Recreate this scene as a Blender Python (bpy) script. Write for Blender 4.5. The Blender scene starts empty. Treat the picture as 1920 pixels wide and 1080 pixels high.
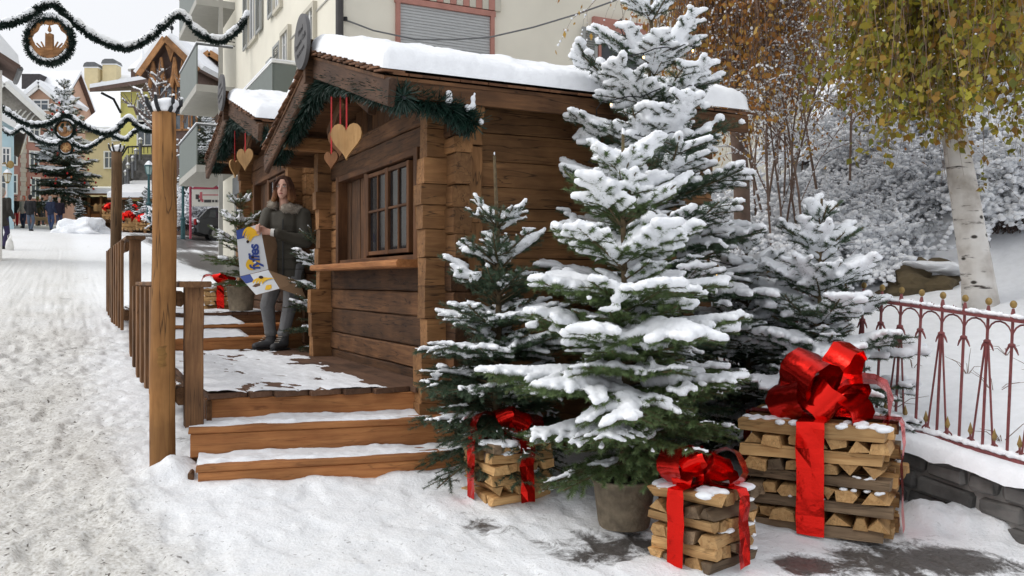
import bpy, bmesh, math, random
import numpy as np
from mathutils import Vector, Matrix, Euler, noise as mnoise

# ------------------------------------------------------------------ camera, sky, sun, exposure
SC = bpy.context.scene
COL = SC.collection
F = 1650.0          # focal length in photo pixels (1920 wide)
HOR = 530.0         # horizon row of the photo
CH = 1.58           # camera height above the ground it stands on
cam_d = bpy.data.cameras.new('camera')
cam_d.sensor_width = 36.0
cam_d.lens = 36.0 * F / 1920.0
cam_d.shift_y = (540.0 - HOR) / 1920.0 * -1.0
cam_d.clip_start = 0.05
cam_d.clip_end = 2000.0
cam = bpy.data.objects.new('camera', cam_d)
cam.location = (0, 0, CH)
cam.rotation_euler = (math.radians(90), 0, 0)
COL.objects.link(cam)
SC.camera = cam

SUN_EL, SUN_AZ = math.radians(48), math.radians(-100)   # azimuth measured from +Y towards +X
world = bpy.data.worlds.new('World')
SC.world = world
world.use_nodes = True
wn = world.node_tree.nodes
wl = world.node_tree.links
wn.clear()
sky = wn.new('ShaderNodeTexSky')
sky.sky_type = 'NISHITA'
sky.sun_disc = False
sky.sun_elevation = SUN_EL
sky.sun_rotation = SUN_AZ
sky.air_density = 1.0
sky.dust_density = 6.0
sky.ozone_density = 1.0
hs = wn.new('ShaderNodeHueSaturation')          # a closed cloud layer: the same sky, nearly without colour
hs.inputs['Saturation'].default_value = 0.10
bg = wn.new('ShaderNodeBackground')
bg.inputs['Strength'].default_value = 0.15
wo = wn.new('ShaderNodeOutputWorld')
wl.new(sky.outputs['Color'], hs.inputs['Color'])
mixw = wn.new('ShaderNodeMix'); mixw.data_type = 'RGBA'
mixw.inputs[0].default_value = 0.65
mixw.inputs[7].default_value = (7.6, 7.75, 8.1, 1)
wl.new(hs.outputs['Color'], mixw.inputs[6])
wl.new(mixw.outputs[2], bg.inputs['Color'])
wl.new(bg.outputs['Background'], wo.inputs['Surface'])

sun_d = bpy.data.lights.new('sun', 'SUN')
sun_d.energy = 0.7
sun_d.angle = math.radians(25)
sun_d.color = (1.0, 0.96, 0.9)
sun = bpy.data.objects.new('sun', sun_d)
sdir = Vector((math.sin(SUN_AZ) * math.cos(SUN_EL), math.cos(SUN_AZ) * math.cos(SUN_EL), math.sin(SUN_EL)))
sun.rotation_euler = sdir.to_track_quat('Z', 'Y').to_euler()
sun.location = sdir * 50
COL.objects.link(sun)

SC.view_settings.view_transform = 'Standard'
SC.view_settings.look = 'None'
SC.view_settings.gamma = 1.0
SC.view_settings.use_curve_mapping = False
SC.view_settings.exposure = 0.0
SC.cycles.max_bounces = 6
SC.cycles.use_denoising = True

# ------------------------------------------------------------------ frames and ground
A27 = math.radians(27.0)
U = Vector((-math.sin(A27), math.cos(A27), 0))     # along the street, uphill
V = Vector((math.cos(A27), math.sin(A27), 0))      # from the street into the hillside
C0 = Vector((-0.42, 5.5, 0))                       # street-side corner of the near cabin
DECK = 0.93                                        # height of the lower deck

def P(px, py, Y):
    return Vector(((px - 960.0) / F * Y, Y, CH + (HOR - py) / F * Y))

def S(x, y, z=0.0):                                # street frame -> world
    p = C0 + V * x + U * y
    return Vector((p.x, p.y, z))

def toS(x, y):
    d = Vector((x, y, 0)) - C0
    return d.dot(V), d.dot(U)

def street_z(d):
    d = np.asarray(d, float)
    a = 0.1 * d
    b = 1.2 + 0.079 * (d - 12)
    return np.where(d < 12, a, b)

def smooth(a, b, x):
    t = np.clip((np.asarray(x, float) - a) / (b - a), 0, 1)
    return t * t * (3 - 2 * t)

WALLX = 2.12                                       # street frame x of the retaining wall's face
def ground_np(X, Y):                               # world ground height (vectorised)
    X = np.asarray(X, float); Y = np.asarray(Y, float)
    d = X * U.x + Y * U.y
    return street_z(d)

def gz(x, y):
    return float(ground_np(x, y))

def hill_np(X, Y):
    X = np.asarray(X, float); Y = np.asarray(Y, float)
    dx = X - C0.x; dy = Y - C0.y
    xs = dx * V.x + dy * V.y
    ys = dx * U.x + dy * U.y
    base = street_z(X * U.x + Y * U.y) + 0.30 - 0.21 * (WALLX * 0)
    base = 0.1 * np.clip(ys + 5.1, -4, 14) + 0.28 
    r = 0.26 * np.clip(xs - WALLX - 0.15, 0, 3.0) + 0.62 * np.clip(xs - WALLX - 3.15, 0, 22)
    fade = 1 - smooth(4.0, 8.0, ys)
    return base + r * fade + 0.06 * r * (1 - fade)

def hz(x, y):
    return float(hill_np(x, y))

def G(px, py):                                     # where the ray of a photo pixel meets the street
    lo, hi = 1.0, 120.0
    f = lambda Y: P(px, py, Y).z - gz(P(px, py, Y).x, Y)
    Y = lo
    while Y < hi and f(Y) > 0:
        Y += 0.05
    p = P(px, py, Y)
    return Vector((p.x, p.y, gz(p.x, p.y)))

# ------------------------------------------------------------------ mesh helpers
def tag(o, label=None, cat=None, group=None, kind=None):
    if label: o['label'] = label
    if cat: o['category'] = cat
    if group: o['group'] = group
    if kind: o['kind'] = kind
    return o

def thing(name, label, cat, loc=(0, 0, 0), rz=0.0, group=None):
    o = bpy.data.objects.new(name, None)
    o.empty_display_size = 0.1
    COL.objects.link(o)
    o.location = loc
    o.rotation_euler = (0, 0, rz)
    return tag(o, label, cat, group)

def link(name, me, parent=None, mats=None):
    o = bpy.data.objects.new(name, me)
    COL.objects.link(o)
    if parent is not None:
        o.parent = parent
    if mats is not None:
        for m in (mats if isinstance(mats, (list, tuple)) else [mats]):
            me.materials.append(m)
    return o

def mesh(name, V_, F_, smooth_=False, mi=None):
    me = bpy.data.meshes.new(name)
    V_ = np.asarray(V_, dtype=np.float32)
    me.from_pydata([], [], []) if len(V_) == 0 else None
    if isinstance(F_, np.ndarray) and F_.ndim == 2:
        n, k = F_.shape
        me.vertices.add(len(V_)); me.vertices.foreach_set('co', V_.ravel())
        me.loops.add(n * k); me.loops.foreach_set('vertex_index', F_.astype(np.int32).ravel())
        me.polygons.add(n)
        me.polygons.foreach_set('loop_start', np.arange(0, n * k, k, dtype=np.int32))
        me.update(calc_edges=True)
    else:
        me.from_pydata([tuple(map(float, v)) for v in V_], [], [list(map(int, f)) for f in F_])
        me.update()
    if smooth_:
        me.polygons.foreach_set('use_smooth', np.ones(len(me.polygons), dtype=bool))
    if mi is not None:
        me.polygons.foreach_set('material_index', np.asarray(mi, dtype=np.int32))
    me.validate()
    return me

def rot_to(d, up=Vector((0, 0, 1))):               # matrix whose X axis is d, Z near up
    x = Vector(d).normalized()
    y = Vector(up).cross(x)
    if y.length < 1e-5:
        y = Vector((0, 1, 0))
    y.normalize()
    z = x.cross(y)
    return Matrix((x, y, z)).transposed()

class MB:
    def __init__(s):
        s.V = []; s.F = []; s.mi = []
    def add(s, vs, fs, mi=0):
        b = len(s.V)
        s.V += [tuple(v) for v in vs]
        for f in fs:
            s.F.append([b + i for i in f]); s.mi.append(mi)
        return s
    def box(s, c, h, R=None, mi=0, ch=0.0):
        c = Vector(c)
        if ch <= 0:
            vs = [Vector((x * h[0], y * h[1], z * h[2])) for x in (-1, 1) for y in (-1, 1) for z in (-1, 1)]
            fs = [(0, 1, 3, 2), (4, 6, 7, 5), (0, 4, 5, 1), (2, 3, 7, 6), (0, 2, 6, 4), (1, 5, 7, 3)]
        else:
            ch = min(ch, min(h) * 0.8)
            vs = []; idx = {}
            for x in (-1, 1):
                for y in (-1, 1):
                    for z in (-1, 1):
                        for a in range(3):
                            q = [h[0] - ch, h[1] - ch, h[2] - ch]; q[a] = h[a]
                            idx[(x, y, z, a)] = len(vs)
                            vs.append(Vector((x * q[0], y * q[1], z * q[2])))
            fs = []
            for a in range(3):
                b, c2 = (a + 1) % 3, (a + 2) % 3
                for sg in (-1, 1):
                    f = []
                    for (p, q) in ((-1, -1), (1, -1), (1, 1), (-1, 1)):
                        k = [0, 0, 0]; k[a] = sg; k[b] = p; k[c2] = q
                        f.append(idx[(*k, a)])
                    fs.append(f if sg > 0 else f[::-1])
            for a in range(3):
                b, c2 = (a + 1) % 3, (a + 2) % 3
                for p in (-1, 1):
                    for q in (-1, 1):
                        k0 = [0, 0, 0]; k0[a] = -1; k0[b] = p; k0[c2] = q
                        k1 = list(k0); k1[a] = 1
                        f = [idx[(*k0, b)], idx[(*k1, b)], idx[(*k1, c2)], idx[(*k0, c2)]]
                        fs.append(f if p * q < 0 else f[::-1])
            for x in (-1, 1):
                for y in (-1, 1):
                    for z in (-1, 1):
                        f = [idx[(x, y, z, a)] for a in range(3)]
                        fs.append(f if x * y * z > 0 else f[::-1])
        if R is not None:
            vs = [R @ v for v in vs]
        return s.add([v + c for v in vs], fs, mi)
    def prism(s, poly, axis_o, axis_x, axis_y, depth, mi=0):   # polygon in a plane, extruded along depth
        o = Vector(axis_o); ax = Vector(axis_x); ay = Vector(axis_y); dp = Vector(depth)
        n = len(poly)
        a = [o + ax * p[0] + ay * p[1] for p in poly]
        b = [v + dp for v in a]
        fs = [list(range(n))[::-1], list(range(n, 2 * n))]
        fs += [(i, (i + 1) % n, n + (i + 1) % n, n + i) for i in range(n)]
        if ax.cross(ay).dot(dp) < 0:
            fs = [f[::-1] for f in fs]
        return s.add(a + b, fs, mi)
    def tube(s, pts, rads, n=6, mi=0, cap=True, sq=1.0):
        pts = [Vector(p) for p in pts]
        if not isinstance(rads, (list, tuple)):
            rads = [rads] * len(pts)
        vs = []; fs = []
        for i, p in enumerate(pts):
            d = (pts[min(i + 1, len(pts) - 1)] - pts[max(i - 1, 0)])
            if d.length < 1e-9: d = Vector((0, 0, 1))
            d.normalize()
            a = Vector((0, 0, 1)) if abs(d.z) < 0.9 else Vector((1, 0, 0))
            e1 = a.cross(d).normalized(); e2 = d.cross(e1)
            for k in range(n):
                t = 2 * math.pi * k / n
                vs.append(p + (e1 * math.cos(t) + e2 * math.sin(t) * sq) * rads[i])
        for i in range(len(pts) - 1):
            for k in range(n):
                fs.append((i * n + k, i * n + (k + 1) % n, (i + 1) * n + (k + 1) % n, (i + 1) * n + k))
        if cap:
            fs.append(list(range(n))[::-1])
            m = (len(pts) - 1) * n
            fs.append([m + k for k in range(n)])
        return s.add(vs, fs, mi)
    def lathe(s, prof, c=(0, 0, 0), n=16, mi=0, close=True):
        c = Vector(c); vs = []; fs = []
        for r, z in prof:
            for k in range(n):
                t = 2 * math.pi * k / n
                vs.append(c + Vector((r * math.cos(t), r * math.sin(t), z)))
        for i in range(len(prof) - 1):
            for k in range(n):
                fs.append((i * n + k, i * n + (k + 1) % n, (i + 1) * n + (k + 1) % n, (i + 1) * n + k))
        if close:
            fs.append(list(range(n))[::-1])
            m = (len(prof) - 1) * n
            fs.append([m + k for k in range(n)])
        return s.add(vs, fs, mi)
    def ell(s, c, r, n=10, m=7, R=None, mi=0):
        c = Vector(c); vs = []; fs = []
        for i in range(m + 1):
            ph = math.pi * i / m
            for k in range(n):
                t = 2 * math.pi * k / n
                v = Vector((r[0] * math.sin(ph) * math.cos(t), r[1] * math.sin(ph) * math.sin(t), -r[2] * math.cos(ph)))
                if R is not None: v = R @ v
                vs.append(c + v)
        for i in range(m):
            for k in range(n):
                fs.append((i * n + k, i * n + (k + 1) % n, (i + 1) * n + (k + 1) % n, (i + 1) * n + k))
        return s.add(vs, fs, mi)
    def build(s, name, mats, parent=None, smooth_=False):
        return link(name, mesh(name, s.V, s.F, smooth_, s.mi), parent, mats)

def beam_mesh(L, w, h, seg=5, ch=0.012, jit=0.004, rng=random, end_jit=0.006):
    # hewn timber: local X = length, Y = width, Z = height; chamfered cross-section, uneven faces
    vs = []; fs = []
    sec = [(-w / 2 + ch, -h / 2), (w / 2 - ch, -h / 2), (w / 2, -h / 2 + ch), (w / 2, h / 2 - ch),
           (w / 2 - ch, h / 2), (-w / 2 + ch, h / 2), (-w / 2, h / 2 - ch), (-w / 2, -h / 2 + ch)]
    for i in range(seg + 1):
        x = L * i / seg
        oy, oz = rng.uniform(-jit, jit), rng.uniform(-jit, jit)
        for (y, z) in sec:
            e = rng.uniform(-end_jit, end_jit) if i in (0, seg) else 0
            vs.append((x + e, y + oy + rng.uniform(-jit, jit) * 0.5, z + oz * 0.5 + rng.uniform(-jit, jit) * 0.5))
    for i in range(seg):
        for k in range(8):
            fs.append((i * 8 + k, (i + 1) * 8 + k, (i + 1) * 8 + (k + 1) % 8, i * 8 + (k + 1) % 8))
    fs.append(list(range(8)))
    fs.append([seg * 8 + k for k in range(8)][::-1])
    return vs, [f[::-1] for f in fs]

def beam(name, p0, p1, w, h, m, parent=None, up=(0, 0, 1), seg=5, ch=0.012, jit=0.004, rng=random):
    p0 = Vector(p0); p1 = Vector(p1)
    vs, fs = beam_mesh((p1 - p0).length, w, h, seg, ch, jit, rng, min(jit * 1.5, 0.01))
    o = link(name, mesh(name, vs, fs), parent, m)
    o.matrix_basis = Matrix.Translation(p0) @ rot_to(p1 - p0, Vector(up)).to_4x4()
    return o

def copy_tree(o, parent=None):
    c = o.copy(); COL.objects.link(c); c.parent = parent
    for ch in list(o.children):
        copy_tree(ch, c)
    return c

# unit spheres for clumps that are fused into one skin
def ico(sub=1):
    bm = bmesh.new(); bmesh.ops.create_icosphere(bm, subdivisions=sub, radius=1.0)
    v = np.array([x.co[:] for x in bm.verts]); f = np.array([[q.index for q in p.verts] for p in bm.faces])
    bm.free()
    return v, f
ICO1 = ico(1); ICO2 = ico(2)

def blobs(cs, rs, base=ICO1, flat=(1, 1, 1), jit=0.0, rng=np.random):
    cs = np.asarray(cs, float); rs = np.asarray(rs, float)
    v, f = base
    fl = np.asarray(flat, float)
    n = len(cs)
    if rs.ndim == 1: rs = rs[:, None] * np.ones(3)
    vv = v[None, :, :] * (rs * fl)[:, None, :]
    if jit: vv = vv * (1 + rng.uniform(-jit, jit, (n, len(v), 1)))
    V_ = (vv + cs[:, None, :]).reshape(-1, 3)
    F_ = (f[None] + (np.arange(n) * len(v))[:, None, None]).reshape(-1, 3)
    return V_, F_

def fuse(V_, F_, voxel, smooth_it=3, factor=0.5, adapt=0.0, grain=0.0):      # voxel union of overlapping closed shapes
    me = mesh('tmp', np.asarray(V_), np.asarray(F_) if isinstance(F_, np.ndarray) else F_)
    o = bpy.data.objects.new('tmp', me); COL.objects.link(o)
    r = o.modifiers.new('r', 'REMESH'); r.mode = 'VOXEL'; r.voxel_size = voxel; r.adaptivity = adapt
    if smooth_it:
        s = o.modifiers.new('s', 'SMOOTH'); s.iterations = smooth_it; s.factor = factor
    dg = bpy.context.evaluated_depsgraph_get()
    out = bpy.data.meshes.new_from_object(o.evaluated_get(dg), depsgraph=dg)
    bpy.data.objects.remove(o); bpy.data.meshes.remove(me)
    out.materials.clear()
    if grain:                                       # powdery skin: every vertex a little off
        nv = len(out.vertices); co = np.zeros(nv * 3, np.float32); no = np.zeros(nv * 3, np.float32)
        out.vertices.foreach_get('co', co); out.vertex_normals.foreach_get('vector', no)
        k = np.repeat(np.random.RandomState(1).normal(0, grain, nv), 3)
        out.vertices.foreach_set('co', (co + no * k).astype(np.float32)); out.update()
    out.polygons.foreach_set('use_smooth', np.ones(len(out.polygons), dtype=bool))
    return out

def vnoise(x, y, seed=0):
    x = np.asarray(x, float); y = np.asarray(y, float)
    xi = np.floor(x).astype(np.int64); yi = np.floor(y).astype(np.int64)
    fx = x - xi; fy = y - yi
    fx = fx * fx * (3 - 2 * fx); fy = fy * fy * (3 - 2 * fy)
    def h(i, j):
        n = (i * 374761393 + j * 668265263 + seed * 974634777) & 0xFFFFFFFF
        n = ((n ^ (n >> 13)) * 1274126177) & 0xFFFFFFFF
        return ((n ^ (n >> 16)) & 0xFFFF) / 65535.0
    a = h(xi, yi); b = h(xi + 1, yi); c = h(xi, yi + 1); d = h(xi + 1, yi + 1)
    return a + (b - a) * fx + (c - a) * fy + (a - b - c + d) * fx * fy

def fbm(x, y, seed=0, octv=4):
    s = 0; a = 0.5
    for o in range(octv):
        s = s + a * vnoise(np.asarray(x) * 2 ** o, np.asarray(y) * 2 ** o, seed + o * 17); a *= 0.5
    return s

# ------------------------------------------------------------------ materials
MATS = {}
def new_mat(name):
    m = bpy.data.materials.new(name); m.use_nodes = True
    nt = m.node_tree
    b = nt.nodes['Principled BSDF']
    MATS[name] = m
    return m, nt, b

def lin(c):
    return tuple(c) + (1.0,) if len(c) == 3 else tuple(c)

def ramp(nt, stops):
    r = nt.nodes.new('ShaderNodeValToRGB')
    el = r.color_ramp.elements
    while len(el) < len(stops): el.new(0.5)
    for e, (p, c) in zip(el, stops):
        e.position = p; e.color = lin(c)
    return r

def coords(nt, scale=(1, 1, 1), rand=True, kind='Object'):
    tc = nt.nodes.new('ShaderNodeTexCoord')
    mp = nt.nodes.new('ShaderNodeMapping')
    mp.inputs['Scale'].default_value = scale
    if rand:
        oi = nt.nodes.new('ShaderNodeObjectInfo')
        ml = nt.nodes.new('ShaderNodeVectorMath'); ml.operation = 'MULTIPLY_ADD'
        ml.inputs[1].default_value = (37.0, 53.0, 71.0)
        nt.links.new(oi.outputs['Random'], ml.inputs[0])
        nt.links.new(tc.outputs[kind], ml.inputs[2])
        nt.links.new(ml.outputs[0], mp.inputs['Vector'])
    else:
        nt.links.new(tc.outputs[kind], mp.inputs['Vector'])
    return mp

def noise(nt, vec, scale, detail=5, rough=0.55, dist=0.0):
    n = nt.nodes.new('ShaderNodeTexNoise')
    n.inputs['Scale'].default_value = scale; n.inputs['Detail'].default_value = detail
    n.inputs['Roughness'].default_value = rough; n.inputs['Distortion'].default_value = dist
    nt.links.new(vec.outputs[0], n.inputs['Vector'])
    return n

def bump(nt, b, h, strength, dist=0.01):
    bp = nt.nodes.new('ShaderNodeBump')
    bp.inputs['Strength'].default_value = strength; bp.inputs['Distance'].default_value = dist
    nt.links.new(h, bp.inputs['Height'])
    nt.links.new(bp.outputs['Normal'], b.inputs['Normal'])

def mix(nt, fac, a, b_, mode='MIX'):
    x = nt.nodes.new('ShaderNodeMix'); x.data_type = 'RGBA'; x.blend_type = mode
    for sock, v in ((0, fac), (6, a), (7, b_)):
        if hasattr(v, 'is_output') or hasattr(v, 'links'):
            nt.links.new(v, x.inputs[sock])
        elif sock == 0:
            x.inputs[0].default_value = v
        else:
            x.inputs[sock].default_value = lin(v)
    return x.outputs[2]

def plain(name, c, rough=0.7, metal=0.0, var=0.15, scale=6.0, bmp=0.0, bscale=30.0, rand=True, spec=0.4):
    m, nt, b = new_mat(name)
    v = coords(nt, rand=rand)
    n = noise(nt, v, scale)
    c = np.array(c, float)
    r = ramp(nt, [(0.3, np.clip(c * (1 - var), 0, 1)), (0.7, np.clip(c * (1 + var), 0, 1))])
    nt.links.new(n.outputs['Fac'], r.inputs['Fac'])
    nt.links.new(r.outputs['Color'], b.inputs['Base Color'])
    b.inputs['Roughness'].default_value = rough; b.inputs['Metallic'].default_value = metal
    b.inputs['Specular IOR Level'].default_value = spec
    if bmp:
        n2 = noise(nt, v, bscale, 4)
        bump(nt, b, n2.outputs['Fac'], bmp)
    return m

def wood(name, dark, light, rough=0.75, grain=(1.2, 14, 14), val=0.35, crack=0.5, bmp=0.35, bark=None, stain=0.5, along=True):
    # local X runs with the grain; every piece differs by its own random offset and brightness
    m, nt, b = new_mat(name)
    v = coords(nt, grain)
    n = noise(nt, v, 3.0, 8, 0.6, 0.6)
    r = ramp(nt, [(0.25, dark), (0.75, light)])
    nt.links.new(n.outputs['Fac'], r.inputs['Fac'])
    v2 = coords(nt, (1, 1, 1))
    n2 = noise(nt, v2, 2.3, 4)
    st = ramp(nt, [(0.35, (1 - stain,) * 3), (0.62, (1, 1, 1))])
    nt.links.new(n2.outputs['Fac'], st.inputs['Fac'])
    col = mix(nt, 1.0, r.outputs['Color'], st.outputs['Color'], 'MULTIPLY')
    # checks: dark hairlines running with the grain
    v3 = coords(nt, (grain[0] * 0.55, grain[1] * 0.9, grain[2] * 0.9))
    n3 = noise(nt, v3, 1.6, 3, 0.5, 0.3)
    ck = ramp(nt, [(0.485, (1, 1, 1)), (0.498, (1 - crack,) * 3), (0.512, (1, 1, 1))])
    nt.links.new(n3.outputs['Fac'], ck.inputs['Fac'])
    col = mix(nt, 1.0, col, ck.outputs['Color'], 'MULTIPLY')
    # knots
    vo = nt.nodes.new('ShaderNodeTexVoronoi'); vo.inputs['Scale'].default_value = 3.1
    v4 = coords(nt, (0.8, 1.6, 1.6)); nt.links.new(v4.outputs[0], vo.inputs['Vector'])
    kn = ramp(nt, [(0.03, (0.35, 0.3, 0.28)), (0.085, (1, 1, 1))])
    nt.links.new(vo.outputs['Distance'], kn.inputs['Fac'])
    col = mix(nt, 1.0, col, kn.outputs['Color'], 'MULTIPLY')
    oi = nt.nodes.new('ShaderNodeObjectInfo')
    mr = nt.nodes.new('ShaderNodeMapRange')
    mr.inputs['To Min'].default_value = 1 - val; mr.inputs['To Max'].default_value = 1 + val * 0.7
    nt.links.new(oi.outputs['Random'], mr.inputs['Value'])
    hv = nt.nodes.new('ShaderNodeHueSaturation')
    nt.links.new(mr.outputs['Result'], hv.inputs['Value'])
    nt.links.new(col, hv.inputs['Color'])
    nt.links.new(hv.outputs['Color'], b.inputs['Base Color'])
    b.inputs['Roughness'].default_value = rough
    b.inputs['Specular IOR Level'].default_value = 0.3
    if bmp:
        add = nt.nodes.new('ShaderNodeMath'); add.operation = 'MULTIPLY_ADD'; add.inputs[1].default_value = 0.6
        nt.links.new(n.outputs['Fac'], add.inputs[0]); nt.links.new(ck.outputs['Color'], add.inputs[2])
        bump(nt, b, add.outputs[0], bmp, 0.006)
    return m

def snow_mat(name, c=(0.86, 0.88, 0.91), fine=70, dirt=0.0):
    m, nt, b = new_mat(name)
    v = coords(nt, rand=True)
    n = noise(nt, v, fine, 5, 0.6)
    n2 = noise(nt, v, fine * 0.2, 4)
    c = np.array(c)
    r = ramp(nt, [(0.3, c * 0.95), (0.65, np.clip(c * 1.03, 0, 0.95))])
    nt.links.new(n2.outputs['Fac'], r.inputs['Fac'])
    nt.links.new(r.outputs['Color'], b.inputs['Base Color'])
    b.inputs['Roughness'].default_value = 0.65
    b.inputs['Specular IOR Level'].default_value = 0.25
    ad = nt.nodes.new('ShaderNodeMath'); ad.operation = 'MULTIPLY_ADD'; ad.inputs[1].default_value = 0.4
    nt.links.new(n.outputs['Fac'], ad.inputs[0]); nt.links.new(n2.outputs['Fac'], ad.inputs[2])
    bump(nt, b, ad.outputs[0], 0.55, 0.012)
    return m

SNOW = snow_mat('snow')
SNOWF = plain('snow_far', (0.86, 0.88, 0.91), 0.7, var=0.05, scale=3)
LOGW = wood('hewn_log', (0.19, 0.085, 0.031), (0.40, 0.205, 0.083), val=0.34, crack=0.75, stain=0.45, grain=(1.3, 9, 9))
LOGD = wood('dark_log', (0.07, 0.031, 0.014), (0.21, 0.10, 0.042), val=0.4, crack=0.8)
FRAMEW = wood('window_wood', (0.09, 0.036, 0.015), (0.2, 0.09, 0.035), val=0.15, crack=0.2)
STEPW = wood('larch_step', (0.31, 0.11, 0.036), (0.56, 0.25, 0.088), val=0.2, crack=0.35, stain=0.35)
DECKW = wood('deck_wood', (0.1, 0.05, 0.03), (0.2, 0.11, 0.065), val=0.25, crack=0.3)
POSTW = wood('debarked_post', (0.27, 0.115, 0.035), (0.50, 0.25, 0.085), val=0.1, crack=0.75, grain=(0.9, 9, 9), stain=0.4)
POSTD = wood('weathered_post', (0.12, 0.065, 0.03), (0.26, 0.15, 0.07), val=0.1, crack=0.7, grain=(0.9, 9, 9))
RAILW = wood('rail_wood', (0.13, 0.06, 0.028), (0.31, 0.16, 0.07), val=0.3, crack=0.5)
RAILY = wood('yellow_board', (0.28, 0.13, 0.035), (0.45, 0.24, 0.07), val=0.1, crack=0.2)
SHING = wood('shingle_wood', (0.11, 0.045, 0.02), (0.25, 0.12, 0.06), val=0.35, crack=0.3)
FIREW = wood('split_firewood', (0.40, 0.205, 0.075), (0.72, 0.46, 0.205), val=0.28, crack=0.45, stain=0.35)
FIREG = wood('grey_firewood', (0.13, 0.085, 0.05), (0.33, 0.23, 0.14), val=0.3, crack=0.6)
HEARTW = wood('heart_wood', (0.42, 0.22, 0.08), (0.62, 0.38, 0.17), val=0.1, crack=0.1, grain=(14, 14, 1.5))
HEARTD = wood('dark_heart_wood', (0.18, 0.075, 0.03), (0.3, 0.14, 0.06), val=0.1, crack=0.1, grain=(14, 14, 1.5))
CARVW = wood('carved_wood', (0.33, 0.15, 0.06), (0.5, 0.26, 0.11), val=0.2, crack=0.3)
METALD = plain('dark_metal', (0.03, 0.032, 0.035), 0.5, 0.6)
REDRIB = plain('red_ribbon', (0.45, 0.01, 0.012), 0.45)
# ------------------------------------------------------------------ ground, hillside, retaining wall, fence
def axis(dense0, dense1, step, lo, hi, grow=1.18):
    a = list(np.arange(dense0, dense1 + 1e-6, step))
    s = step; x = a[-1]
    while x < hi:
        s *= grow; x += min(s, 14); a.append(x)
    s = step; x = a[0]; b = []
    while x > lo:
        s *= grow; x -= min(s, 14); b.append(x)
    return np.array(b[::-1] + a)

def ground_material():
    m, nt, b = new_mat('trodden_snow')
    v = coords(nt, rand=False)
    at = nt.nodes.new('ShaderNodeAttribute'); at.attribute_name = 'wear'
    sep = nt.nodes.new('ShaderNodeSeparateColor'); nt.links.new(at.outputs['Color'], sep.inputs[0])
    n1 = noise(nt, v, 9, 8, 0.65)
    n2 = noise(nt, v, 55, 5, 0.65)
    n3 = noise(nt, v, 2.2, 5, 0.6)
    snow = ramp(nt, [(0.3, (0.80, 0.82, 0.845)), (0.6, (0.88, 0.895, 0.915))])
    nt.links.new(n1.outputs['Fac'], snow.inputs['Fac'])
    grit = ramp(nt, [(0.28, (0.24, 0.22, 0.19)), (0.38, (0.48, 0.46, 0.42)), (0.52, (0.64, 0.625, 0.59)), (0.68, (0.77, 0.765, 0.745))])
    nt.links.new(n2.outputs['Fac'], grit.inputs['Fac'])
    gm = nt.nodes.new('ShaderNodeMath'); gm.operation = 'MULTIPLY_ADD'; gm.inputs[1].default_value = 1.6; gm.inputs[2].default_value = -0.55
    nt.links.new(n1.outputs['Fac'], gm.inputs[0])
    gf = nt.nodes.new('ShaderNodeMath'); gf.operation = 'ADD'; gf.use_clamp = True
    nt.links.new(sep.outputs[0], gf.inputs[0]); nt.links.new(gm.outputs[0], gf.inputs[1])
    gg = nt.nodes.new('ShaderNodeMath'); gg.operation = 'MULTIPLY'; gg.use_clamp = True
    nt.links.new(gf.outputs[0], gg.inputs[0]); nt.links.new(sep.outputs[0], gg.inputs[1])
    col = mix(nt, gg.outputs[0], snow.outputs['Color'], grit.outputs['Color'])
    # small dark flecks of gravel and bark
    nf = noise(nt, v, 34, 2, 0.5, 0.6)
    fl = nt.nodes.new('ShaderNodeMapRange'); fl.inputs['From Min'].default_value = 0.655; fl.inputs['From Max'].default_value = 0.70
    nt.links.new(nf.outputs['Fac'], fl.inputs['Value'])
    fm = nt.nodes.new('ShaderNodeMath'); fm.operation = 'MULTIPLY_ADD'; fm.inputs[1].default_value = 1.0; fm.inputs[2].default_value = 0.12
    nt.links.new(sep.outputs[0], fm.inputs[0])
    f2 = nt.nodes.new('ShaderNodeMath'); f2.operation = 'MULTIPLY'; f2.use_clamp = True
    nt.links.new(fl.outputs[0], f2.inputs[0]); nt.links.new(fm.outputs[0], f2.inputs[1])
    col = mix(nt, f2.outputs[0], col, (0.13, 0.115, 0.10))
    # wet paving where the snow is trodden through
    vs = coords(nt, (1, 1, 1), rand=False)
    sp = noise(nt, vs, 9, 9, 0.78, 0.5)
    wa = nt.nodes.new('ShaderNodeMath'); wa.operation = 'ADD'
    nt.links.new(sp.outputs['Fac'], wa.inputs[0]); nt.links.new(sep.outputs[1], wa.inputs[1])
    wr = nt.nodes.new('ShaderNodeMapRange'); wr.inputs['From Min'].default_value = 0.90; wr.inputs['From Max'].default_value = 1.06
    nt.links.new(wa.outputs[0], wr.inputs['Value'])
    pav = ramp(nt, [(0.3, (0.06, 0.055, 0.05)), (0.7, (0.13, 0.12, 0.115))])
    nt.links.new(n2.outputs['Fac'], pav.inputs['Fac'])
    col = mix(nt, wr.outputs['Result'], col, pav.outputs['Color'])
    nt.links.new(col, b.inputs['Base Color'])
    rr = nt.nodes.new('ShaderNodeMapRange'); rr.inputs['To Min'].default_value = 0.75; rr.inputs['To Max'].default_value = 0.32
    nt.links.new(wr.outputs['Result'], rr.inputs['Value'])
    nt.links.new(rr.outputs['Result'], b.inputs['Roughness'])
    b.inputs['Specular IOR Level'].default_value = 0.3
    ad = nt.nodes.new('ShaderNodeMath'); ad.operation = 'MULTIPLY_ADD'; ad.inputs[1].default_value = 0.35
    nt.links.new(n2.outputs['Fac'], ad.inputs[0]); nt.links.new(n1.outputs['Fac'], ad.inputs[2])
    bump(nt, b, ad.outputs[0], 0.6, 0.03)
    return m
GROUNDM = ground_material()

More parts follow.
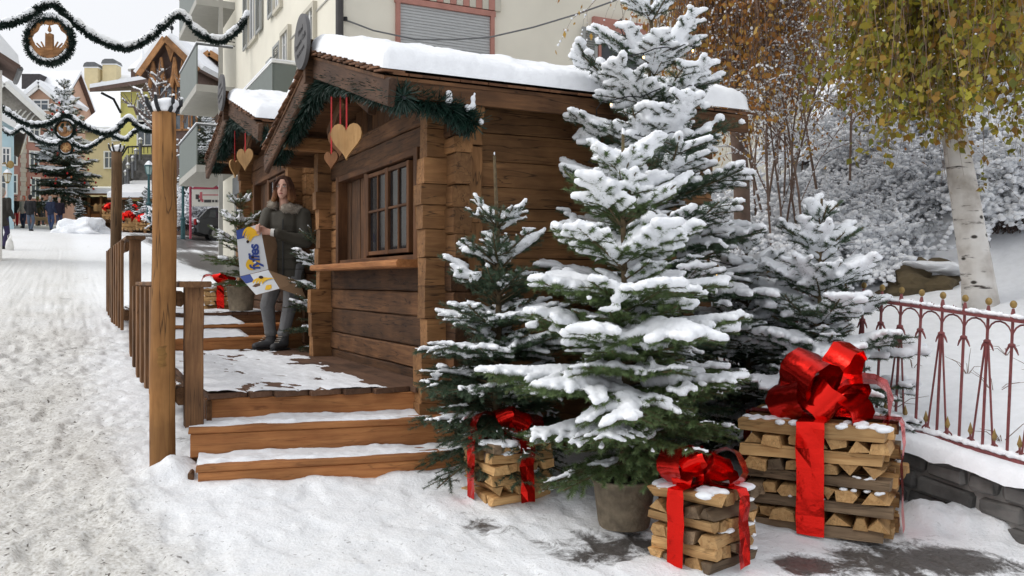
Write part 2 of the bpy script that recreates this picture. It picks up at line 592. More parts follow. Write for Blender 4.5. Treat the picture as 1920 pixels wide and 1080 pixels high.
def make_ground():
    xs = axis(-3.4, 2.3, 0.019, -75, 60)
    ys = axis(-2.5, 4.4, 0.019, -14, 150, 1.10)
    XS, YS = np.meshgrid(xs, ys, indexing='ij')
    X = C0.x + V.x * XS + U.x * YS
    Y = C0.y + V.y * XS + U.y * YS
    Z = ground_np(X, Y)
    # trodden relief: lumps, boot marks, soft drifts
    near = np.exp(-np.maximum(YS - 6, 0) / 9.0)
    lane = smooth(-1.45, -2.15, XS + 0.25 * (fbm(XS * 0.9, YS * 0.9, 5) - 0.5) * 2)
    lump = fbm(XS * 5, YS * 5, 1) - 0.5
    prints = smooth(0.60, 0.74, vnoise(XS * 8.5, YS * 5.2, 9))
    prints2 = smooth(0.62, 0.76, vnoise(XS * 17, YS * 11, 19))
    clods = fbm(XS * 16, YS * 16, 45, 3) - 0.45
    Z += near * (lump * (0.022 + 0.022 * lane) + clods * (0.010 + 0.016 * lane) - prints * (0.010 + 0.014 * lane) - prints2 * (0.004 + 0.012 * lane))
    # clean snow scuffs in front of the stairs
    fore = smooth(-2.1, -1.4, XS) * smooth(0.9, 0.2, YS)
    Z += fore * (0.014 * (fbm(XS * 2.1, YS * 2.1, 33) - 0.4))
    # snow pushed up round the big post, along the stairs and the wall foot
    def mound(cx, cy, r, h, seed):
        nonlocal Z
        d = np.hypot(XS - cx, YS - cy) / r
        Z = Z + h * np.exp(-d * d * 2.2) * (0.15 + 1.5 * fbm(XS * 9, YS * 9, seed, 5))
    for (px, py, r, h) in ((335, 890, 0.2, 0.10), (300, 900, 0.16, 0.05), (450, 918, 0.2, 0.03), (600, 905, 0.2, 0.025), (760, 895, 0.2, 0.03),
                           (860, 890, 0.2, 0.06), (930, 935, 0.22, 0.05), (1790, 985, 0.3, 0.09), (1880, 1010, 0.25, 0.08), (1720, 975, 0.18, 0.07),
                           (215, 600, 0.16, 0.08), (1060, 930, 0.25, 0.05), (240, 930, 0.3, 0.05)):
        g = G(px, py); a, b_ = toS(g.x, g.y)
        mound(a, b_, r, h, int(px))
    # compacted strip right by the deck skirt stays smooth
    grit = lane * (0.68 + 0.6 * fbm(XS * 1.3, YS * 1.3, 3)) * (0.45 + 0.55 * np.exp(-np.maximum(YS - 2, 0) / 7))
    grit = grit + 0.34 * smooth(-0.4, -1.6, YS) * smooth(0.4, -0.9, XS)
    grit += 0.16 * fbm(XS * 1.1, YS * 1.1, 13)
    wet = 0.36 * fbm(XS * 2.4, YS * 2.4, 21) - 0.05 + 0.10 * prints
    for (px, py, r, h) in ((1500, 1062, 0.2, 0.32), (1640, 1065, 0.26, 0.42), (1760, 1050, 0.24, 0.35), (930, 990, 0.15, 0.31), (850, 965, 0.16, 0.26), (1250, 1020, 0.25, 0.24),
                           (1130, 1005, 0.22, 0.25), (1010, 950, 0.25, 0.27), (790, 905, 0.16, 0.3), (1060, 1040, 0.25, 0.22), (640, 940, 0.16, 0.2), (1860, 1060, 0.25, 0.25), (380, 1050, 0.12, 0.14), (420, 1020, 0.1, 0.12), (350, 820, 0.12, 0.3)):
        g = G(px, py); a, b_ = toS(g.x, g.y)
        d = np.hypot(XS - a, YS - b_) / r
        wet = wet + h * np.exp(-d * d)
    wet += 0.10 * lane * near
    wet = wet + 0.42 * smooth(0.1, 1.0, XS) * smooth(10.5, 13, YS) * (0.55 + 0.8 * vnoise(XS * 0.25, YS * 0.9, 61)) * (1 - smooth(40, 60, YS))
    wet = wet + 0.16 * smooth(5, 8, YS) * smooth(-2.6, -1.5, XS) * vnoise(XS * 0.7, YS * 2.0, 71) * smooth(40, 25, YS)
    n, k = XS.shape
    idx = np.arange(n * k).reshape(n, k)
    F_ = np.stack([idx[:-1, :-1], idx[1:, :-1], idx[1:, 1:], idx[:-1, 1:]], -1).reshape(-1, 4)
    me = mesh('ground', np.stack([X, Y, Z], -1).reshape(-1, 3), F_, True)
    ca = me.color_attributes.new('wear', 'FLOAT_COLOR', 'POINT')
    colr = np.zeros((n * k, 4), np.float32); colr[:, 0] = np.clip(grit, 0, 1).ravel(); colr[:, 1] = np.clip(wet, 0, 1).ravel(); colr[:, 3] = 1
    ca.data.foreach_set('color', colr.ravel())
    tag(link('ground', me, None, GROUNDM), 'trodden snow covered street and forecourt', kind='structure')
make_ground()

def make_hill():
    xs = axis(WALLX + 0.12, 7.0, 0.07, WALLX + 0.12, 40, 1.2)
    ys = axis(-5.5, 6.0, 0.08, -22, 12, 1.2)
    XS, YS = np.meshgrid(xs, ys, indexing='ij')
    X = C0.x + V.x * XS + U.x * YS; Y = C0.y + V.y * XS + U.y * YS
    Z = hill_np(X, Y) + 0.10 * (fbm(XS * 1.3, YS * 1.3, 77) - 0.5) + 0.03 * (fbm(XS * 6, YS * 6, 78) - 0.5)
    n, k = XS.shape
    idx = np.arange(n * k).reshape(n, k)
    F_ = np.stack([idx[:-1, :-1], idx[1:, :-1], idx[1:, 1:], idx[:-1, 1:]], -1).reshape(-1, 4)
    o = link('hillside', mesh('hillside', np.stack([X, Y, Z], -1).reshape(-1, 3), F_, True), None, SNOW)
    tag(o, 'snow covered hillside rising behind the iron fence', kind='structure')
make_hill()

# heightfield snow: patches where the thickness is above zero
def snow_sheet(name, pt, nx, ny, th, parent=None, mat=None, bottom=-0.004):
    us = np.linspace(0, 1, nx); vs = np.linspace(0, 1, ny)
    UU, VV = np.meshgrid(us, vs, indexing='ij')
    T = th(UU, VV)
    on = T > 0
    keep = on[:-1, :-1] | on[1:, :-1] | on[1:, 1:] | on[:-1, 1:]
    idx = np.arange(nx * ny).reshape(nx, ny)
    F_ = np.stack([idx[:-1, :-1], idx[1:, :-1], idx[1:, 1:], idx[:-1, 1:]], -1)[keep]
    Z = np.where(on, T, bottom)
    Vx = pt(UU, VV, Z).reshape(-1, 3)
    used = np.unique(F_)
    remap = np.full(nx * ny, -1); remap[used] = np.arange(len(used))
    return link(name, mesh(name, Vx[used], remap[F_], True), parent, mat or SNOW)

def edge_round(u, v, lx, ly, e):
    d = np.minimum(np.minimum(u * lx, (1 - u) * lx), np.minimum(v * ly, (1 - v) * ly))
    t = np.clip(d / e, 0, 1)
    return np.sqrt(np.clip(1 - (1 - t) ** 2, 0, 1))

STONE = plain('wall_stone', (0.13, 0.125, 0.118), 0.8, var=0.5, scale=5, bmp=0.7, bscale=18)
MORTAR = plain('mortar', (0.26, 0.25, 0.235), 0.9, var=0.25, scale=8, bmp=0.5)
ROCKM = plain('brown_rock', (0.10, 0.075, 0.04), 0.85, var=0.5, scale=4, bmp=0.8, bscale=14)

WY0, WY1 = -4.2, 1.6       # street-frame extent of the retaining wall
def wall_top(y): return 0.1 * (y + 5.1) + 0.30
def wall_foot(y):
    p = S(WALLX, y); return gz(p.x, p.y)
def make_wall():
    rng = random.Random(4)
    t = thing('retaining_wall', 'low dark stone retaining wall with snow on top under the iron fence', 'wall', S(WALLX, 0, 0), A27)
    b = MB()
    n = 20
    poly = []
    for i in range(n):
        y0 = WY0 + (WY1 - WY0) * i / n; y1 = WY0 + (WY1 - WY0) * (i + 1) / n
        z0, z1 = wall_top(y0), wall_top(y1)
        g0, g1 = wall_foot(y0) - 0.15, wall_foot(y1) - 0.15
        vs = [(0.02, y0, g0), (0.02, y1, g1), (0.02, y1, z1), (0.02, y0, z0), (0.26, y0, g0), (0.26, y1, g1), (0.26, y1, z1), (0.26, y0, z0)]
        b.add(vs, [(0, 3, 2, 1), (3, 7, 6, 2)])
    b.build('mortar_bed', MORTAR, t)
    # stones, course by course
    rows = 3
    for r in range(rows):
        y = WY0 + rng.uniform(0, 0.1)
        while y < WY1 - 0.1:
            L = rng.uniform(0.17, 0.38)
            yc = y + L / 2
            z0 = wall_foot(yc) - 0.03; z1 = wall_top(yc) - 0.005
            hh = (z1 - z0) / rows
            zc = z0 + (r + 0.5) * hh
            m = MB()
            m.box((0, 0, 0), (0.06, L / 2 - 0.011, hh / 2 - 0.009), None, 0, 0.018)
            vs = [Vector(v) + Vector((rng.uniform(-.008, .008), rng.uniform(-.008, .008), rng.uniform(-.007, .007))) for v in m.V]
            m.V = [tuple(v) for v in vs]
            o = m.build('stone', STONE, t)
            o.location = (0.045 + rng.uniform(-0.012, 0.012), yc, zc); o.rotation_euler = (math.atan(0.1) * 1.0, 0, 0)
            y += L
    def pt(u, v, z):
        y = WY0 + (WY1 - WY0) * v; x = -0.07 + 0.42 * u
        return np.stack([x, y, 0.1 * (y + 5.1) + 0.29 + z], -1)
    def th(u, v):
        e = np.clip(u * 0.42 / 0.09, 0, 1)
        return 0.012 + 0.085 * np.sqrt(np.clip(1 - (1 - e) ** 2, 0, 1)) + 0.05 * (fbm(u * 3, v * 30, 8) - 0.5)
    snow_sheet('snow', pt, 16, 190, th, t)
make_wall()

IRON = plain('red_iron', (0.185, 0.052, 0.052), 0.55, 0.1, var=0.3, scale=25, bmp=0.2)
GOLD = plain('gold_paint', (0.27, 0.18, 0.06), 0.5, 0.3, var=0.3, scale=30)
def make_fence():
    rng = random.Random(8)
    y0, y1 = -3.6, 1.5
    t = thing('iron_fence', 'dark red wrought iron fence with gold finials on the stone wall', 'fence', S(WALLX + 0.1, 0, 0), A27)
    lean = 0.07
    zb = lambda y: wall_top(y) + 0.085        # bottom rail
    HT = 0.71
    def p(y, h, dx=0.0): return Vector((lean * h + dx, y, zb(y) + h))
    for h, nm in ((0.0, 'bottom_rail'), (HT, 'top_rail')):
        m = MB(); R = rot_to(p(y1, h) - p(y0, h))
        m.box((p(y0, h) + p(y1, h)) / 2, ((y1 - y0) / 2 * 1.005, 0.02, 0.008), R)
        m.build(nm, IRON, t)
    step = 0.137; i = 0; y = y0 + 0.03
    arcs = []
    while y < y1:
        m = MB()
        if i % 2 == 0:
            m.tube([p(y, 0.0), p(y, HT + 0.05)], 0.0085, 6)
        else:
            m.tube([p(y, 0.0), p(y, HT + 0.05)], 0.0085, 6)
            for sg in (-1, 1):
                m.tube([p(y + sg * 0.062, 0.0), p(y + sg * 0.012, HT - 0.18), p(y + sg * 0.009, HT - 0.13)], 0.006, 5)
        # collar with curled leaves
        c = p(y, HT - 0.13)
        m.ell(c, (0.018, 0.02, 0.012), 8, 5)
        for sg in (-1, 1):
            m.tube([c + Vector((0, sg * 0.01, 0.0)), c + Vector((0, sg * 0.026, -0.025)), c + Vector((0, sg * 0.036, -0.05))], [0.007, 0.006, 0.003], 5)
        m.build('baluster', IRON, t)
        # arches springing to the neighbours
        a = MB()
        pts = []
        for k in range(9):
            q = math.pi * k / 8
            yy = y + step / 2 - step / 2 * math.cos(q)
            pts.append(p(yy, HT - 0.11 + 0.095 * math.sin(q) ** 0.8))
        a.tube(pts, 0.005, 4); a.build('arch', IRON, t)
        # finial: neck and gold disc
        f = MB(); f.tube([p(y, HT), p(y, HT + 0.035), p(y, HT + 0.06)], [0.016, 0.012, 0.007], 6)
        o = f.build('finial', IRON, t)
        g = MB(); g.ell(p(y, HT + 0.082), (0.01, 0.02, 0.021), 10, 6); g.build('disc', GOLD, o)
        # little spearhead standing on the bottom rail between the bars
        s = MB(); q = p(y + step / 2, 0.02)
        s.tube([q, q + Vector((0, 0, 0.05))], 0.006, 5)
        for sg in (-1, 1):
            s.tube([q + Vector((0, 0, 0.035)), q + Vector((0, sg * 0.022, 0.02)), q + Vector((0, sg * 0.034, -0.005))], [0.006, 0.005, 0.003], 4)
        so = s.build('spear', IRON, t)
        h = MB(); h.tube([q + Vector((0, 0, 0.05)), q + Vector((0, 0, 0.068)), q + Vector((0, 0, 0.115))], [0.006, 0.015, 0.001], 6); h.build('spear_tip', GOLD, so)
        # tiny buds on the top rail
        b = MB(); q = p(y + step / 2, HT + 0.008)
        for sg in (-1, 0, 1):
            b.tube([q, q + Vector((0, sg * 0.016, 0.03 - abs(sg) * 0.008))], [0.006, 0.002], 4)
        b.build('bud', IRON, t)
        y += step; i += 1
    # snow caught along both rails
    cs = []; rs = []
    for h, rr, pr in ((HT + 0.012, 0.019, 0.93), (0.012, 0.026, 0.97)):
        yy = y0
        while yy < y1:
            if rng.random() < pr:
                r = rr * rng.uniform(0.6, 1.25)
                q = p(yy, h); cs.append((q.x + rng.uniform(-.008, .008), q.y, q.z + r * 0.4)); rs.append(r)
            yy += 0.014
    me = fuse(*blobs(cs, rs, ICO1, (0.9, 1, 0.8)), 0.007, 2)
    link('snow', me, t, SNOW)
make_fence()

# boulder on the slope and the pillar at the fence's far end
def lumpy(name, c, r, mat, seed, parent=None, sub=3, amp=0.25, cut=None):
    bm = bmesh.new(); bmesh.ops.create_icosphere(bm, subdivisions=sub, radius=1.0)
    for v in bm.verts:
        n = mnoise.noise(v.co * 1.3 + Vector((seed, seed * 2.1, 0))) * amp + mnoise.noise(v.co * 3.7 + Vector((seed, 0, 3))) * amp * 0.35
        q = v.co * (1 + n)
        if cut is not None: q.z = min(q.z, cut + 0.08 * mnoise.noise(v.co * 4))
        v.co = Vector((q.x * r[0], q.y * r[1], q.z * r[2]))
    me = bpy.data.meshes.new(name); bm.to_mesh(me); bm.free()
    o = link(name, me, parent, mat); o.location = c
    return o
def make_rocks():
    p = P(1735, 520, 8.3)
    t = thing('boulder', 'brown boulder with a snow cap at the foot of the bushes', 'boulder', p)
    lumpy('stone', (0, 0, -0.10), (0.42, 0.34, 0.25), ROCKM, 3, t, 4, 0.55)
    s = lumpy('snow', (0.03, 0.12, 0.07), (0.42, 0.36, 0.10), SNOW, 5, t, 4, 0.5)
    # small pillar
    p = P(1413, 520, 6.3)
    t = thing('stone_pillar', 'short stone pillar with a snow cap between the firs', 'pillar', (p.x, p.y, hz(p.x, p.y) - 0.2), A27)
    h = p.z - hz(p.x, p.y) + 0.2
    m = MB(); m.box((0, 0, h / 2), (0.075, 0.075, h / 2), None, 0, 0.012); m.build('shaft', STONE, t)
    m = MB(); m.box((0, 0, h + 0.03), (0.095, 0.095, 0.025), None, 0, 0.01); m.build('cap', STONE, t)
    lumpy('snow', (0, 0, h + 0.085), (0.10, 0.10, 0.05), SNOW, 7, t, 2, 0.1)
make_rocks()
# ------------------------------------------------------------------ decks, stairs, railings
def plank_piece(name, poly, z0, z1, m, parent, rng, gap=0.004):
    b = MB()
    b.prism(poly, (0, 0, z0), (1, 0, 0), (0, 1, 0), (0, 0, z1 - z0))
    return b.build(name, m, parent)

ST_A = math.radians(16.0)
def make_lower_deck():
    rng = random.Random(2)
    t = thing('lower_deck', 'lower wooden deck with two front steps and patchy snow by the near cabin', 'deck', S(0, 0, DECK), A27)
    fy = lambda x: 0.067 + (-x - 0.131) * 0.2026           # slanted front edge
    x = -1.375
    while x < 0.30:
        w = rng.uniform(0.13, 0.24); x1 = min(x + w, 0.34)
        L = 3.72; y0a, y0b = fy(x), fy(x1)
        g = 0.003
        b = MB()
        j = rng.uniform(-0.006, 0.006)
        # origin at the plank's front, X along the plank
        poly = [(0 + j, g), (L - y0a, g), (L - y0a, x1 - x - g), (y0b - y0a + j, x1 - x - g)]
        b.prism(poly, (0, 0, -0.032), (1, 0, 0), (0, 1, 0), (0, 0, 0.032 + rng.uniform(-0.002, 0.002)))
        o = b.build('plank', DECKW, t)
        o.matrix_basis = Matrix(((0, 1, 0, x), (1, 0, 0, y0a), (0, 0, 1, 0), (0, 0, 0, 1)))
        for v in o.data.vertices: pass
        o.matrix_basis = Matrix(((0, -1, 0, x1), (1, 0, 0, y0a), (0, 0, 1, 0), (0, 0, 0, 1)))
        x = x1
    # stairs: local frame of the steps
    a = Vector((math.cos(ST_A - A27), math.sin(ST_A - A27), 0)); bdir = Vector((-a.y, a.x, 0))
    p0 = Vector((-1.385, fy(-1.385), 0))
    L = 1.72
    def strip(nm, off, back, z0, z1, m, x0=0.0, x1=L, seg=10):
        # beam along a; 'off' towards the viewer
        c0 = p0 - bdir * off + a * x0; c1 = p0 - bdir * off + a * x1
        return beam(nm, c0 + Vector((0, 0, (z0 + z1) / 2)), c1 + Vector((0, 0, (z0 + z1) / 2)), back, z1 - z0, m, t, seg=seg, ch=0.006, jit=0.0015, rng=rng)
    strip('riser', -0.035, 0.03, -0.165, -0.034, STEPW)
    strip('tread', 0.085, 0.27, -0.2, -0.165, STEPW, -0.075)
    strip('riser', 0.19, 0.03, -0.335, -0.201, STEPW, -0.065)
    strip('tread', 0.315, 0.27, -0.37, -0.335, STEPW, -0.02)
    strip('riser', 0.42, 0.03, -0.55, -0.371, STEPW, -0.01)
    for off, z0, z1, nm in ((0.06, -0.5, -0.201, 'stringer'), (0.3, -0.58, -0.371, 'stringer')):
        c = p0 - bdir * (off + 0.0) - a * 0.05
        beam(nm, c - bdir * 0.115 + Vector((0, 0, (z0 + z1) / 2)), c + bdir * 0.2 + Vector((0, 0, (z0 + z1) / 2)), 0.03, z1 - z0, RAILW, t, rng=rng)
    # side skirt under the planks, street side
    beam('skirt_board', (-1.36, 0.3, -0.12), (-1.36, 3.7, -0.12), 0.03, 0.17, RAILW, t, rng=rng)
    for y in (0.5, 1.6, 2.7):
        m = MB(); m.box((-1.25, y, -0.35), (0.05, 0.05, 0.31), None, 0, 0.006); m.build('joist_post', RAILW, t)
    # snow on the planks: worn to the wood along the cabin and in scuffs
    def pt(u, v, z):
        x = -1.37 + 1.62 * u; y0 = 0.067 + (-x - 0.131) * 0.2026
        y = y0 + (3.70 - y0) * v
        return np.stack([x, y, z + 0.002], -1)
    def th(u, v):
        X = u * 1.62; Y = v * 3.6
        cover = 0.62 - 0.55 * smooth(0.52, 0.82, u + 0.15 * (fbm(X * 3, Y * 1.2, 3) - 0.5)) + 0.1 * smooth(0.25, 0.0, u)
        n = fbm(X * 9, Y * 3.2, 44, 5)
        return (cover - n) * 0.03
    snow_sheet('snow', pt, 150, 260, th, t)
    # snow on the two treads
    for off, z, x0, sd in ((0.085, -0.165, -0.075, 5), (0.315, -0.335, -0.02, 9)):
        def pt(u, v, zz, off=off, z=z, x0=x0):
            q = np.stack([p0.x - bdir.x * (off + 0.132 - 0.235 * v) + a.x * (x0 + (L - x0) * u),
                          p0.y - bdir.y * (off + 0.132 - 0.235 * v) + a.y * (x0 + (L - x0) * u), z + zz], -1)
            return q
        def th(u, v, sd=sd):
            n = fbm(u * 14, v * 2.2, sd, 4)
            ed = fbm(u * 10, 0 * v, sd + 3, 4)
            c = smooth(0.0, 0.28, v - 0.35 * (ed - 0.42)) * 0.62 * (1.0 - 0.35 * smooth(0.5, 1.0, u)) + 0.2 * smooth(0.8, 1.0, v)
            return (c - n * 0.85) * 0.055
        snow_sheet('snow', pt, 160, 40, th, t)
    # packed drift against the lowest riser
    cs = []; rs = []
    for i in range(240):
        s = rng.uniform(0, L); d = abs(rng.gauss(0, 0.02))
        q = p0 - bdir * (0.45 + d) + a * s
        base = -0.50 + 0.035 * math.sin(s * 5.1) + 0.025 * math.sin(s * 13)
        r = rng.uniform(0.015, 0.04)
        cs.append((q.x, q.y, base + rng.uniform(-0.05, 0.0))); rs.append(r)
    link('snow_drift', fuse(*blobs(cs, rs, ICO1), 0.012, 4), t, SNOW)
    return t
make_lower_deck()

D2 = 0.34
def make_upper_deck():
    rng = random.Random(12)
    t = thing('upper_deck', 'upper wooden deck with three snowy steps behind the woman', 'deck', S(0, 3.72, DECK), A27)
    x0, x1 = -1.42, 0.28
    zs = [0.0, 0.12, 0.23, 0.34]
    for i in range(3):
        y = 0.0 + 0.34 * i
        beam('riser', (x0, y + 0.015, (zs[i] + zs[i + 1]) / 2 - 0.012), (x1, y + 0.015, (zs[i] + zs[i + 1]) / 2 - 0.012), 0.03, zs[i + 1] - zs[i] - 0.026, STEPW if i == 0 else RAILW, t, seg=8, ch=0.004, jit=0.001, rng=rng)
        if i < 2:
            beam('tread', (x0, y + 0.165, zs[i + 1] - 0.013), (x1, y + 0.165, zs[i + 1] - 0.013), 0.37, 0.026, STEPW, t, seg=8, ch=0.004, jit=0.001, rng=rng)
            def pt(u, v, z, y=y, zz=zs[i + 1]):
                return np.stack([x0 + (x1 - x0) * u, y - 0.01 + 0.345 * v, zz + z], -1)
            def th(u, v, i=i):
                worn = smooth(0.5, 0.62, u + 0.1 * (fbm(u * 6, v * 2, 31 + i) - 0.5))
                return 0.012 + 0.075 * v ** 1.3 * (0.7 + 0.5 * fbm(u * 7, v * 3, 50 + i)) - 0.11 * worn - 0.02 * fbm(u * 18, v * 6, 5)
            snow_sheet('snow', pt, 90, 16, th, t)
    x = x0
    while x < x1 - 0.02:
        w = rng.uniform(0.13, 0.2); xn = min(x + w, x1)
        beam('plank', ((x + xn) / 2, 0.67, zs[3] - 0.013), ((x + xn) / 2, 3.75, zs[3] - 0.013), xn - x - 0.006, 0.026, DECKW, t, seg=2, ch=0.003, jit=0.0005, rng=rng)
        x = xn
    beam('skirt_board', (x0, 0.02, 0.2), (x0, 3.75, 0.2), 0.03, 0.22, RAILW, t, rng=rng)
    def pt(u, v, z):
        return np.stack([x0 + (x1 - x0) * u, 0.67 + 3.05 * v, zs[3] + 0.003 + z], -1)
    def th(u, v):
        return (0.63 - 0.3 * smooth(0.6, 0.85, u) - fbm(u * 12, v * 9, 17, 4)) * 0.03
    snow_sheet('snow', pt, 70, 90, th, t)
make_upper_deck()

def railing(label, x, y0, y1, z_deck, z_top, foot, seed, near_yellow=False):
    rng = random.Random(seed)
    t = thing('deck_railing', label, 'railing', S(x, y0, 0), A27, 'railings along the decks')
    L = y1 - y0
    for i, y in enumerate((0.0, L)):
        zf = foot[i]
        beam('post', (0, y, zf), (0, y, z_top - 0.035), 0.1, 0.1, RAILW, t, up=(0, 1, 0), ch=0.006, jit=0.002, rng=rng)
    beam('cap_rail', (0.0, -0.1, z_top - 0.017), (0.0, L + 0.08, z_top - 0.017), 0.17, 0.034, RAILW, t, ch=0.006, jit=0.001, rng=rng)
    beam('upper_rail', (-0.07, 0.02, z_top - 0.1), (-0.07, L, z_top - 0.1), 0.035, 0.09, RAILW, t, rng=rng)
    beam('lower_rail', (-0.07, 0.02, z_deck + 0.0), (-0.07, L, z_deck + 0.0), 0.05, 0.1, RAILW, t, rng=rng)
    n = int(L / 0.40)
    for k in range(n):
        y = 0.1 + k * (L - 0.2) / (n - 1)
        m = RAILY if (near_yellow and k == 0) else RAILW
        beam('board', (-0.108, y, z_deck - 0.14), (-0.108, y, z_top - 0.038), 0.13 if k else 0.1, 0.026, m, t, up=(1, 0, 0), ch=0.004, jit=0.001, rng=rng)
    cs = []; rs = []
    for i in range(90):
        y = rng.uniform(0.05, L); q = rng.choice((0, 1))
        if q and vnoise(y * 3, 2, seed) > 0.5:
            cs.append((rng.uniform(-.07, .07), y, z_top + 0.0)); rs.append(rng.uniform(.008, .016))
        else:
            cs.append((-0.06, y, z_deck + 0.055)); rs.append(rng.uniform(.012, .02))
    link('snow', fuse(*blobs(cs, rs, ICO1, (1, 1.6, .5)), 0.008, 2), t, SNOW)
    return t
railing('near deck railing at eye height with one bright yellow board', -1.46, 0.22, 3.45, DECK, CH + 0.008, (DECK - 0.17, 0.45), 5, True)
railing('far deck railing of dark boards behind the thin log post', -1.52, 3.95, 7.3, DECK + D2, CH + D2 + 0.1, (0.6, 0.95), 6)

# ------------------------------------------------------------------ cabins
def glass():
    m, nt, b = new_mat('window_glass')
    b.inputs['Base Color'].default_value = (0.02, 0.022, 0.025, 1)
    b.inputs['Roughness'].default_value = 0.06
    b.inputs['Specular IOR Level'].default_value = 0.8
    b.inputs['Alpha'].default_value = 0.75
    return m
GLASS = glass()
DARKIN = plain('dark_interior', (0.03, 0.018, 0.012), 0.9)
FIRG = None

def needle_garland(path, rad, n, L, wid, rng, drop=0.0):
    # tinsel-like rope of flat needles round a path
    path = np.array([tuple(p) for p in path])
    seg = np.linalg.norm(np.diff(path, axis=0), axis=1); cum = np.concatenate([[0], np.cumsum(seg)])
    s = rng.uniform(0, cum[-1], n)
    k = np.clip(np.searchsorted(cum, s) - 1, 0, len(seg) - 1)
    f = ((s - cum[k]) / seg[k])[:, None]
    c = path[k] * (1 - f) + path[k + 1] * f
    d = (path[k + 1] - path[k]) / seg[k][:, None]
    r = rng.normal(size=(n, 3)); r -= (r * d).sum(1, keepdims=True) * d
    r /= np.linalg.norm(r, axis=1, keepdims=True) + 1e-9
    dirn = r + d * rng.uniform(-.8, .8, (n, 1)); dirn[:, 2] -= drop
    dirn /= np.linalg.norm(dirn, axis=1, keepdims=True)
    b = c + r * rng.uniform(0, rad * 0.55, (n, 1))
    tip = b + dirn * (rng.uniform(0.5, 1.1, (n, 1)) * L)
    side = np.cross(dirn, rng.normal(size=(n, 3))); side /= np.linalg.norm(side, axis=1, keepdims=True) + 1e-9
    V_ = np.stack([b - side * wid, b + side * wid, tip + side * wid * 0.5, tip - side * wid * 0.5], 1).reshape(-1, 3)
    return V_, np.arange(4 * n).reshape(n, 4)
TINSEL = plain('tinsel_green', (0.010, 0.034, 0.024), 0.45, var=0.5, scale=14)
TINSELF = plain('tinsel_far', (0.015, 0.03, 0.025), 0.6, var=0.5, scale=9)
SLATE = plain('slate_disc', (0.11, 0.108, 0.11), 0.7, var=0.2, scale=6, bmp=0.2)
INK = plain('dark_lettering', (0.03, 0.028, 0.03), 0.6)
GREYW = wood('grey_board', (0.07, 0.035, 0.02), (0.16, 0.085, 0.05), val=0.2)

def text_obj(name, body, size, m, parent, mat4, extrude=0.001, align='CENTER', shear=0.0, offset=0.0, space=1.0):
    cu = bpy.data.curves.new(name, 'FONT'); cu.body = body; cu.size = size; cu.extrude = extrude
    cu.align_x = align; cu.align_y = 'CENTER'; cu.shear = shear; cu.offset = offset; cu.space_character = space; cu.resolution_u = 3
    o = bpy.data.objects.new('t', cu); COL.objects.link(o)
    dg = bpy.context.evaluated_depsgraph_get()
    me = bpy.data.meshes.new_from_object(o.evaluated_get(dg), depsgraph=dg)
    bpy.data.objects.remove(o)
    me.materials.clear()
    r = link(name, me, parent, m); r.matrix_basis = mat4
    return r

def heart_poly(w, h, n=28):
    p = []
    for i in range(n):
        a = 2 * math.pi * i / n
        x = 16 * math.sin(a) ** 3
        y = 13 * math.cos(a) - 5 * math.cos(2 * a) - 2 * math.cos(3 * a) - math.cos(4 * a)
        p.append((x / 32 * w, (y + 2.5) / 29 * h))
    return p

def heart(label, loc, w, h, ribbon, m, rz=math.radians(72)):
    t = thing('wooden_heart', label, 'heart', loc, rz, 'wooden hearts hanging from the gables')
    b = MB(); pl = heart_poly(w, h)
    b.prism(pl, (-0.009, 0, 0), (0, 1, 0), (0, 0, 1), (0.018, 0, 0)); b.build('heart_board', m, t)
    r = MB(); r.box((0, 0, h * 0.32 + ribbon / 2), (0.002, 0.006, ribbon / 2)); r.build('ribbon', REDRIB, t)
    return t

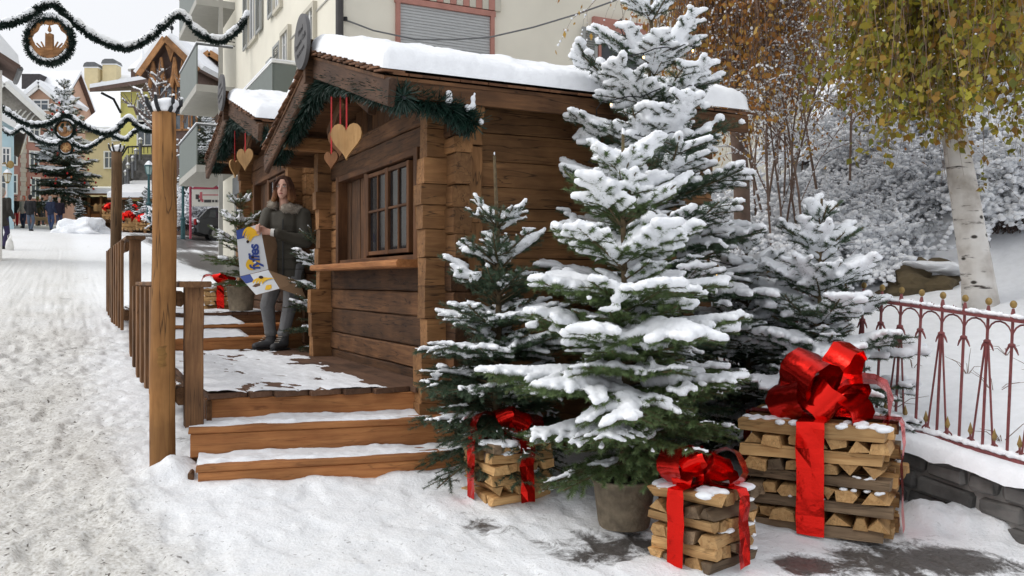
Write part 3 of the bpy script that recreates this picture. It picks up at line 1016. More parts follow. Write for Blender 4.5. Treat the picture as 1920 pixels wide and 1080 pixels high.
def cabin(near):
    rng = random.Random(21 if near else 22)
    yo = 0.0 if near else 3.71
    zo = DECK if near else DECK + D2
    lab = ('near log cabin with snowy shingle roof, window and sill shelf' if near else 'second log cabin farther up behind the woman, snowy roof and slate disc')
    t = thing('log_cabin', lab, 'cabin', S(0, yo, zo), A27, 'market cabins along the deck')
    W, D = 2.74, 2.02
    ridge_y = W / 2
    def roofz(y): return 1.845 + (min(y + 0.3, W + 0.3 - y)) * 0.296
    # --- side walls (run along x) and front wall (along y): hewn logs with crossing ends
    zt = 1.80
    def courses(z0, z1, off):
        zs = [z0 - off]
        while zs[-1] < z1 - 0.1:
            zs.append(zs[-1] + rng.uniform(0.13, 0.22))
        zs[-1] = z1
        return zs
    for side, yy in (('near', 0.06), ('far', W - 0.06)):
        zs = courses(-0.62, zt, 0.0)
        for i in range(len(zs) - 1):
            e = rng.uniform(0.10, 0.19)
            w = 0.125 + rng.uniform(-0.018, 0.018)
            beam('wall_log', (-e, yy, (zs[i] + zs[i + 1]) / 2), (D + rng.uniform(0.05, 0.12), yy, (zs[i] + zs[i + 1]) / 2), w, zs[i + 1] - zs[i] - 0.003, LOGW, t, seg=9, ch=rng.uniform(0.002, 0.006), jit=0.0035, rng=rng)
    oy0, oy1, oz0, oz1 = 0.42, 2.3, 0.80, 1.55
    zs = courses(-0.62, 0.78, 0.07)
    for i in range(len(zs) - 1):
        e = rng.uniform(0.1, 0.18)
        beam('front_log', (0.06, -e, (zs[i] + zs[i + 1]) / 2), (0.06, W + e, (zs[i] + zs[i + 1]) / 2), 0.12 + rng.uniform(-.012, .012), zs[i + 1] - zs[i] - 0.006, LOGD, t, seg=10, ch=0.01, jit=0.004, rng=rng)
    zs = courses(0.80, 1.55, 0.0)
    for i in range(len(zs) - 1):
        for (a, b) in ((-0.14, oy0), (oy1, W + 0.14)):
            a2 = a + (rng.uniform(-.03, .03) if a < 0 else 0); b2 = b + (rng.uniform(-.03, .03) if b > W else 0)
            beam('front_log', (0.06, a2, (zs[i] + zs[i + 1]) / 2), (0.06, b2, (zs[i] + zs[i + 1]) / 2), 0.12 + rng.uniform(-.012, .012), zs[i + 1] - zs[i] - 0.006, LOGW, t, seg=4, ch=0.01, jit=0.004, rng=rng)
    zs = [1.55, 1.70, 1.84]
    for i in range(2):
        e = rng.uniform(0.1, 0.18)
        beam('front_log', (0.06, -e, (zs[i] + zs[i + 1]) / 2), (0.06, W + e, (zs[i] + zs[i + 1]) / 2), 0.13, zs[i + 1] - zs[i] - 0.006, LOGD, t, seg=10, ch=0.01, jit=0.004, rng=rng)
    # gable boards
    y = 0.02
    while y < W - 0.02:
        w = rng.uniform(0.12, 0.17); yn = min(y + w, W - 0.02); yc = (y + yn) / 2
        ztop = roofz(yc) - 0.09
        if ztop > 1.87:
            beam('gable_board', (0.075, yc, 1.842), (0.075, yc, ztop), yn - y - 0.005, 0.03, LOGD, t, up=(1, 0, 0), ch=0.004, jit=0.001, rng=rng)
        y = yn
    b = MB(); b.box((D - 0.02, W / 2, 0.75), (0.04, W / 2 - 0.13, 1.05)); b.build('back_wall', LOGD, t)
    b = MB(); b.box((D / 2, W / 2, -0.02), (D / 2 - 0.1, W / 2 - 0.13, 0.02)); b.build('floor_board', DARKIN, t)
    # upright on the near side wall where the corner logs cross
    if near:
        for z0, z1 in ((0.62, 1.02), (1.025, 1.5), (1.51, 1.76)):
            beam('corner_post', (0.17, -0.035, z0), (0.17, -0.035, z1), 0.11, 0.1, LOGW, t, up=(0, 1, 0), jit=0.005, ch=0.012, rng=rng)
    # --- window: frame, two casements with glazing bars, open shutter, sill shelf
    wf = thing('window', None, None); wf.parent = t
    for (y0, z0, y1, z1, d) in ((oy0, oz0, oy0, oz1, .14), (oy1, oz0, oy1, oz1, .14), (1.57, oz0, 1.57, oz1, .1)):
        beam('window_frame', (0.03, y0, z0), (0.03, y1, z1), 0.07, d, FRAMEW, wf, up=(1, 0, 0), ch=0.004, jit=0.001, rng=rng)
    beam('window_frame', (0.03, oy0, oz1 - 0.02), (0.03, oy1, oz1 - 0.02), 0.13, 0.05, FRAMEW, wf, ch=0.004, jit=0.001, rng=rng)
    beam('window_frame', (0.035, oy0, oz0 + 0.02), (0.035, oy1, oz0 + 0.02), 0.12, 0.04, FRAMEW, wf, ch=0.004, jit=0.001, rng=rng)
    for (a, c) in ((0.62, 1.055), (1.075, 1.52)):
        for (q0, q1) in (((a, oz0 + .06), (a, oz1 - .06)), ((c, oz0 + .06), (c, oz1 - .06))):
            beam('casement', (0.0, q0[0], q0[1]), (0.0, q1[0], q1[1]), 0.045, 0.04, FRAMEW, wf, up=(1, 0, 0), ch=0.004, jit=0.0005, rng=rng)
        for z in (oz0 + .075, oz1 - .075, (oz0 + oz1) / 2 + 0.02):
            beam('glazing_bar', (0.0, a + .02, z), (0.0, c - .02, z), 0.03, 0.03 if z < oz0 + .1 or z > oz1 - .1 else 0.018, FRAMEW, wf, ch=0.003, jit=0.0005, rng=rng)
        beam('glazing_bar', (0.0, (a + c) / 2, oz0 + .075), (0.0, (a + c) / 2, oz1 - .075), 0.018, 0.022, FRAMEW, wf, up=(1, 0, 0), ch=0.003, jit=0.0005, rng=rng)
        b = MB(); b.box((0.004, (a + c) / 2, (oz0 + oz1) / 2), (0.002, (c - a) / 2 - .01, (oz1 - oz0) / 2 - .07)); b.build('pane', GLASS, wf)
    for k in range(5):          # boarded shutter in the left bay
        y0 = 1.65 + k * 0.125
        beam('shutter_board', (0.055 + 0.004 * (k % 2), y0 + 0.06, oz0 + .04), (0.055 + 0.004 * (k % 2), y0 + 0.06, oz1 - .05), 0.118, 0.025, LOGD, wf, up=(1, 0, 0), ch=0.004, jit=0.001, rng=rng)
    for k in range(2):
        beam('shutter_board', (0.02, 0.48 + 0.06 * k, oz0 + .04), (0.02, 0.48 + 0.06 * k, oz1 - .05), 0.055, 0.02, LOGD, wf, up=(1, 0, 0), ch=0.004, jit=0.001, rng=rng)
    beam('sill_shelf', (-0.08, 0.30, 0.775), (-0.08, 2.52, 0.775), 0.27, 0.05, STEPW if near else LOGW, t, ch=0.012, jit=0.003, rng=rng)
    # goods and white cloth dimly seen behind the panes
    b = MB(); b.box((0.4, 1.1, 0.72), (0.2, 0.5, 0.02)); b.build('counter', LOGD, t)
    # --- roof: rafters, boards, shingles, snow
    xo, xe = -0.5, D + 0.18
    up = Vector((0, -0.296, 1)).normalized()
    for sg in (-1, 1):
        def rp(x, s, dz=0.0):            # s = 0 at the eave, 1 at the ridge
            y = -0.3 + (ridge_y + 0.3) * s
            if sg > 0: y = W - y
            return Vector((x, y, 1.845 + 0.296 * (ridge_y + 0.3) * s + dz))
        # roof boards under the shingles
        b = MB(); b.prism([(0, 0), (1, 0), (1, 1), (0, 1)], rp(xo, 0, -0.035), rp(xe, 0) - rp(xo, 0), rp(xo, 0.995) - rp(xo, 0), (0, 0, 0.02)); b.build('roof_board', LOGD, t)
        # barge board on the gable, hewn, hanging a little below
        beam('barge_board', rp(xo + 0.03, -0.035, -0.105), rp(xo + 0.03, 0.985, -0.095), 0.045, 0.16, GREYW, t, ch=0.01, jit=0.004, rng=rng)
        beam('fascia', rp(xo + 0.06, 0.012, -0.085), rp(xe, 0.012, -0.085), 0.03, 0.105, LOGD, t, seg=8, ch=0.004, jit=0.001, rng=rng)
        for x in (0.1, 0.98, 1.86):
            if sg < 0 and near or x < 0.2:
                q0 = rp(x, 0.03, -0.2); q1 = rp(x, 0.26, -0.2)
                beam('rafter_end', q0, q1, 0.11, 0.12, LOGW, t, ch=0.012, jit=0.004, rng=rng)
        # shingles: every piece along the two visible edges, laid double
        nrow = 13
        for r in range(nrow):
            s = r / nrow
            for dbl in range(2):
                c = rp(xo - 0.02 + rng.uniform(-.012, .012), s + 0.035 + 0.035 * dbl, 0.008 + 0.012 * dbl)
                L = 0.2; w = (ridge_y + 0.3) / nrow * 1.05
                m = MB(); m.box((0, 0, 0), (0.07, w * 0.55, 0.006)); 
                o = m.build('shingle', SHING, t)
                d = (rp(0, 1) - rp(0, 0)).normalized()
                R = Matrix((Vector((1, 0, 0)), d, Vector((1, 0, 0)).cross(d))).transposed()
                R = R @ Matrix.Rotation(math.radians(rng.uniform(-1, 1) - (7 if sg < 0 else -7) * (1 if sg < 0 else 1)), 3, 'X')
                o.matrix_basis = Matrix.Translation(c + Vector((0.07, 0, 0))) @ R.to_4x4()
        if sg < 0:
            x = xo + 0.05
            while x < xe:
                w = rng.uniform(0.07, 0.13)
                c = rp(x + w / 2, 0.035 + rng.uniform(-.006, .006), 0.004)
                m = MB(); m.box((0, 0, 0), (w / 2 - 0.002, 0.08, 0.007)); o = m.build('shingle', SHING, t)
                d = (rp(0, 1) - rp(0, 0)).normalized()
                R = Matrix((Vector((1, 0, 0)), d, Vector((1, 0, 0)).cross(d))).transposed()
                o.matrix_basis = Matrix.Translation(c) @ R.to_4x4()
                x += w
    # thick snow over both slopes, one skin
    Lx = xe - xo + 0.02; Ly = W + 0.62
    T0 = 0.128 if near else 0.12
    def pt(u, v, z):
        # bulge outward where it is thick at the eaves
        x = xo - 0.01 + Lx * u; y = -0.31 + Ly * v
        bz = 1.845 + 0.296 * np.minimum(y + 0.3, W + 0.3 - y)
        rr = 1 - np.minimum(1, np.abs((y - ridge_y) / 0.12)); bz = bz - 0.018 * rr ** 2
        return np.stack([x, y, bz + 0.024 + z], -1)
    def th(u, v):
        e = edge_round(u, v, Lx, Ly, 0.085)
        n = 0.085 * (fbm(u * Lx * 2.1, v * Ly * 2.1, 91) - 0.5) + 0.045 * (fbm(u * Lx * 9, v * Ly * 9, 92) - 0.5)
        return 0.004 + (T0 + n) * e
    snow_sheet('roof_snow', pt, 150, 130, th, t)
    # ridge pole, purlins under the gable overhang
    for (y, z) in ((ridge_y, roofz(ridge_y) - 0.13), (0.18, roofz(0.18) - 0.13), (W - 0.18, roofz(W - 0.18) - 0.13)):
        beam('purlin', (xo + 0.06, y, z), (0.25, y, z), 0.1, 0.12, LOGW, t, ch=0.014, jit=0.004, rng=rng)
    # diagonal braces of the gable
    for sg in (-1, 1):
        beam('brace', (-0.2, ridge_y + sg * 0.12, 2.05), (-0.2, ridge_y + sg * 0.55, 1.86), 0.06, 0.08, LOGD, t, rng=rng)
    # --- evergreen rope under the gable edge
    g = np.random.RandomState(31 if near else 32)
    path = [Vector((xo + 0.1, -0.36, 1.70)), Vector((xo + 0.1, -0.1, 1.78)), Vector((xo + 0.1, 0.4, 1.92)), Vector((xo + 0.1, 1.0, 2.08)), Vector((xo + 0.1, ridge_y, 2.13)),
            Vector((xo + 0.1, 1.8, 2.06)), Vector((xo + 0.1, 2.3, 1.93)), Vector((xo + 0.1, 2.75, 1.82)), Vector((xo + 0.1, 2.98, 1.77))]
    V1, F1 = needle_garland(path, 0.09, 9000, 0.085, 0.0035, g, 0.35)
    gt = thing('fir_garland', 'dark green fir garland under the gable of the %s cabin' % ('near' if near else 'second'), 'garland', S(0, yo, zo), A27, 'green garlands under the gables')
    link('needles', mesh('needles', V1, F1), gt, TINSEL)
    m = MB(); m.tube(path, 0.012, 5); m.build('wire', METALD, gt)
    if near:     # free end with snow, lying on the corner
        path = [Vector((xo + 0.1, -0.2, 1.74)), Vector((-0.2, -0.26, 1.72)), Vector((-0.02, -0.26, 1.66)), Vector((0.1, -0.24, 1.6))]
        V1, F1 = needle_garland(path, 0.09, 2200, 0.085, 0.0035, g, 0.3)
        link('needles', mesh('needles', V1, F1), gt, TINSEL)
        cs = [(-0.1, -0.3, 1.73), (-0.1, -0.3, 1.76), (0.06, -0.28, 1.71), (0.06, -0.28, 1.75), (0.07, -0.28, 1.78), (0.02, -0.3, 1.69), (0.12, -0.28, 1.62), (0.1, -0.27, 1.8)]
        link('snow', fuse(*blobs(cs, [.026, .022, .025, .024, .018, .02, .018, .014], ICO2, (1, 1, 1.2)), 0.006, 2), gt, SNOW)
    # --- slate disc on the gable tip
    dt = thing('sign_disc', 'round grey slate sign on the gable tip of the %s cabin' % ('near' if near else 'second'), 'sign',
               (t.matrix_basis @ Vector((xo - 0.06, ridge_y, 2.42))), A27, 'slate signs on the cabins')
    rd = 0.2
    b = MB(); b.tube([(-0.013, 0, 0), (0.013, 0, 0)], rd, 40); o = b.build('disc', SLATE, dt)
    b = MB(); b.box((0.045, 0, -0.14), (0.03, 0.03, 0.16)); b.build('bracket', LOGD, dt)
    # lettering faces the street (-x): text x axis = -y
    Rt = Matrix(((0, 0, -1, -0.0145), (-1, 0, 0, 0), (0, 1, 0, 0), (0, 0, 0, 1)))
    for txt, z, s in (('Hotel', 0.08, 0.06), ('Demetz Cafè', 0.0, 0.06), ('Pasticceria', -0.075, 0.055)):
        text_obj('lettering', txt, s, INK, dt, Rt @ Matrix.Translation((0, z, 0)) @ Matrix.Rotation(math.radians(10), 4, 'Z'), 0.0008)
    # --- hearts
    T = t.matrix_basis
    if near:
        heart('large pale wooden heart on a red ribbon under the near gable', T @ Vector((-0.42, 0.71, 1.60)), 0.235, 0.25, 0.33, HEARTW)
        heart('mid-size dark wooden heart behind the red ribbons, near gable', T @ Vector((-0.3, 1.28, 1.68)), 0.2, 0.21, 0.3, HEARTD)
        heart('smallest dark wooden heart hanging low under the near gable', T @ Vector((-0.40, 1.16, 1.53)), 0.11, 0.13, 0.42, HEARTD)
    else:
        heart('pale wooden heart hanging under the second cabin gable', T @ Vector((-0.42, 0.72, 1.60)), 0.2, 0.24, 0.33, HEARTW)
        heart('pale heart seen edge-on beside a red ribbon, second cabin', T @ Vector((-0.42, 1.35, 1.58)), 0.17, 0.2, 0.36, HEARTW, math.radians(-25))
    return t
cabin(True)
cabin(False)
# ------------------------------------------------------------------ firs
def needle_mat(name, c1, c2, rough=0.5):
    m, nt, b = new_mat(name)
    v = coords(nt, rand=True)
    n = noise(nt, v, 9, 3)
    g = nt.nodes.new('ShaderNodeNewGeometry')
    r = ramp(nt, [(0.0, c1), (0.55, tuple((a + b_) / 2 for a, b_ in zip(c1, c2))), (1.0, c2)])
    ad = nt.nodes.new('ShaderNodeMath'); ad.operation = 'MULTIPLY_ADD'; ad.inputs[1].default_value = 0.6
    nt.links.new(g.outputs['Random Per Island'], ad.inputs[0])
    ml = nt.nodes.new('ShaderNodeMath'); ml.operation = 'MULTIPLY'; ml.inputs[1].default_value = 0.7
    nt.links.new(n.outputs['Fac'], ml.inputs[0]); nt.links.new(ml.outputs[0], ad.inputs[2])
    nt.links.new(ad.outputs[0], r.inputs['Fac'])
    nt.links.new(r.outputs['Color'], b.inputs['Base Color'])
    b.inputs['Roughness'].default_value = rough
    b.inputs['Specular IOR Level'].default_value = 0.35
    return m
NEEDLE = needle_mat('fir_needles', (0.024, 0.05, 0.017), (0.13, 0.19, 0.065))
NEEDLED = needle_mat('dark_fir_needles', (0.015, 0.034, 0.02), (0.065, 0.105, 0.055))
BARKT = plain('twig_bark', (0.12, 0.085, 0.045), 0.85, var=0.4, scale=30, bmp=0.4)

def gen_fir(H, R, seed, z0=0.12, whorls=7, per=6, snow=1.0, nd=520, nl=0.024, nw=0.0016, leader=0.2, top_up=48, bot_up=-4, voxel=0.012, sub=True, low_bare=0.0, inter=3, expo=0.85, snow_bot=0.5, low=0.62, lat=0.088):
    rng = np.random.RandomState(seed); R0 = random.Random(seed)
    seg_a = []; seg_b = []; seg_r = []     # twigs that carry needles
    stems = MB(); sc = []; sr = []
    axis_x = lambda z: 0.012 * math.sin(z * 3 + seed); axis_y = lambda z: 0.012 * math.cos(z * 2.3 + seed)
    tp = [Vector((axis_x(z), axis_y(z), z)) for z in np.linspace(0, H, 12)]
    def branch(z, az, L, el, s_on):
        k = 8
        pts = []
        d0 = Vector((math.cos(az), math.sin(az), 0)); sd = Vector((-d0.y, d0.x, 0))
        bend = R0.uniform(-0.12, 0.12)
        for i in range(k + 1):
            t = i / k
            r = L * t * math.cos(el) * (1 - 0.04 * t)
            zz = L * (t * math.sin(el) - 0.10 * t * t * (1.2 - math.sin(el)) + 0.07 * t ** 3)
            pts.append(Vector((axis_x(z), axis_y(z), z)) + d0 * r + sd * (bend * L * t * t) + Vector((0, 0, zz)))
        stems.tube(pts, [0.004 + 0.011 * (L / 0.9) * (1 - i / k) for i in range(k + 1)], 4)
        for i in range(k):
            if i >= 1 or L < 0.25:
                seg_a.append(pts[i]); seg_b.append(pts[i + 1]); seg_r.append(1.0)
        # snow on the axis
        gap = R0.random()
        def drop(p, r):
            if r > 0.006:
                sc.append((p.x + R0.gauss(0, .004), p.y + R0.gauss(0, .004), p.z + r * 0.62 + 0.006)); sr.append(r)
        def on(p):
            return mnoise.noise(p * 4.2 + Vector((seed * 3.1, 0, 0))) > 0.27 - 0.50 * s_on
        if s_on > 0:
            n = int(L / 0.016)
            for i in range(n):
                t = 0.12 + 0.86 * i / max(n - 1, 1)
                q = t * k; a = int(min(q, k - 1)); f = q - a
                p = pts[a].lerp(pts[a + 1], f)
                if on(p):
                    drop(p, s_on * (0.034 + 0.032 * math.sin(min(t * 1.1, 1) * math.pi) + 0.012 * mnoise.noise(p * 9)) * (0.42 + 0.58 * min(L / 0.6, 1)))
        # laterals, in the plane of the spray
        s = 0.16 * L + 0.03
        side = 1
        sp = lat
        while s < L * 0.97:
            t = s / L; q = t * k; a = int(min(q, k - 1)); f = q - a
            p = pts[a].lerp(pts[a + 1], f); ax = (pts[a + 1] - pts[a]).normalized()
            for sg in (-1, 1):
                ll = (0.16 * L + 0.55 * (L - s) * (0.55 + 0.45 * min(1, s / (0.35 * L)))) * R0.uniform(0.7, 1.1)
                ll = min(ll, 0.36)
                if ll < 0.03: ll = 0.03
                if R0.random() < 0.06: continue
                an = math.radians(R0.uniform(42, 60))
                nrm = ax.cross(sd).normalized()
                if nrm.z < 0: nrm = -nrm
                dirn = ax * math.cos(an) + (nrm.cross(ax)).normalized() * sg * math.sin(an) + Vector((0, 0, R0.uniform(-0.10, 0.12)))
                dirn.normalize()
                m1 = p + dirn * ll * 0.5; e = p + dirn * ll + Vector((0, 0, -0.10 * ll)) + ax * 0.08 * ll
                seg_a.append(p); seg_b.append(m1); seg_r.append(0.9)
                seg_a.append(m1); seg_b.append(e); seg_r.append(0.9)
                if ll > 0.1: stems.tube([p, m1, e], [0.004, 0.003, 0.0015], 3)
                if s_on > 0:
                    nn = int(ll / 0.017) + 1
                    for i in range(nn):
                        tt = (i + 0.5) / nn
                        pp = p.lerp(m1, tt * 2) if tt < 0.5 else m1.lerp(e, tt * 2 - 1)
                        if on(pp): drop(pp, s_on * (0.039 - 0.013 * tt + 0.009 * mnoise.noise(pp * 11)) * (0.42 + 0.58 * min(L / 0.55, 1)))
                if sub and ll > 0.11:
                    u = 0.03
                    while u < ll * 0.92:
                        tt = u / ll
                        pp = p.lerp(m1, tt * 2) if tt < 0.5 else m1.lerp(e, tt * 2 - 1)
                        for s2 in (-1, 1):
                            l2 = min(0.12, (ll - u) * 0.55) * R0.uniform(.7, 1.15)
                            if l2 < 0.02: continue
                            d2 = dirn * 0.66 + (nrm.cross(dirn)).normalized() * s2 * 0.75 + Vector((0, 0, R0.uniform(-.15, .08)))
                            e2 = pp + d2.normalized() * l2
                            seg_a.append(pp); seg_b.append(e2); seg_r.append(0.8)
                            if s_on > 0 and R0.random() < 0.35:
                                for tt2 in (0.35, 0.7, 1.0):
                                    p2 = pp.lerp(e2, tt2)
                                    if on(p2): drop(p2, s_on * (0.019 - 0.006 * tt2) * R0.uniform(.7, 1.2))
                        u += 0.075
            s += sp * R0.uniform(0.85, 1.2)
    zt = H * (1 - leader)
    whz = [z0 + (zt - z0) * (i / (whorls - 1)) ** 1.08 for i in range(whorls)]
    def rad(z):
        q = (z - z0) / (H - z0)
        return R * max(0.0, 1 - q) ** expo * (low + (1 - low) * min(1.0, q * 4.5))
    for i, z in enumerate(whz):
        f = (z - z0) / (H - z0)
        nb = per if i < whorls - 1 else max(4, per - 1)
        az0 = R0.uniform(0, 6.28)
        for b_ in range(nb):
            az = az0 + 2 * math.pi * (b_ + R0.uniform(-.25, .25)) / nb
            el = math.radians(bot_up + (top_up - bot_up) * f ** 0.8 + R0.uniform(-7, 7))
            L = rad(z) * R0.uniform(0.82, 1.12) / max(math.cos(el), 0.55) + 0.07
            branch(z + R0.uniform(-.03, .03), az, L, el, snow * (snow_bot + (1 - snow_bot) * min(1, f * 3.0)) * R0.uniform(0.75, 1.2))
        if i < whorls - 1:
            for b_ in range(int(round(inter * (1.35 - 1.25 * f)))):
                zz = R0.uniform(z + 0.05, whz[i + 1] - 0.03); az = R0.uniform(0, 6.28)
                ff = (zz - z0) / (H - z0)
                branch(zz, az, rad(zz) * R0.uniform(0.5, 0.95) * (1 - .45 * ff) + 0.04, math.radians(bot_up + 8 + (top_up - bot_up) * ff), snow * 0.6 * (snow_bot + (1 - snow_bot) * min(1, ff * 3)))
    # leader with needles pressed along it
    for i in range(6):
        a = zt + (H - zt) * i / 6; b_ = zt + (H - zt) * (i + 1) / 6
        seg_a.append(Vector((axis_x(a), axis_y(a), a))); seg_b.append(Vector((axis_x(b_), axis_y(b_), b_))); seg_r.append(0.45)
    if snow > 0:
        for i in range(3):
            sc.append((axis_x(H), axis_y(H), H + 0.012 * i)); sr.append(0.014 * snow)
    A = np.array([v[:] for v in seg_a]); B = np.array([v[:] for v in seg_b]); RR = np.array(seg_r)
    Ls = np.linalg.norm(B - A, axis=1)
    n = int(Ls.sum() * nd)
    pick = rng.choice(len(A), n, p=Ls / Ls.sum())
    t = rng.uniform(0, 1, (n, 1))
    base = A[pick] * (1 - t) + B[pick] * t
    d = (B - A)[pick] / Ls[pick][:, None]
    r = rng.normal(size=(n, 3)) * np.array([1, 1, 0.75]) + np.array([0, 0, 0.25])
    r -= (r * d).sum(1, keepdims=True) * d; r /= np.linalg.norm(r, axis=1, keepdims=True) + 1e-9
    dirn = r * 0.85 + d * rng.uniform(0.35, 0.8, (n, 1)); dirn /= np.linalg.norm(dirn, axis=1, keepdims=True)
    side = np.cross(dirn, d); side /= np.linalg.norm(side, axis=1, keepdims=True) + 1e-9
    ln = nl * rng.uniform(0.7, 1.15, (n, 1)) * (0.55 + 0.45 * RR[pick][:, None])
    tip = base + dirn * ln
    Vn = np.stack([base - side * nw, base + side * nw, tip], 1).reshape(-1, 3)
    Fn = np.arange(3 * n).reshape(n, 3)
    trunk = MB(); trunk.tube(tp, [0.028 * (H / 2) * (1 - 0.85 * i / 11) + 0.004 for i in range(12)], 8)
    tV, tF = trunk.V, trunk.F
    stems_me = mesh('branches', stems.V, stems.F, True)
    trunk_me = mesh('trunk', tV, tF, True)
    need_me = mesh('needles', Vn, Fn)
    snow_me = None
    if snow > 0 and sc:
        snow_me = fuse(*blobs(sc, sr, ICO1, (1.08, 1.08, 0.88)), voxel, 3, 0.5, 0.0, voxel * 0.14)

    return dict(trunk=trunk_me, branches=stems_me, needles=need_me, snow=snow_me, n=n, nb=len(sc))

POTM = plain('wicker_pot', (0.2, 0.16, 0.11), 0.85, var=0.35, scale=18, bmp=0.6, bscale=60)
SOIL = plain('soil', (0.04, 0.03, 0.02), 0.95)
def place_fir(label, loc, rz, g, nm=None, pot=None, name='fir_tree', group='potted firs', mats=None):
    t = thing(name, label, 'fir tree', loc, rz, group)
    zoff = 0.0
    if pot:
        r, h = pot
        m = MB(); m.lathe([(r * .8, 0), (r * .84, h * .1), (r, h * .93), (r * 1.06, h * .94), (r * 1.07, h), (r * .95, h), (r * .93, h * .9)], n=24, close=False)
        m.lathe([(r * .8, 0), (0.001, 0)], n=24, close=False)
        m.build('pot', POTM, t, True)
        m = MB(); m.lathe([(r * .95, h * .9), (0.001, h * .92)], n=20, close=False); m.build('soil', SOIL, t)
        zoff = h * 0.9
    for k, m in (('trunk', BARKT), ('branches', BARKT), ('needles', nm or NEEDLE), ('snow', SNOW)):
        if g[k] is None: continue
        if not g[k].materials: g[k].materials.append(m)
        o = bpy.data.objects.new(k, g[k]); COL.objects.link(o); o.parent = t; o.location = (0, 0, zoff)
        if k in ('snow', 'needles', 'branches'): o['kind'] = 'stuff'
    return t

def near_firs():
    g = G(1170, 990)
    top = P(1215, 245, 4.32).z
    f1 = gen_fir(top - g.z - 0.22, 0.74, 101, z0=0.11, whorls=8, per=8, snow=1.0, nd=1050, nl=0.027, leader=0.13, top_up=46, bot_up=-14, inter=10, voxel=0.0115, expo=0.84, snow_bot=0.3, low=.46)
    place_fir('nearest fir in a woven pot between the small firewood gifts', g, 0.4, f1, None, (0.155, 0.24))
    p = P(1223, 500, 5.5)
    z = gz(p.x, p.y)
    f2 = gen_fir(P(0, -12, 5.5).z - z, 0.84, 202, z0=0.25, whorls=10, per=8, snow=0.95, nd=800, nl=0.027, leader=0.06, top_up=42, bot_up=-4, inter=7, voxel=0.0135, expo=0.62)
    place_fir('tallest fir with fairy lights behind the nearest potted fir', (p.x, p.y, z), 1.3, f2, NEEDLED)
    p = P(930, 500, 4.95); z = gz(p.x, p.y)
    f3 = gen_fir(P(0, 292, 4.95).z - z - 0.1, 0.64, 303, z0=0.12, whorls=8, per=9, snow=0.68, nd=900, nl=0.026, leader=0.24, top_up=50, bot_up=-12, inter=11, voxel=0.0115, expo=1.2, snow_bot=0.35)
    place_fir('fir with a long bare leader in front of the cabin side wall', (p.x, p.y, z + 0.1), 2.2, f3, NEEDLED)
    p = P(1540, 500, 5.4); z = gz(p.x, p.y)
    f4 = gen_fir(P(0, 372, 5.4).z - z, 0.70, 404, z0=0.15, whorls=8, per=9, snow=1.02, nd=800, nl=0.027, leader=0.08, top_up=45, bot_up=-10, inter=10, voxel=0.0125, expo=0.92)
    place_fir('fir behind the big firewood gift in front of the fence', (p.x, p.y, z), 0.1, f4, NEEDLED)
    # gap between the cabins, and the potted one on the upper deck
    p = S(0.04, 3.2, DECK)
    f5 = gen_fir(1.42, 0.36, 505, z0=0.05, whorls=6, per=7, snow=0.62, nd=420, leader=0.3, top_up=50, bot_up=-5, inter=3, voxel=0.014, nw=0.0022, expo=0.8)
    place_fir('dark fir standing in the gap between the two cabins', p, 0.5, f5, NEEDLED)
    p = P(452, 570, 9.5)
    f6 = gen_fir(1.02, 0.42, 606, z0=0.06, whorls=5, per=8, snow=0.58, nd=420, leader=0.16, top_up=55, bot_up=0, inter=3, voxel=0.014, nw=0.0022)
    place_fir('fir in a tall grey pot on the upper deck beside the woman', (p.x, p.y, DECK + D2 + 0.005), 0.9, f6, None, (0.15, 0.27))
    # one more half hidden behind the tall fir's right side
    p = P(1400, 500, 5.9); z = gz(p.x, p.y)
    o = place_fir('fir half hidden between the tallest fir and the fence', (p.x, p.y, z), 3.0, f4, NEEDLED)
    o.scale = (0.92, 0.92, 0.86)
near_firs()

# fairy lights wound through the tallest fir
def bulb_mat():
    m, nt, b = new_mat('warm_bulb')
    b.inputs['Base Color'].default_value = (1, .8, .4, 1)
    b.inputs['Emission Color'].default_value = (1, .62, .2, 1); b.inputs['Emission Strength'].default_value = 6
    return m
BULB = bulb_mat()
def fairy_lights():
    p = P(1223, 500, 5.5); z0 = gz(p.x, p.y)
    t = thing('fairy_lights', 'dark cable of warm fairy lights wound through the tallest fir', 'string lights', (p.x, p.y, z0))
    pts = []; rng = random.Random(3)
    for i in range(150):
        f = i / 149; z = 1.0 + 1.75 * f; a = f * 2 * math.pi * 6.5 + 0.4
        r = 0.62 * (1 - (z - 0.25) / 3.0) ** 0.62 * rng.uniform(0.82, 1.05) + 0.02
        pts.append(Vector((r * math.cos(a), r * math.sin(a), z + rng.uniform(-.03, .03))))
    m = MB(); m.tube(pts, 0.0035, 4); m.build('cable', METALD, t)
    for i in range(4, 150, 5):
        m = MB(); m.tube([pts[i], pts[i] + Vector((0, 0, -0.018))], 0.004, 5)
        m.build('bulb_socket', METALD, t)
        m = MB(); m.ell(pts[i] + Vector((0, 0, -0.025)), (.0055, .0055, .009), 6, 5); m.build('bulb', BULB, t)
fairy_lights()
# ------------------------------------------------------------------ firewood gifts with red foil bows
def foil():
    m, nt, b = new_mat('red_foil')
    v = coords(nt, rand=True)
    n = noise(nt, v, 14, 3, 0.5)
    b.inputs['Base Color'].default_value = (0.72, 0.016, 0.010, 1)
    b.inputs['Metallic'].default_value = 0.9; b.inputs['Roughness'].default_value = 0.2
    bump(nt, b, n.outputs['Fac'], 0.25, 0.02)
    return m
FOIL = foil()

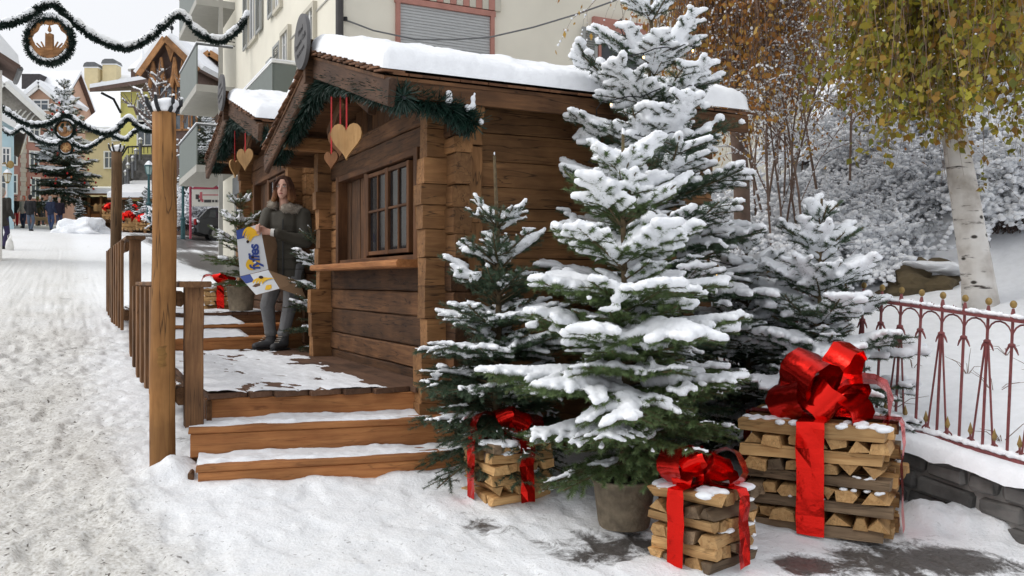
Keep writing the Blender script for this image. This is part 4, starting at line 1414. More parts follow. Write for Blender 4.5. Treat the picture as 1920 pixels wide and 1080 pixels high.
def log_piece(L, w, h, rng, quarter):
    # split log: local X = length
    if quarter == 0: sec = [(-.5, -.5), (.5, -.5), (.42, .35), (-.3, .5)]
    elif quarter == 1: sec = [(-.5, -.5), (.5, -.45), (.1, .5)]
    elif quarter == 2: sec = [(-.5, .5), (-.42, -.3), (.0, -.5), (.45, -.25), (.5, .45)]
    elif quarter == 3: sec = [(-.5, -.5), (.35, -.5), (.5, 0), (.3, .5), (-.45, .42)]
    else: sec = [(-.5, .5), (.5, .5), (.2, -.5), (-.25, -.45)][::-1]
    sec = [(a * w * rng.uniform(.92, 1.08), b * h * rng.uniform(.94, 1.04)) for a, b in sec]
    n = len(sec); vs = []; fs = []
    for i in range(4):
        x = -L / 2 + L * i / 3
        oy, oz = rng.uniform(-.006, .006), rng.uniform(-.004, .004)
        sc = rng.uniform(.94, 1.05)
        for (a, b) in sec:
            vs.append((x + (rng.uniform(-.006, .006) if i in (0, 3) else 0), a * sc + oy, b * sc + oz))
    for i in range(3):
        for k in range(n):
            fs.append((i * n + k, i * n + (k + 1) % n, (i + 1) * n + (k + 1) % n, (i + 1) * n + k))
    fs.append(list(range(n))[::-1]); fs.append([3 * n + k for k in range(n)])
    return vs, fs

def ribbon_strip(pts, w_dir, w, rng=None, jit=0.0):
    vs = []; fs = []
    wd = Vector(w_dir).normalized()
    for i, p in enumerate(pts):
        p = Vector(p)
        j = lambda: Vector((rng.uniform(-jit, jit), rng.uniform(-jit, jit), rng.uniform(-jit, jit))) if rng else Vector()
        vs += [p - wd * w / 2 + j(), p + j() * 1.3, p + wd * w / 2 + j()]
    for i in range(len(pts) - 1):
        a = i * 3
        fs += [(a, a + 1, a + 4, a + 3), (a + 1, a + 2, a + 5, a + 4)]
    return vs, fs

def bow_loop(dirn, L, w, rng, fat=0.45, twist=0.0):
    # closed teardrop of ribbon leaving the knot along dirn; pinched at the knot, wide at the far end
    d = Vector(dirn).normalized()
    sidev = d.cross(Vector((0, 0, 1)))
    if sidev.length < .2: sidev = Vector((0, 1, 0))
    sidev.normalize()
    up = sidev.cross(d).normalized()
    R = Matrix.Rotation(twist, 3, d); sidev = R @ sidev; up = R @ up
    vs = []; fs = []; n = 15
    for i in range(n):
        t = i / (n - 1); a = 2 * math.pi * t
        r = L * (0.5 - 0.5 * math.cos(a))
        h = L * fat * math.sin(a) * (0.5 - 0.5 * math.cos(a)) ** 0.35
        ww = w * (0.22 + 0.78 * min(1, (r / L) * 1.5))
        c = d * r + up * h
        for q in (-.5, -.17, .17, .5):
            j = Vector((rng.uniform(-1, 1), rng.uniform(-1, 1), rng.uniform(-1, 1))) * 0.0075 * (r / L) * (L / .2)
            vs.append(c + sidev * ww * q + j + up * (0.02 * abs(q) * (1 if t < .5 else -1)))
    for i in range(n - 1):
        for k in range(3):
            a = i * 4 + k
            fs.append((a, a + 1, a + 5, a + 4))
    return vs, fs

def gift(label, loc, rz, lx, ly, h, courses, rw, seed, loops, bow_scale, per, snow_amt):
    rng = random.Random(seed)
    t = thing('firewood_gift', label, 'firewood gift', loc, rz, 'firewood stacks tied like presents')
    ch = h / courses
    for c in range(courses):
        along_x = c % 2 == 0
        Lr, Wd = (lx, ly) if along_x else (ly, lx)
        nlog = per if along_x else per + 1
        edges = [0]
        for k in range(nlog): edges.append(edges[-1] + rng.uniform(.7, 1.3))
        edges = [e / edges[-1] * Wd - Wd / 2 for e in edges]
        for k in range(nlog):
            w = edges[k + 1] - edges[k]; yc = (edges[k] + edges[k + 1]) / 2
            vs, fs = log_piece(Lr * rng.uniform(.97, 1.06), w * 1.0, ch * rng.uniform(.86, 1.0), rng, rng.randrange(5))
            o = link('firewood_log', mesh('firewood_log', vs, fs), t, FIREG if rng.random() < 0.17 else FIREW)
            z = (c + .5) * ch
            off = rng.uniform(-.03, .03) * lx * 1.2
            if along_x:
                o.location = (off, yc, z); o.rotation_euler = (rng.choice((0, math.pi)) + rng.uniform(-.14, .14), rng.uniform(-.01, .01), rng.uniform(-.08, .08))
            else:
                o.location = (yc, off, z); o.rotation_euler = (rng.choice((0, math.pi)) + rng.uniform(-.14, .14), rng.uniform(-.01, .01), math.pi / 2 + rng.uniform(-.05, .05))
    # ribbon: over the front (-y) and over the sides (+-x)
    zt = h + 0.014; e = 0.042
    def band(nm, pts, wd, jit):
        v, f = ribbon_strip(pts, wd, rw, rng, jit)
        o = link(nm, mesh(nm, v, f), t, FOIL)
    yf = -ly / 2 - e
    band('ribbon_band', [(0, 0, zt), (0, -ly * .25, zt + .004), (0, yf + .01, zt), (0, yf, zt - .03), (0, yf - .004, h * .8), (0, yf + .004, h * .62), (0, yf - .003, h * .42), (0, yf, h * .2), (0, yf - .006, .015)], (1, 0, 0), .0045)
    band('ribbon_band', [(0, 0, zt), (0, ly * .25, zt), (0, -yf, zt), (0, -yf, h * .6), (0, -yf, .02)], (1, 0, 0), .003)
    for sg in (-1, 1):
        xf = sg * (lx / 2 + e)
        band('ribbon_band', [(0, 0, zt), (xf * .5, 0, zt + .004), (xf * .97, 0, zt), (xf, 0, zt - .03), (xf * 1.01, 0, h * .8), (xf * .99, 0, h * .6), (xf * 1.005, 0, h * .4), (xf, 0, h * .2), (xf * 1.01, 0, .015)], (0, 1, 0), .0045)
    # bow
    kz = zt + 0.03 * bow_scale
    bt = bpy.data.objects.new('bow', None); COL.objects.link(bt); bt.parent = t; bt.location = (0, 0, kz)
    bt.rotation_euler = (0, 0, -rz)        # loops are given in camera-facing axes
    for (d, L, w, fat, tw) in loops:
        vs, fs = bow_loop(d, L * 1.25, w * 1.35, rng, fat, tw)
        me = mesh('bow_loop', vs, fs, True)
        link('bow_loop', me, bt, FOIL)
    k = MB(); k.ell((0, 0, 0), (.035 * bow_scale, .03 * bow_scale, .03 * bow_scale), 8, 6); k.build('knot', FOIL, bt)
    # snow lodged on top and on ledges
    cs = []; rs = []
    for i in range(int(420 * snow_amt)):
        x, y = rng.uniform(-lx / 2, lx / 2), rng.uniform(-ly / 2, ly / 2)
        if mnoise.noise(Vector((x * 7, y * 7, seed))) > -0.02 and abs(x) > rw * .55 and abs(y) > rw * .55:
            cs.append((x, y, h - .004)); rs.append(rng.uniform(.02, .032))
    for i in range(int(9 * snow_amt)):
        c = rng.randrange(1, courses); z = c * ch
        s = rng.uniform(-.5, .5)
        for k in range(rng.randrange(6, 14)):
            s += rng.uniform(.01, .05)
            if abs(s) > .5: break
            if rng.random() < .6: q = (s * lx, -ly / 2 + rng.uniform(-.004, .03), z + rng.uniform(-.004, .004))
            else: q = ((lx / 2 - rng.uniform(-.004, .03)), s * ly, z + rng.uniform(-.004, .004))
            if (q[1] < -ly / 2 + .001 and abs(q[0]) < rw * .6) or (abs(q[0]) > lx / 2 and abs(q[1]) < rw * .6): continue
            cs.append(q); rs.append(rng.uniform(.012, .02))
    if cs:
        link('snow', fuse(*blobs(cs, rs, ICO1, (1.25, 1.25, .65)), 0.0075, 3), t, SNOW)['kind'] = 'stuff'
    return t

g = G(1560, 1000)
BIGL = [((-.85, -.35, .18), .22, .16, .42, .3), ((-.5, -.5, .85), .25, .17, .42, -.5), ((.38, -.2, .9), .28, .10, .36, 1.2), ((.9, -.42, .12), .27, .19, .45, .15),
        ((.7, .4, .35), .22, .15, .45, .4), ((-.35, -.9, .25), .17, .13, .5, .9), ((-.9, .3, .25), .2, .15, .45, -.2), ((-.75, -.5, .5), .2, .15, .4, .1), ((.55, -.8, -.12), .2, .14, .3, .2)]
gift('largest firewood gift with a huge red foil bow beside the stone wall', (g.x + 0.02, g.y + 0.20, g.z - 0.01), math.radians(-29), 0.70, 0.58, 0.56, 9, 0.135, 71, BIGL, 1.6, 6, 0.4)
g = G(1328, 1066)
SML = [((-.8, -.3, .42), .16, .12, .45, .2), ((.85, -.35, .38), .16, .12, .45, -.2), ((-.5, -.3, .8), .11, .09, .4, .8), ((.5, -.5, .55), .11, .09, .4, -.6), ((-.7, -.65, .0), .13, .08, .25, .0), ((.75, -.6, -.02), .13, .08, .25, .0)]
gift('small snow-dusted firewood gift with red bow in the right foreground', (g.x, g.y + 0.12, g.z - 0.01), math.radians(44), 0.35, 0.35, 0.345, 6, 0.085, 72, SML, 1.0, 4, 1.0)
g = G(962, 930)
SML2 = [((-.85, -.3, .18), .16, .1, .4, .2), ((.85, -.35, .2), .15, .1, .4, -.2), ((-.2, -.3, .9), .1, .07, .4, .8), ((.5, -.5, .55), .12, .08, .4, -.6), ((.7, .65, .2), .13, .08, .3, .0)]
gift('small firewood gift with red ribbon beside the bottom step under fir branches', (g.x - 0.03, g.y - 0.03, g.z - 0.005), math.radians(30), 0.36, 0.34, 0.32, 6, 0.085, 73, SML2, 0.9, 4, 0.6)
p = P(412, 545, 10.2)
gift('far firewood gift with red ribbon on the upper deck behind the potted fir', (p.x, p.y, DECK + D2), math.radians(20), 0.34, 0.34, 0.26, 5, 0.08, 74, SML2, 0.8, 4, 0.4)

# ------------------------------------------------------------------ log posts with snow in iron claws
def log_post(label, base, h, r, m, seed, lean=(0, 0), patch=False):
    rng = random.Random(seed)
    t = thing('log_post', label, 'post', base, 0, 'tall log posts along the street')
    pts = [];
    for i in range(15):
        f = i / 14
        pts.append(Vector((lean[0] * f * h + .004 * math.sin(f * 7 + seed), lean[1] * f * h, f * h)))
    b = MB(); b.tube([Vector((q.z, q.y, -q.x)) for q in pts], [r * (1.03 - .10 * i / 14) * rng.uniform(.985, 1.015) for i in range(15)], 18)
    o = b.build('post', m, t, True); o.rotation_euler = (0, -math.pi / 2, 0)      # grain runs with local X
    top = pts[-1]
    for k in range(6):
        a = k * math.pi / 3 + .4
        c = Vector((math.cos(a), math.sin(a), 0))
        q = [top + c * r * .75, top + c * r * 1.05 + Vector((0, 0, .02)), top + c * r * 1.3 + Vector((0, 0, .05)), top + c * r * 1.32 + Vector((0, 0, .075)), top + c * r * 1.45 + Vector((0, 0, .085))]
        m2 = MB(); m2.tube(q, [.012, .012, .011, .010, .006], 6); m2.build('claw', METALD, t)
    cs = [top + Vector((0, 0, .02)), top + Vector((0, 0, .045)), top + Vector((.02, .01, .055))]
    rs = [(r * .98, r * .98, .035), (r * 1.08, r * 1.08, .035), (r * .9, r * .9, .035)]
    for k in range(6):
        a = k * math.pi / 3 + .4
        cs.append(top + Vector((math.cos(a) * r * 1.38, math.sin(a) * r * 1.38, .09))); rs.append((.012, .012, .011))
    link('snow', fuse(*blobs(np.array([c[:] for c in cs]), np.array(rs), ICO2), .008, 3), t, SNOW)
    if patch:
        # fresh pale scar where bark wood chipped off
        n = 9; vs = []; fs = []
        for i in range(n):
            for k in range(5):
                a = math.radians(-100 + 46 * k / 4 + 6 * math.sin(i * 1.7)); z = .595 + .125 * i / (n - 1)
                inn = (0 < i < n - 1) and (0 < k < 4)
                rr = r * 1.012 + (.002 if inn else -.004)
                vs.append((math.cos(a) * rr + lean[0] * z, math.sin(a) * rr, z))
        for i in range(n - 1):
            for k in range(4): fs.append((i * 5 + k, i * 5 + k + 1, i * 5 + k + 6, i * 5 + k + 5))
        link('pale_scar', mesh('pale_scar', vs, fs, True), t, RAILY)
g = G(305, 882)
log_post('big pale orange log post in front of the deck railing', (g.x, g.y, g.z - .02), P(0, 212, g.y).z - g.z + .02, .068, POSTW, 3, (.005, 0), True)
g = G(218, 604)
log_post('thinner weathered log post farther up the street', (g.x, g.y, g.z - .02), P(0, 285, g.y).z - g.z + .02, .062, POSTD, 8, (0.001, 0))
# ------------------------------------------------------------------ people
SKIN = plain('skin', (0.62, 0.36, 0.27), 0.55, var=0.06, scale=20)
def cloth(name, c, bm=0.25, rough=0.85, scale=40):
    return plain(name, c, rough, var=0.18, scale=7, bmp=bm, bscale=scale)
COATM = cloth('olive_coat', (0.05, 0.044, 0.032), 0.4, 0.7, 25)
JEANG = cloth('grey_jeans', (0.16, 0.16, 0.163), 0.4)
BOOTM = cloth('grey_boots', (0.055, 0.055, 0.058), 0.3, 0.6)
SOLEM = plain('dark_sole', (0.02, 0.02, 0.02), 0.8)
FURM = plain('beige_fur', (0.42, 0.37, 0.31), 0.95, var=0.25, scale=60)
CUFFM = plain('white_cuff', (0.75, 0.74, 0.7), 0.8)

def chain(pts, rads, step=0.35):
    cs = []; rs = []
    pts = [Vector(p) for p in pts]
    for i in range(len(pts) - 1):
        a, b = pts[i], pts[i + 1]
        ra, rb = rads[i], rads[i + 1]
        ra = np.array(ra if hasattr(ra, '__len__') else (ra,) * 3, float); rb = np.array(rb if hasattr(rb, '__len__') else (rb,) * 3, float)
        n = max(2, int((b - a).length / (min(ra.min(), rb.min()) * step)) + 1)
        for k in range(n + 1):
            f = k / n
            cs.append(a.lerp(b, f)[:]); rs.append(ra * (1 - f) + rb * f)
    return cs, rs
def fuse_chains(chs, voxel, sm=3):
    cs = []; rs = []
    for p, r in chs:
        a, b = chain(p, r); cs += a; rs += b
    return fuse(*blobs(np.array(cs), np.array(rs), ICO2), voxel, sm, 0.5)

def woman():
    base = P(522, 657, 8.58)
    t = thing('person', 'woman in olive fur-collared coat and grey jeans holding an opened carton', 'person', (base.x, base.y, DECK))
    # camera-aligned local axes: x right, y away from the viewer, z up
    hip_l, kn_l, an_l = (0.00, 0.02, 0.80), (-0.10, -0.03, 0.43), (-0.085, 0.03, 0.10)
    hip_r, kn_r, an_r = (0.15, 0.02, 0.80), (0.125, -0.05, 0.43), (0.065, -0.06, 0.10)
    sh_l, el_l, wr_l = (-0.10, 0.02, 1.32), (-0.145, -0.06, 1.12), (-0.12, -0.24, 1.15)
    sh_r, el_r, wr_r = (0.235, 0.03, 1.31), (0.275, -0.03, 1.05), (0.00, -0.22, 1.125)
    hd = Vector((0.055, -0.02, 1.555))
    body = [([(0.06, 0.02, 0.85), (0.06, 0.02, 1.05), (0.06, 0.02, 1.28)], [(.13, .09, .09), (.12, .085, .09), (.15, .085, .08)]),
            ([(0.06, 0.01, 1.34), (0.056, -0.005, 1.46)], [.05, .047]),
            ([hd + Vector((0, .012, .03)), hd + Vector((0, .015, .055))], [(.073, .088, .085), (.07, .085, .075)]),
            ([hd + Vector((0, -.03, -.02)), hd + Vector((-.004, -.045, -.07))], [(.058, .05, .06), (.03, .028, .03)]),
            ([hd + Vector((-.004, -.078, .018)), hd + Vector((-.006, -.092, -.012))], [.008, .012]),
            ([hip_l, kn_l, an_l], [.075, .05, .038]), ([hip_r, kn_r, an_r], [.075, .05, .038]),
            ([sh_l, el_l, wr_l], [.048, .036, .025]), ([sh_r, el_r, wr_r], [.048, .036, .025])]
    # gripping hand (her left), fingers closed over the carton edge
    w = Vector(wr_r); palm = w + Vector((-.06, -.015, .012))
    body.append(([w, palm], [.026, (.036, .020, .036)]))
    for k in range(4):
        b0 = palm + Vector((-.025, -.004, .030 - .019 * k)); l = (.036, .042, .038, .03)[k]
        body.append(([b0, b0 + Vector((-l, -.014, .002)), b0 + Vector((-l * 1.05, -.036, -.002)), b0 + Vector((-l * .5, -.04, -.004))], [.0098, .0095, .009, .008]))
    body.append(([palm + Vector((.0, -.012, .028)), palm + Vector((-.02, -.03, .043)), palm + Vector((-.05, -.034, .04))], [.0115, .0105, .009]))
    # other hand, mostly behind the panel
    w = Vector(wr_l); palm = w + Vector((.0, -.05, .01))
    body.append(([w, palm], [.026, (.022, .036, .034)]))
    for k in range(4):
        b0 = palm + Vector((.006, -.02, .028 - .018 * k))
        body.append(([b0, b0 + Vector((.0, -.034, .0)), b0 + Vector((.026, -.042, 0))], [.0095, .009, .008]))
    body.append(([palm + Vector((.012, -.004, .028)), palm + Vector((.03, -.03, .04))], [.011, .009]))
    link('body', fuse_chains(body, .0065, 3), t, SKIN)
    coat = [([(0.075, 0.03, 0.67), (0.07, 0.025, 0.85), (0.062, 0.02, 1.02), (0.062, 0.02, 1.2), (0.065, 0.02, 1.31)],
             [(.178, .135, .03), (.172, .128, .07), (.152, .112, .07), (.168, .118, .07), (.165, .10, .06)]),
            ([sh_l, el_l, Vector(wr_l) + Vector((0, .05, 0))], [.075, .062, .05]),
            ([sh_r, el_r, (0.13, -.13, 1.083), Vector(wr_r) + Vector((.045, .01, -.005))], [.078, .07, .055, .047])]
    link('coat', fuse_chains(coat, .009, 3), t, COATM)
    # quilting seams: slim rings round the body
    for z in (0.78, 0.88, 0.97, 1.06, 1.15):
        a, b = (.176, .132) if z < .9 else (.157, .117)
        m = MB(); m.tube([Vector((.068 + a * math.cos(q), .025 + b * math.sin(q), z)) for q in np.linspace(0, 2 * math.pi, 28)], .0035, 4); m.build('seam', COATM, t)
    m = MB(); m.box((.075, -.118, .98), (.004, .004, .28)); m.build('zip', METALD, t)
    for hp, kn, an in ((hip_l, kn_l, an_l), (hip_r, kn_r, an_r)):
        me = fuse_chains([([hp, kn, Vector(an) + Vector((0, .005, .05))], [.098, .072, .056]), ([Vector(an) + Vector((0, .005, .07)), Vector(an) + Vector((0, .005, .05))], [(.064, .066, .02), (.062, .064, .016)])], .009, 2)
        link('trouser_leg', me, t, JEANG)
    for an, d in ((an_l, Vector((-.75, -.65, 0))), (an_r, Vector((-.35, -.93, 0)))):
        an = Vector(an); d.normalize()
        me = fuse_chains([([an + Vector((0, .005, .085)), an + Vector((0, .005, .02)), an + Vector((0, 0, -.03))], [.056, .052, .052]),
                          ([an + Vector((0, 0, -.045)), an + d * .09 + Vector((0, 0, -.055)), an + d * .155 + Vector((0, 0, -.062))], [(.05, .05, .048), (.044, .044, .042), (.038, .038, .033)])], .008, 2)
        b = link('boot', me, t, BOOTM)
        me = fuse_chains([([an + d * -.03 + Vector((0, 0, -.09)), an + d * .165 + Vector((0, 0, -.092))], [(.05, .05, .012), (.041, .041, .01)])], .006, 1)
        link('sole', me, b, SOLEM)
        for k in range(4):
            q = an + d * (.055 + .018 * k) + Vector((0, 0, .03 - .017 * k))
            s = Vector((-d.y, d.x, 0))
            m = MB(); m.tube([q - s * .026, q + d * .006, q + s * .026], .003, 4); m.build('lace', FURM, b)
    # fur collar: two fluffy rolls open at the throat
    rng = random.Random(5)
    cs = []; rs = []
    for k in range(60):
        a = math.radians(-62 + 304 * k / 59) ; rr = 1.0
        c = Vector((.06 + .118 * math.cos(a - math.pi / 2 + math.radians(59)), .015 + .098 * math.sin(a - math.pi / 2 + math.radians(59)), 1.385 - .03 * math.cos(a)))
        cs.append(c + Vector((rng.gauss(0, .006), rng.gauss(0, .006), rng.gauss(0, .006)))); rs.append(rng.uniform(.036, .05))
    front_gap = [(c, r) for c, r in zip(cs, rs) if not (c.y < -.06 and abs(c.x - .045) < .022)]
    col = fuse(*blobs(np.array([c[:] for c, r in front_gap]), np.array([r for c, r in front_gap]), ICO1, (1, 1, .85)), .008, 1)
    co = link('fur_collar', col, t, FURM)
    V1, F1 = fuzz(col, 7000, .022, .0012, 4)
    link('fur', mesh('fur', V1, F1), co, FURM)
    # hair: chin-length bob, brown with lighter ends
    m, nt, b = new_mat('ombre_hair')
    tc = nt.nodes.new('ShaderNodeTexCoord'); sp = nt.nodes.new('ShaderNodeSeparateXYZ'); nt.links.new(tc.outputs['Object'], sp.inputs[0])
    mr = nt.nodes.new('ShaderNodeMapRange'); mr.inputs['From Min'].default_value = 1.40; mr.inputs['From Max'].default_value = 1.60
    nt.links.new(sp.outputs['Z'], mr.inputs['Value'])
    r = ramp(nt, [(0, (0.40, 0.21, 0.09)), (.45, (0.2, 0.085, 0.04)), (1, (0.06, 0.027, 0.017))]); nt.links.new(mr.outputs[0], r.inputs['Fac'])
    vv = coords(nt, (60, 60, 4)); nn = noise(nt, vv, 2.0, 4)
    nt.links.new(mix(nt, .35, r.outputs['Color'], nn.outputs['Fac'], 'MULTIPLY'), b.inputs['Base Color'])
    b.inputs['Roughness'].default_value = .6; b.inputs['Specular IOR Level'].default_value = .12; bump(nt, b, nn.outputs['Fac'], .6, .006)
    hc = []
    for k in range(15):
        a = math.radians(-44 + 268 * k / 14)          # leaves the face free towards -y
        cx, cy = math.cos(a), math.sin(a)
        p0 = hd + Vector((cx * .045, .02 + cy * .055, .105)); p1 = hd + Vector((cx * .078, .02 + cy * .082, .045))
        p2 = hd + Vector((cx * .09, .02 + cy * .088, -.03)); p3 = hd + Vector((cx * .10, .018 + cy * .09, -.095 - .015 * math.sin(k * 2.1)))
        hc.append(([p0, p1, p2, p3], [.024, .02, .021, .024]))
    hc.append(([hd + Vector((-.03, -.035, .1)), hd + Vector((-.062, -.065, .06)), hd + Vector((-.082, -.06, .0))], [.022, .011, .009]))
    hc.append(([hd + Vector((.03, -.035, .1)), hd + Vector((.062, -.065, .065)), hd + Vector((.082, -.06, .0))], [.022, .011, .009]))
    hc.append(([hd + Vector((0, .0, .108)), hd + Vector((0, .05, .09))], [(.06, .06, .03), (.06, .05, .03)]))
    link('hair', fuse_chains(hc, .007, 2), t, m)
    # face details
    EYE = plain('eye_dark', (0.02, 0.015, 0.012), 0.3); LIP = plain('lips', (0.33, 0.1, 0.09), 0.5); BROW = plain('brow', (0.05, 0.025, 0.018), 0.8); EYEW = plain('eye_white', (.6, .57, .54), .4)
    for sx in (-1, 1):
        c = hd + Vector((sx * .03 - .004, -.073, .022))
        m = MB(); m.ell(c, (.0125, .006, .0065), 10, 6); e = m.build('eye', EYEW, t, True)
        m = MB(); m.ell(c + Vector((-.001, -.004, 0)), (.0058, .004, .0058), 8, 6); m.build('iris', EYE, e)
        m = MB(); m.tube([c + Vector((-.014, .002, .006)), c + Vector((0, -.004, .009)), c + Vector((.014, .002, .005))], .0022, 4); m.build('lash', EYE, e)
        m = MB(); m.tube([c + Vector((-.019 , .004, .017)), c + Vector((0, -.003, .023)), c + Vector((.018, .005, .017))], [.0025, .0038, .002], 5); m.build('eyebrow', BROW, t)
    m = MB(); m.tube([hd + Vector((-.026, -.069, -.046)), hd + Vector((-.006, -.081, -.043)), hd + Vector((.015, -.069, -.046))], [.002, .0065, .002], 6); m.build('mouth', LIP, t)
    m = MB(); m.tube([Vector(wr_r) + Vector((.02, 0, 0)), Vector(wr_r) + Vector((-.012, -.003, .003))], [.038, .036], 14); m.build('cuff', CUFFM, t)
    m = MB(); m.ell((.235, -.045, 1.22), (.006, .004, .006), 6, 4); m.build('snap_button', CUFFM, t)
    return base

def fuzz(me, n, L, w, seed):
    rng = np.random.RandomState(seed)
    nv = len(me.vertices)
    co = np.zeros(nv * 3, np.float32); me.vertices.foreach_get('co', co); co = co.reshape(-1, 3)
    no = np.zeros(nv * 3, np.float32); me.vertex_normals.foreach_get('vector', no); no = no.reshape(-1, 3)
    k = rng.randint(0, nv, n)
    d = no[k] + rng.normal(0, .45, (n, 3)); d /= np.linalg.norm(d, axis=1, keepdims=True)
    s = np.cross(d, rng.normal(size=(n, 3))); s /= np.linalg.norm(s, axis=1, keepdims=True) + 1e-9
    b = co[k]; tip = b + d * L * rng.uniform(.5, 1.1, (n, 1))
    return np.stack([b - s * w, b + s * w, tip], 1).reshape(-1, 3), np.arange(3 * n).reshape(n, 3)

def carton():
    CARD = plain('cardboard', (0.30, 0.185, 0.105), .85, var=.1, scale=8)
    WHITE = plain('white_print', (0.62, 0.64, 0.66), .6, var=.03); BLUE = plain('blue_print', (0.028, 0.06, 0.26), .6, var=.05); YEL = plain('yellow_print', (0.75, 0.44, 0.015), .6, var=.05)
    HOLE = plain('hand_hole', (0.025, 0.012, 0.012), .9); BRN = plain('brown_print', (0.12, 0.06, 0.03), .8)
    Y = 8.28
    A = P(450, 518, Y); B = P(503, 505, Y + .03); C = P(487, 420, Y + .05); D = P(443, 432, Y + .02)
    t = thing('banana_carton', 'opened white banana carton with blue lettering held by the woman', 'carton', A)
    def slab(nm, q, m_out, m_in, parent=t, th=.007):
        q = [Vector(v) - A for v in q]
        n = (q[1] - q[0]).cross(q[3] - q[0]).normalized()
        if n.y > 0: n = -n
        b = MB()
        vs = [v for v in q] + [v - n * th for v in q]
        b.add(vs, [(0, 1, 2, 3)], 0); b.add(vs, [(7, 6, 5, 4), (0, 4, 5, 1), (1, 5, 6, 2), (2, 6, 7, 3), (3, 7, 4, 0)], 1)
        o = b.build(nm, [m_out, m_in], parent)
        o.data.update(); 
        bm = bmesh.new(); bm.from_mesh(o.data); bmesh.ops.recalc_face_normals(bm, faces=bm.faces); bm.to_mesh(o.data); bm.free()
        return o, n
    f, n = slab('long_side', [A, B, C, D], WHITE, CARD)
    def on(quad, n, s, u, lift):
        q = [Vector(v) - A for v in quad]
        return (q[0] * (1 - s) + q[1] * s) * (1 - u) + (q[3] * (1 - s) + q[2] * s) * u + n * lift
    def patch(nm, quad, n, poly, lift, m, parent):
        b = MB(); b.add([on(quad, n, s, u, lift) for s, u in poly], [list(range(len(poly)))]); return b.build(nm, m, parent)
    Q = [A, B, C, D]
    patch('blue_field', Q, n, [(.0, .80), (.30, .79), (.62, 1.0), (.0, 1.0)], .002, BLUE, f)
    def bananas(quad, n, c, sc, par):
        for k in range(4):
            pts_o = []; pts_i = []
            for j in range(9):
                a = math.radians(35 + 150 * j / 8)
                ro = (.34 + .0 * k) * sc; ri = ro - .12 * sc * math.sin(math.pi * j / 8) ** .6
                cx, cy = c[0] + (.10 * k - .1) * sc, c[1] - .055 * k * sc
                pts_o.append((cx + ro * math.cos(a), cy + ro * .62 * math.sin(a))); pts_i.append((cx + ri * math.cos(a), cy + ri * .62 * math.sin(a) - .0))
            patch('banana', quad, n, pts_o + pts_i[::-1], .0035 + .0012 * k, YEL, par)
    bananas(Q, n, (.58, .84), .78, f)
    bananas(Q, n, (.60, .785), .66, f)
    patch('hole', Q, n, [(.42 + .06 * math.cos(a), .695 + .035 * math.sin(a)) for a in np.linspace(0, 6.28, 13)[:-1]], .003, HOLE, f)
    patch('yellow_disc', Q, n, [(.50 + .26 * math.cos(a), .20 + .14 * math.sin(a)) for a in np.linspace(0, 6.28, 25)[:-1]], .002, YEL, f)
    ex = (Vector(D) - Vector(A)).normalized(); ey = -(Vector(B) - Vector(A)).normalized()
    ez = ex.cross(ey).normalized(); ey = ez.cross(ex)
    c = on(Q, n, .60, .33, .0045)
    M4 = Matrix((ex, ey, ez)).transposed().to_4x4(); M4.translation = c
    text_obj('lettering', 'fyffes', .135, BLUE, f, M4, .0008, shear=.12, offset=.004, space=.9)
    patch('hole', Q, n, [(.52 + .055 * math.cos(a), .335 + .028 * math.sin(a)) for a in np.linspace(0, 6.28, 13)[:-1]], .007, HOLE, f)
    patch('hole', Q, n, [(.58 + .05 * math.cos(a), .215 + .022 * math.sin(a)) for a in np.linspace(0, 6.28, 13)[:-1]], .007, WHITE, f)
    # inside panel, lower white flap and lower brown flap
    E = P(523, 452, Y + .26); Fp = P(524, 516, Y + .25)
    slab('inner_side', [B, Fp, E, C], CARD, CARD)
    A2 = P(450, 519, Y - .003); B2 = P(503, 506, Y + .028)
    H1 = P(480, 553, Y - .10); H2 = P(524, 541, Y - .06)
    f2, n2 = slab('lower_flap', [H1, H2, B2, A2], WHITE, CARD)
    Q2 = [H1, H2, B2, A2]
    patch('blue_field', Q2, n2, [(.0, .62), (.32, .62), (.36, 1.0), (.0, 1.0)], .002, BLUE, f2)
    bananas(Q2, n2, (.62, .55), .9, f2)
    patch('brown_mark', Q2, n2, [(.12, .42), (.3, .5), (.46, .48), (.40, .36), (.2, .34)], .003, BRN, f2)
    patch('brown_mark', Q2, n2, [(.45, .12), (.6, .3), (.8, .28), (.74, .12), (.6, .06)], .003, YEL, f2)
    patch('hole', Q2, n2, [(.62 + .08 * math.cos(a), .72 + .08 * math.sin(a)) for a in np.linspace(0, 6.28, 13)[:-1]], .007, HOLE, f2)
    J1 = P(560, 527, Y + .16); J2 = P(573, 557, Y + .10)
    slab('inner_flap', [H2 + Vector((.004, .004, 0)), J2, J1, B2 + Vector((.006, .01, -.004))], CARD, CARD)
woman()
carton()

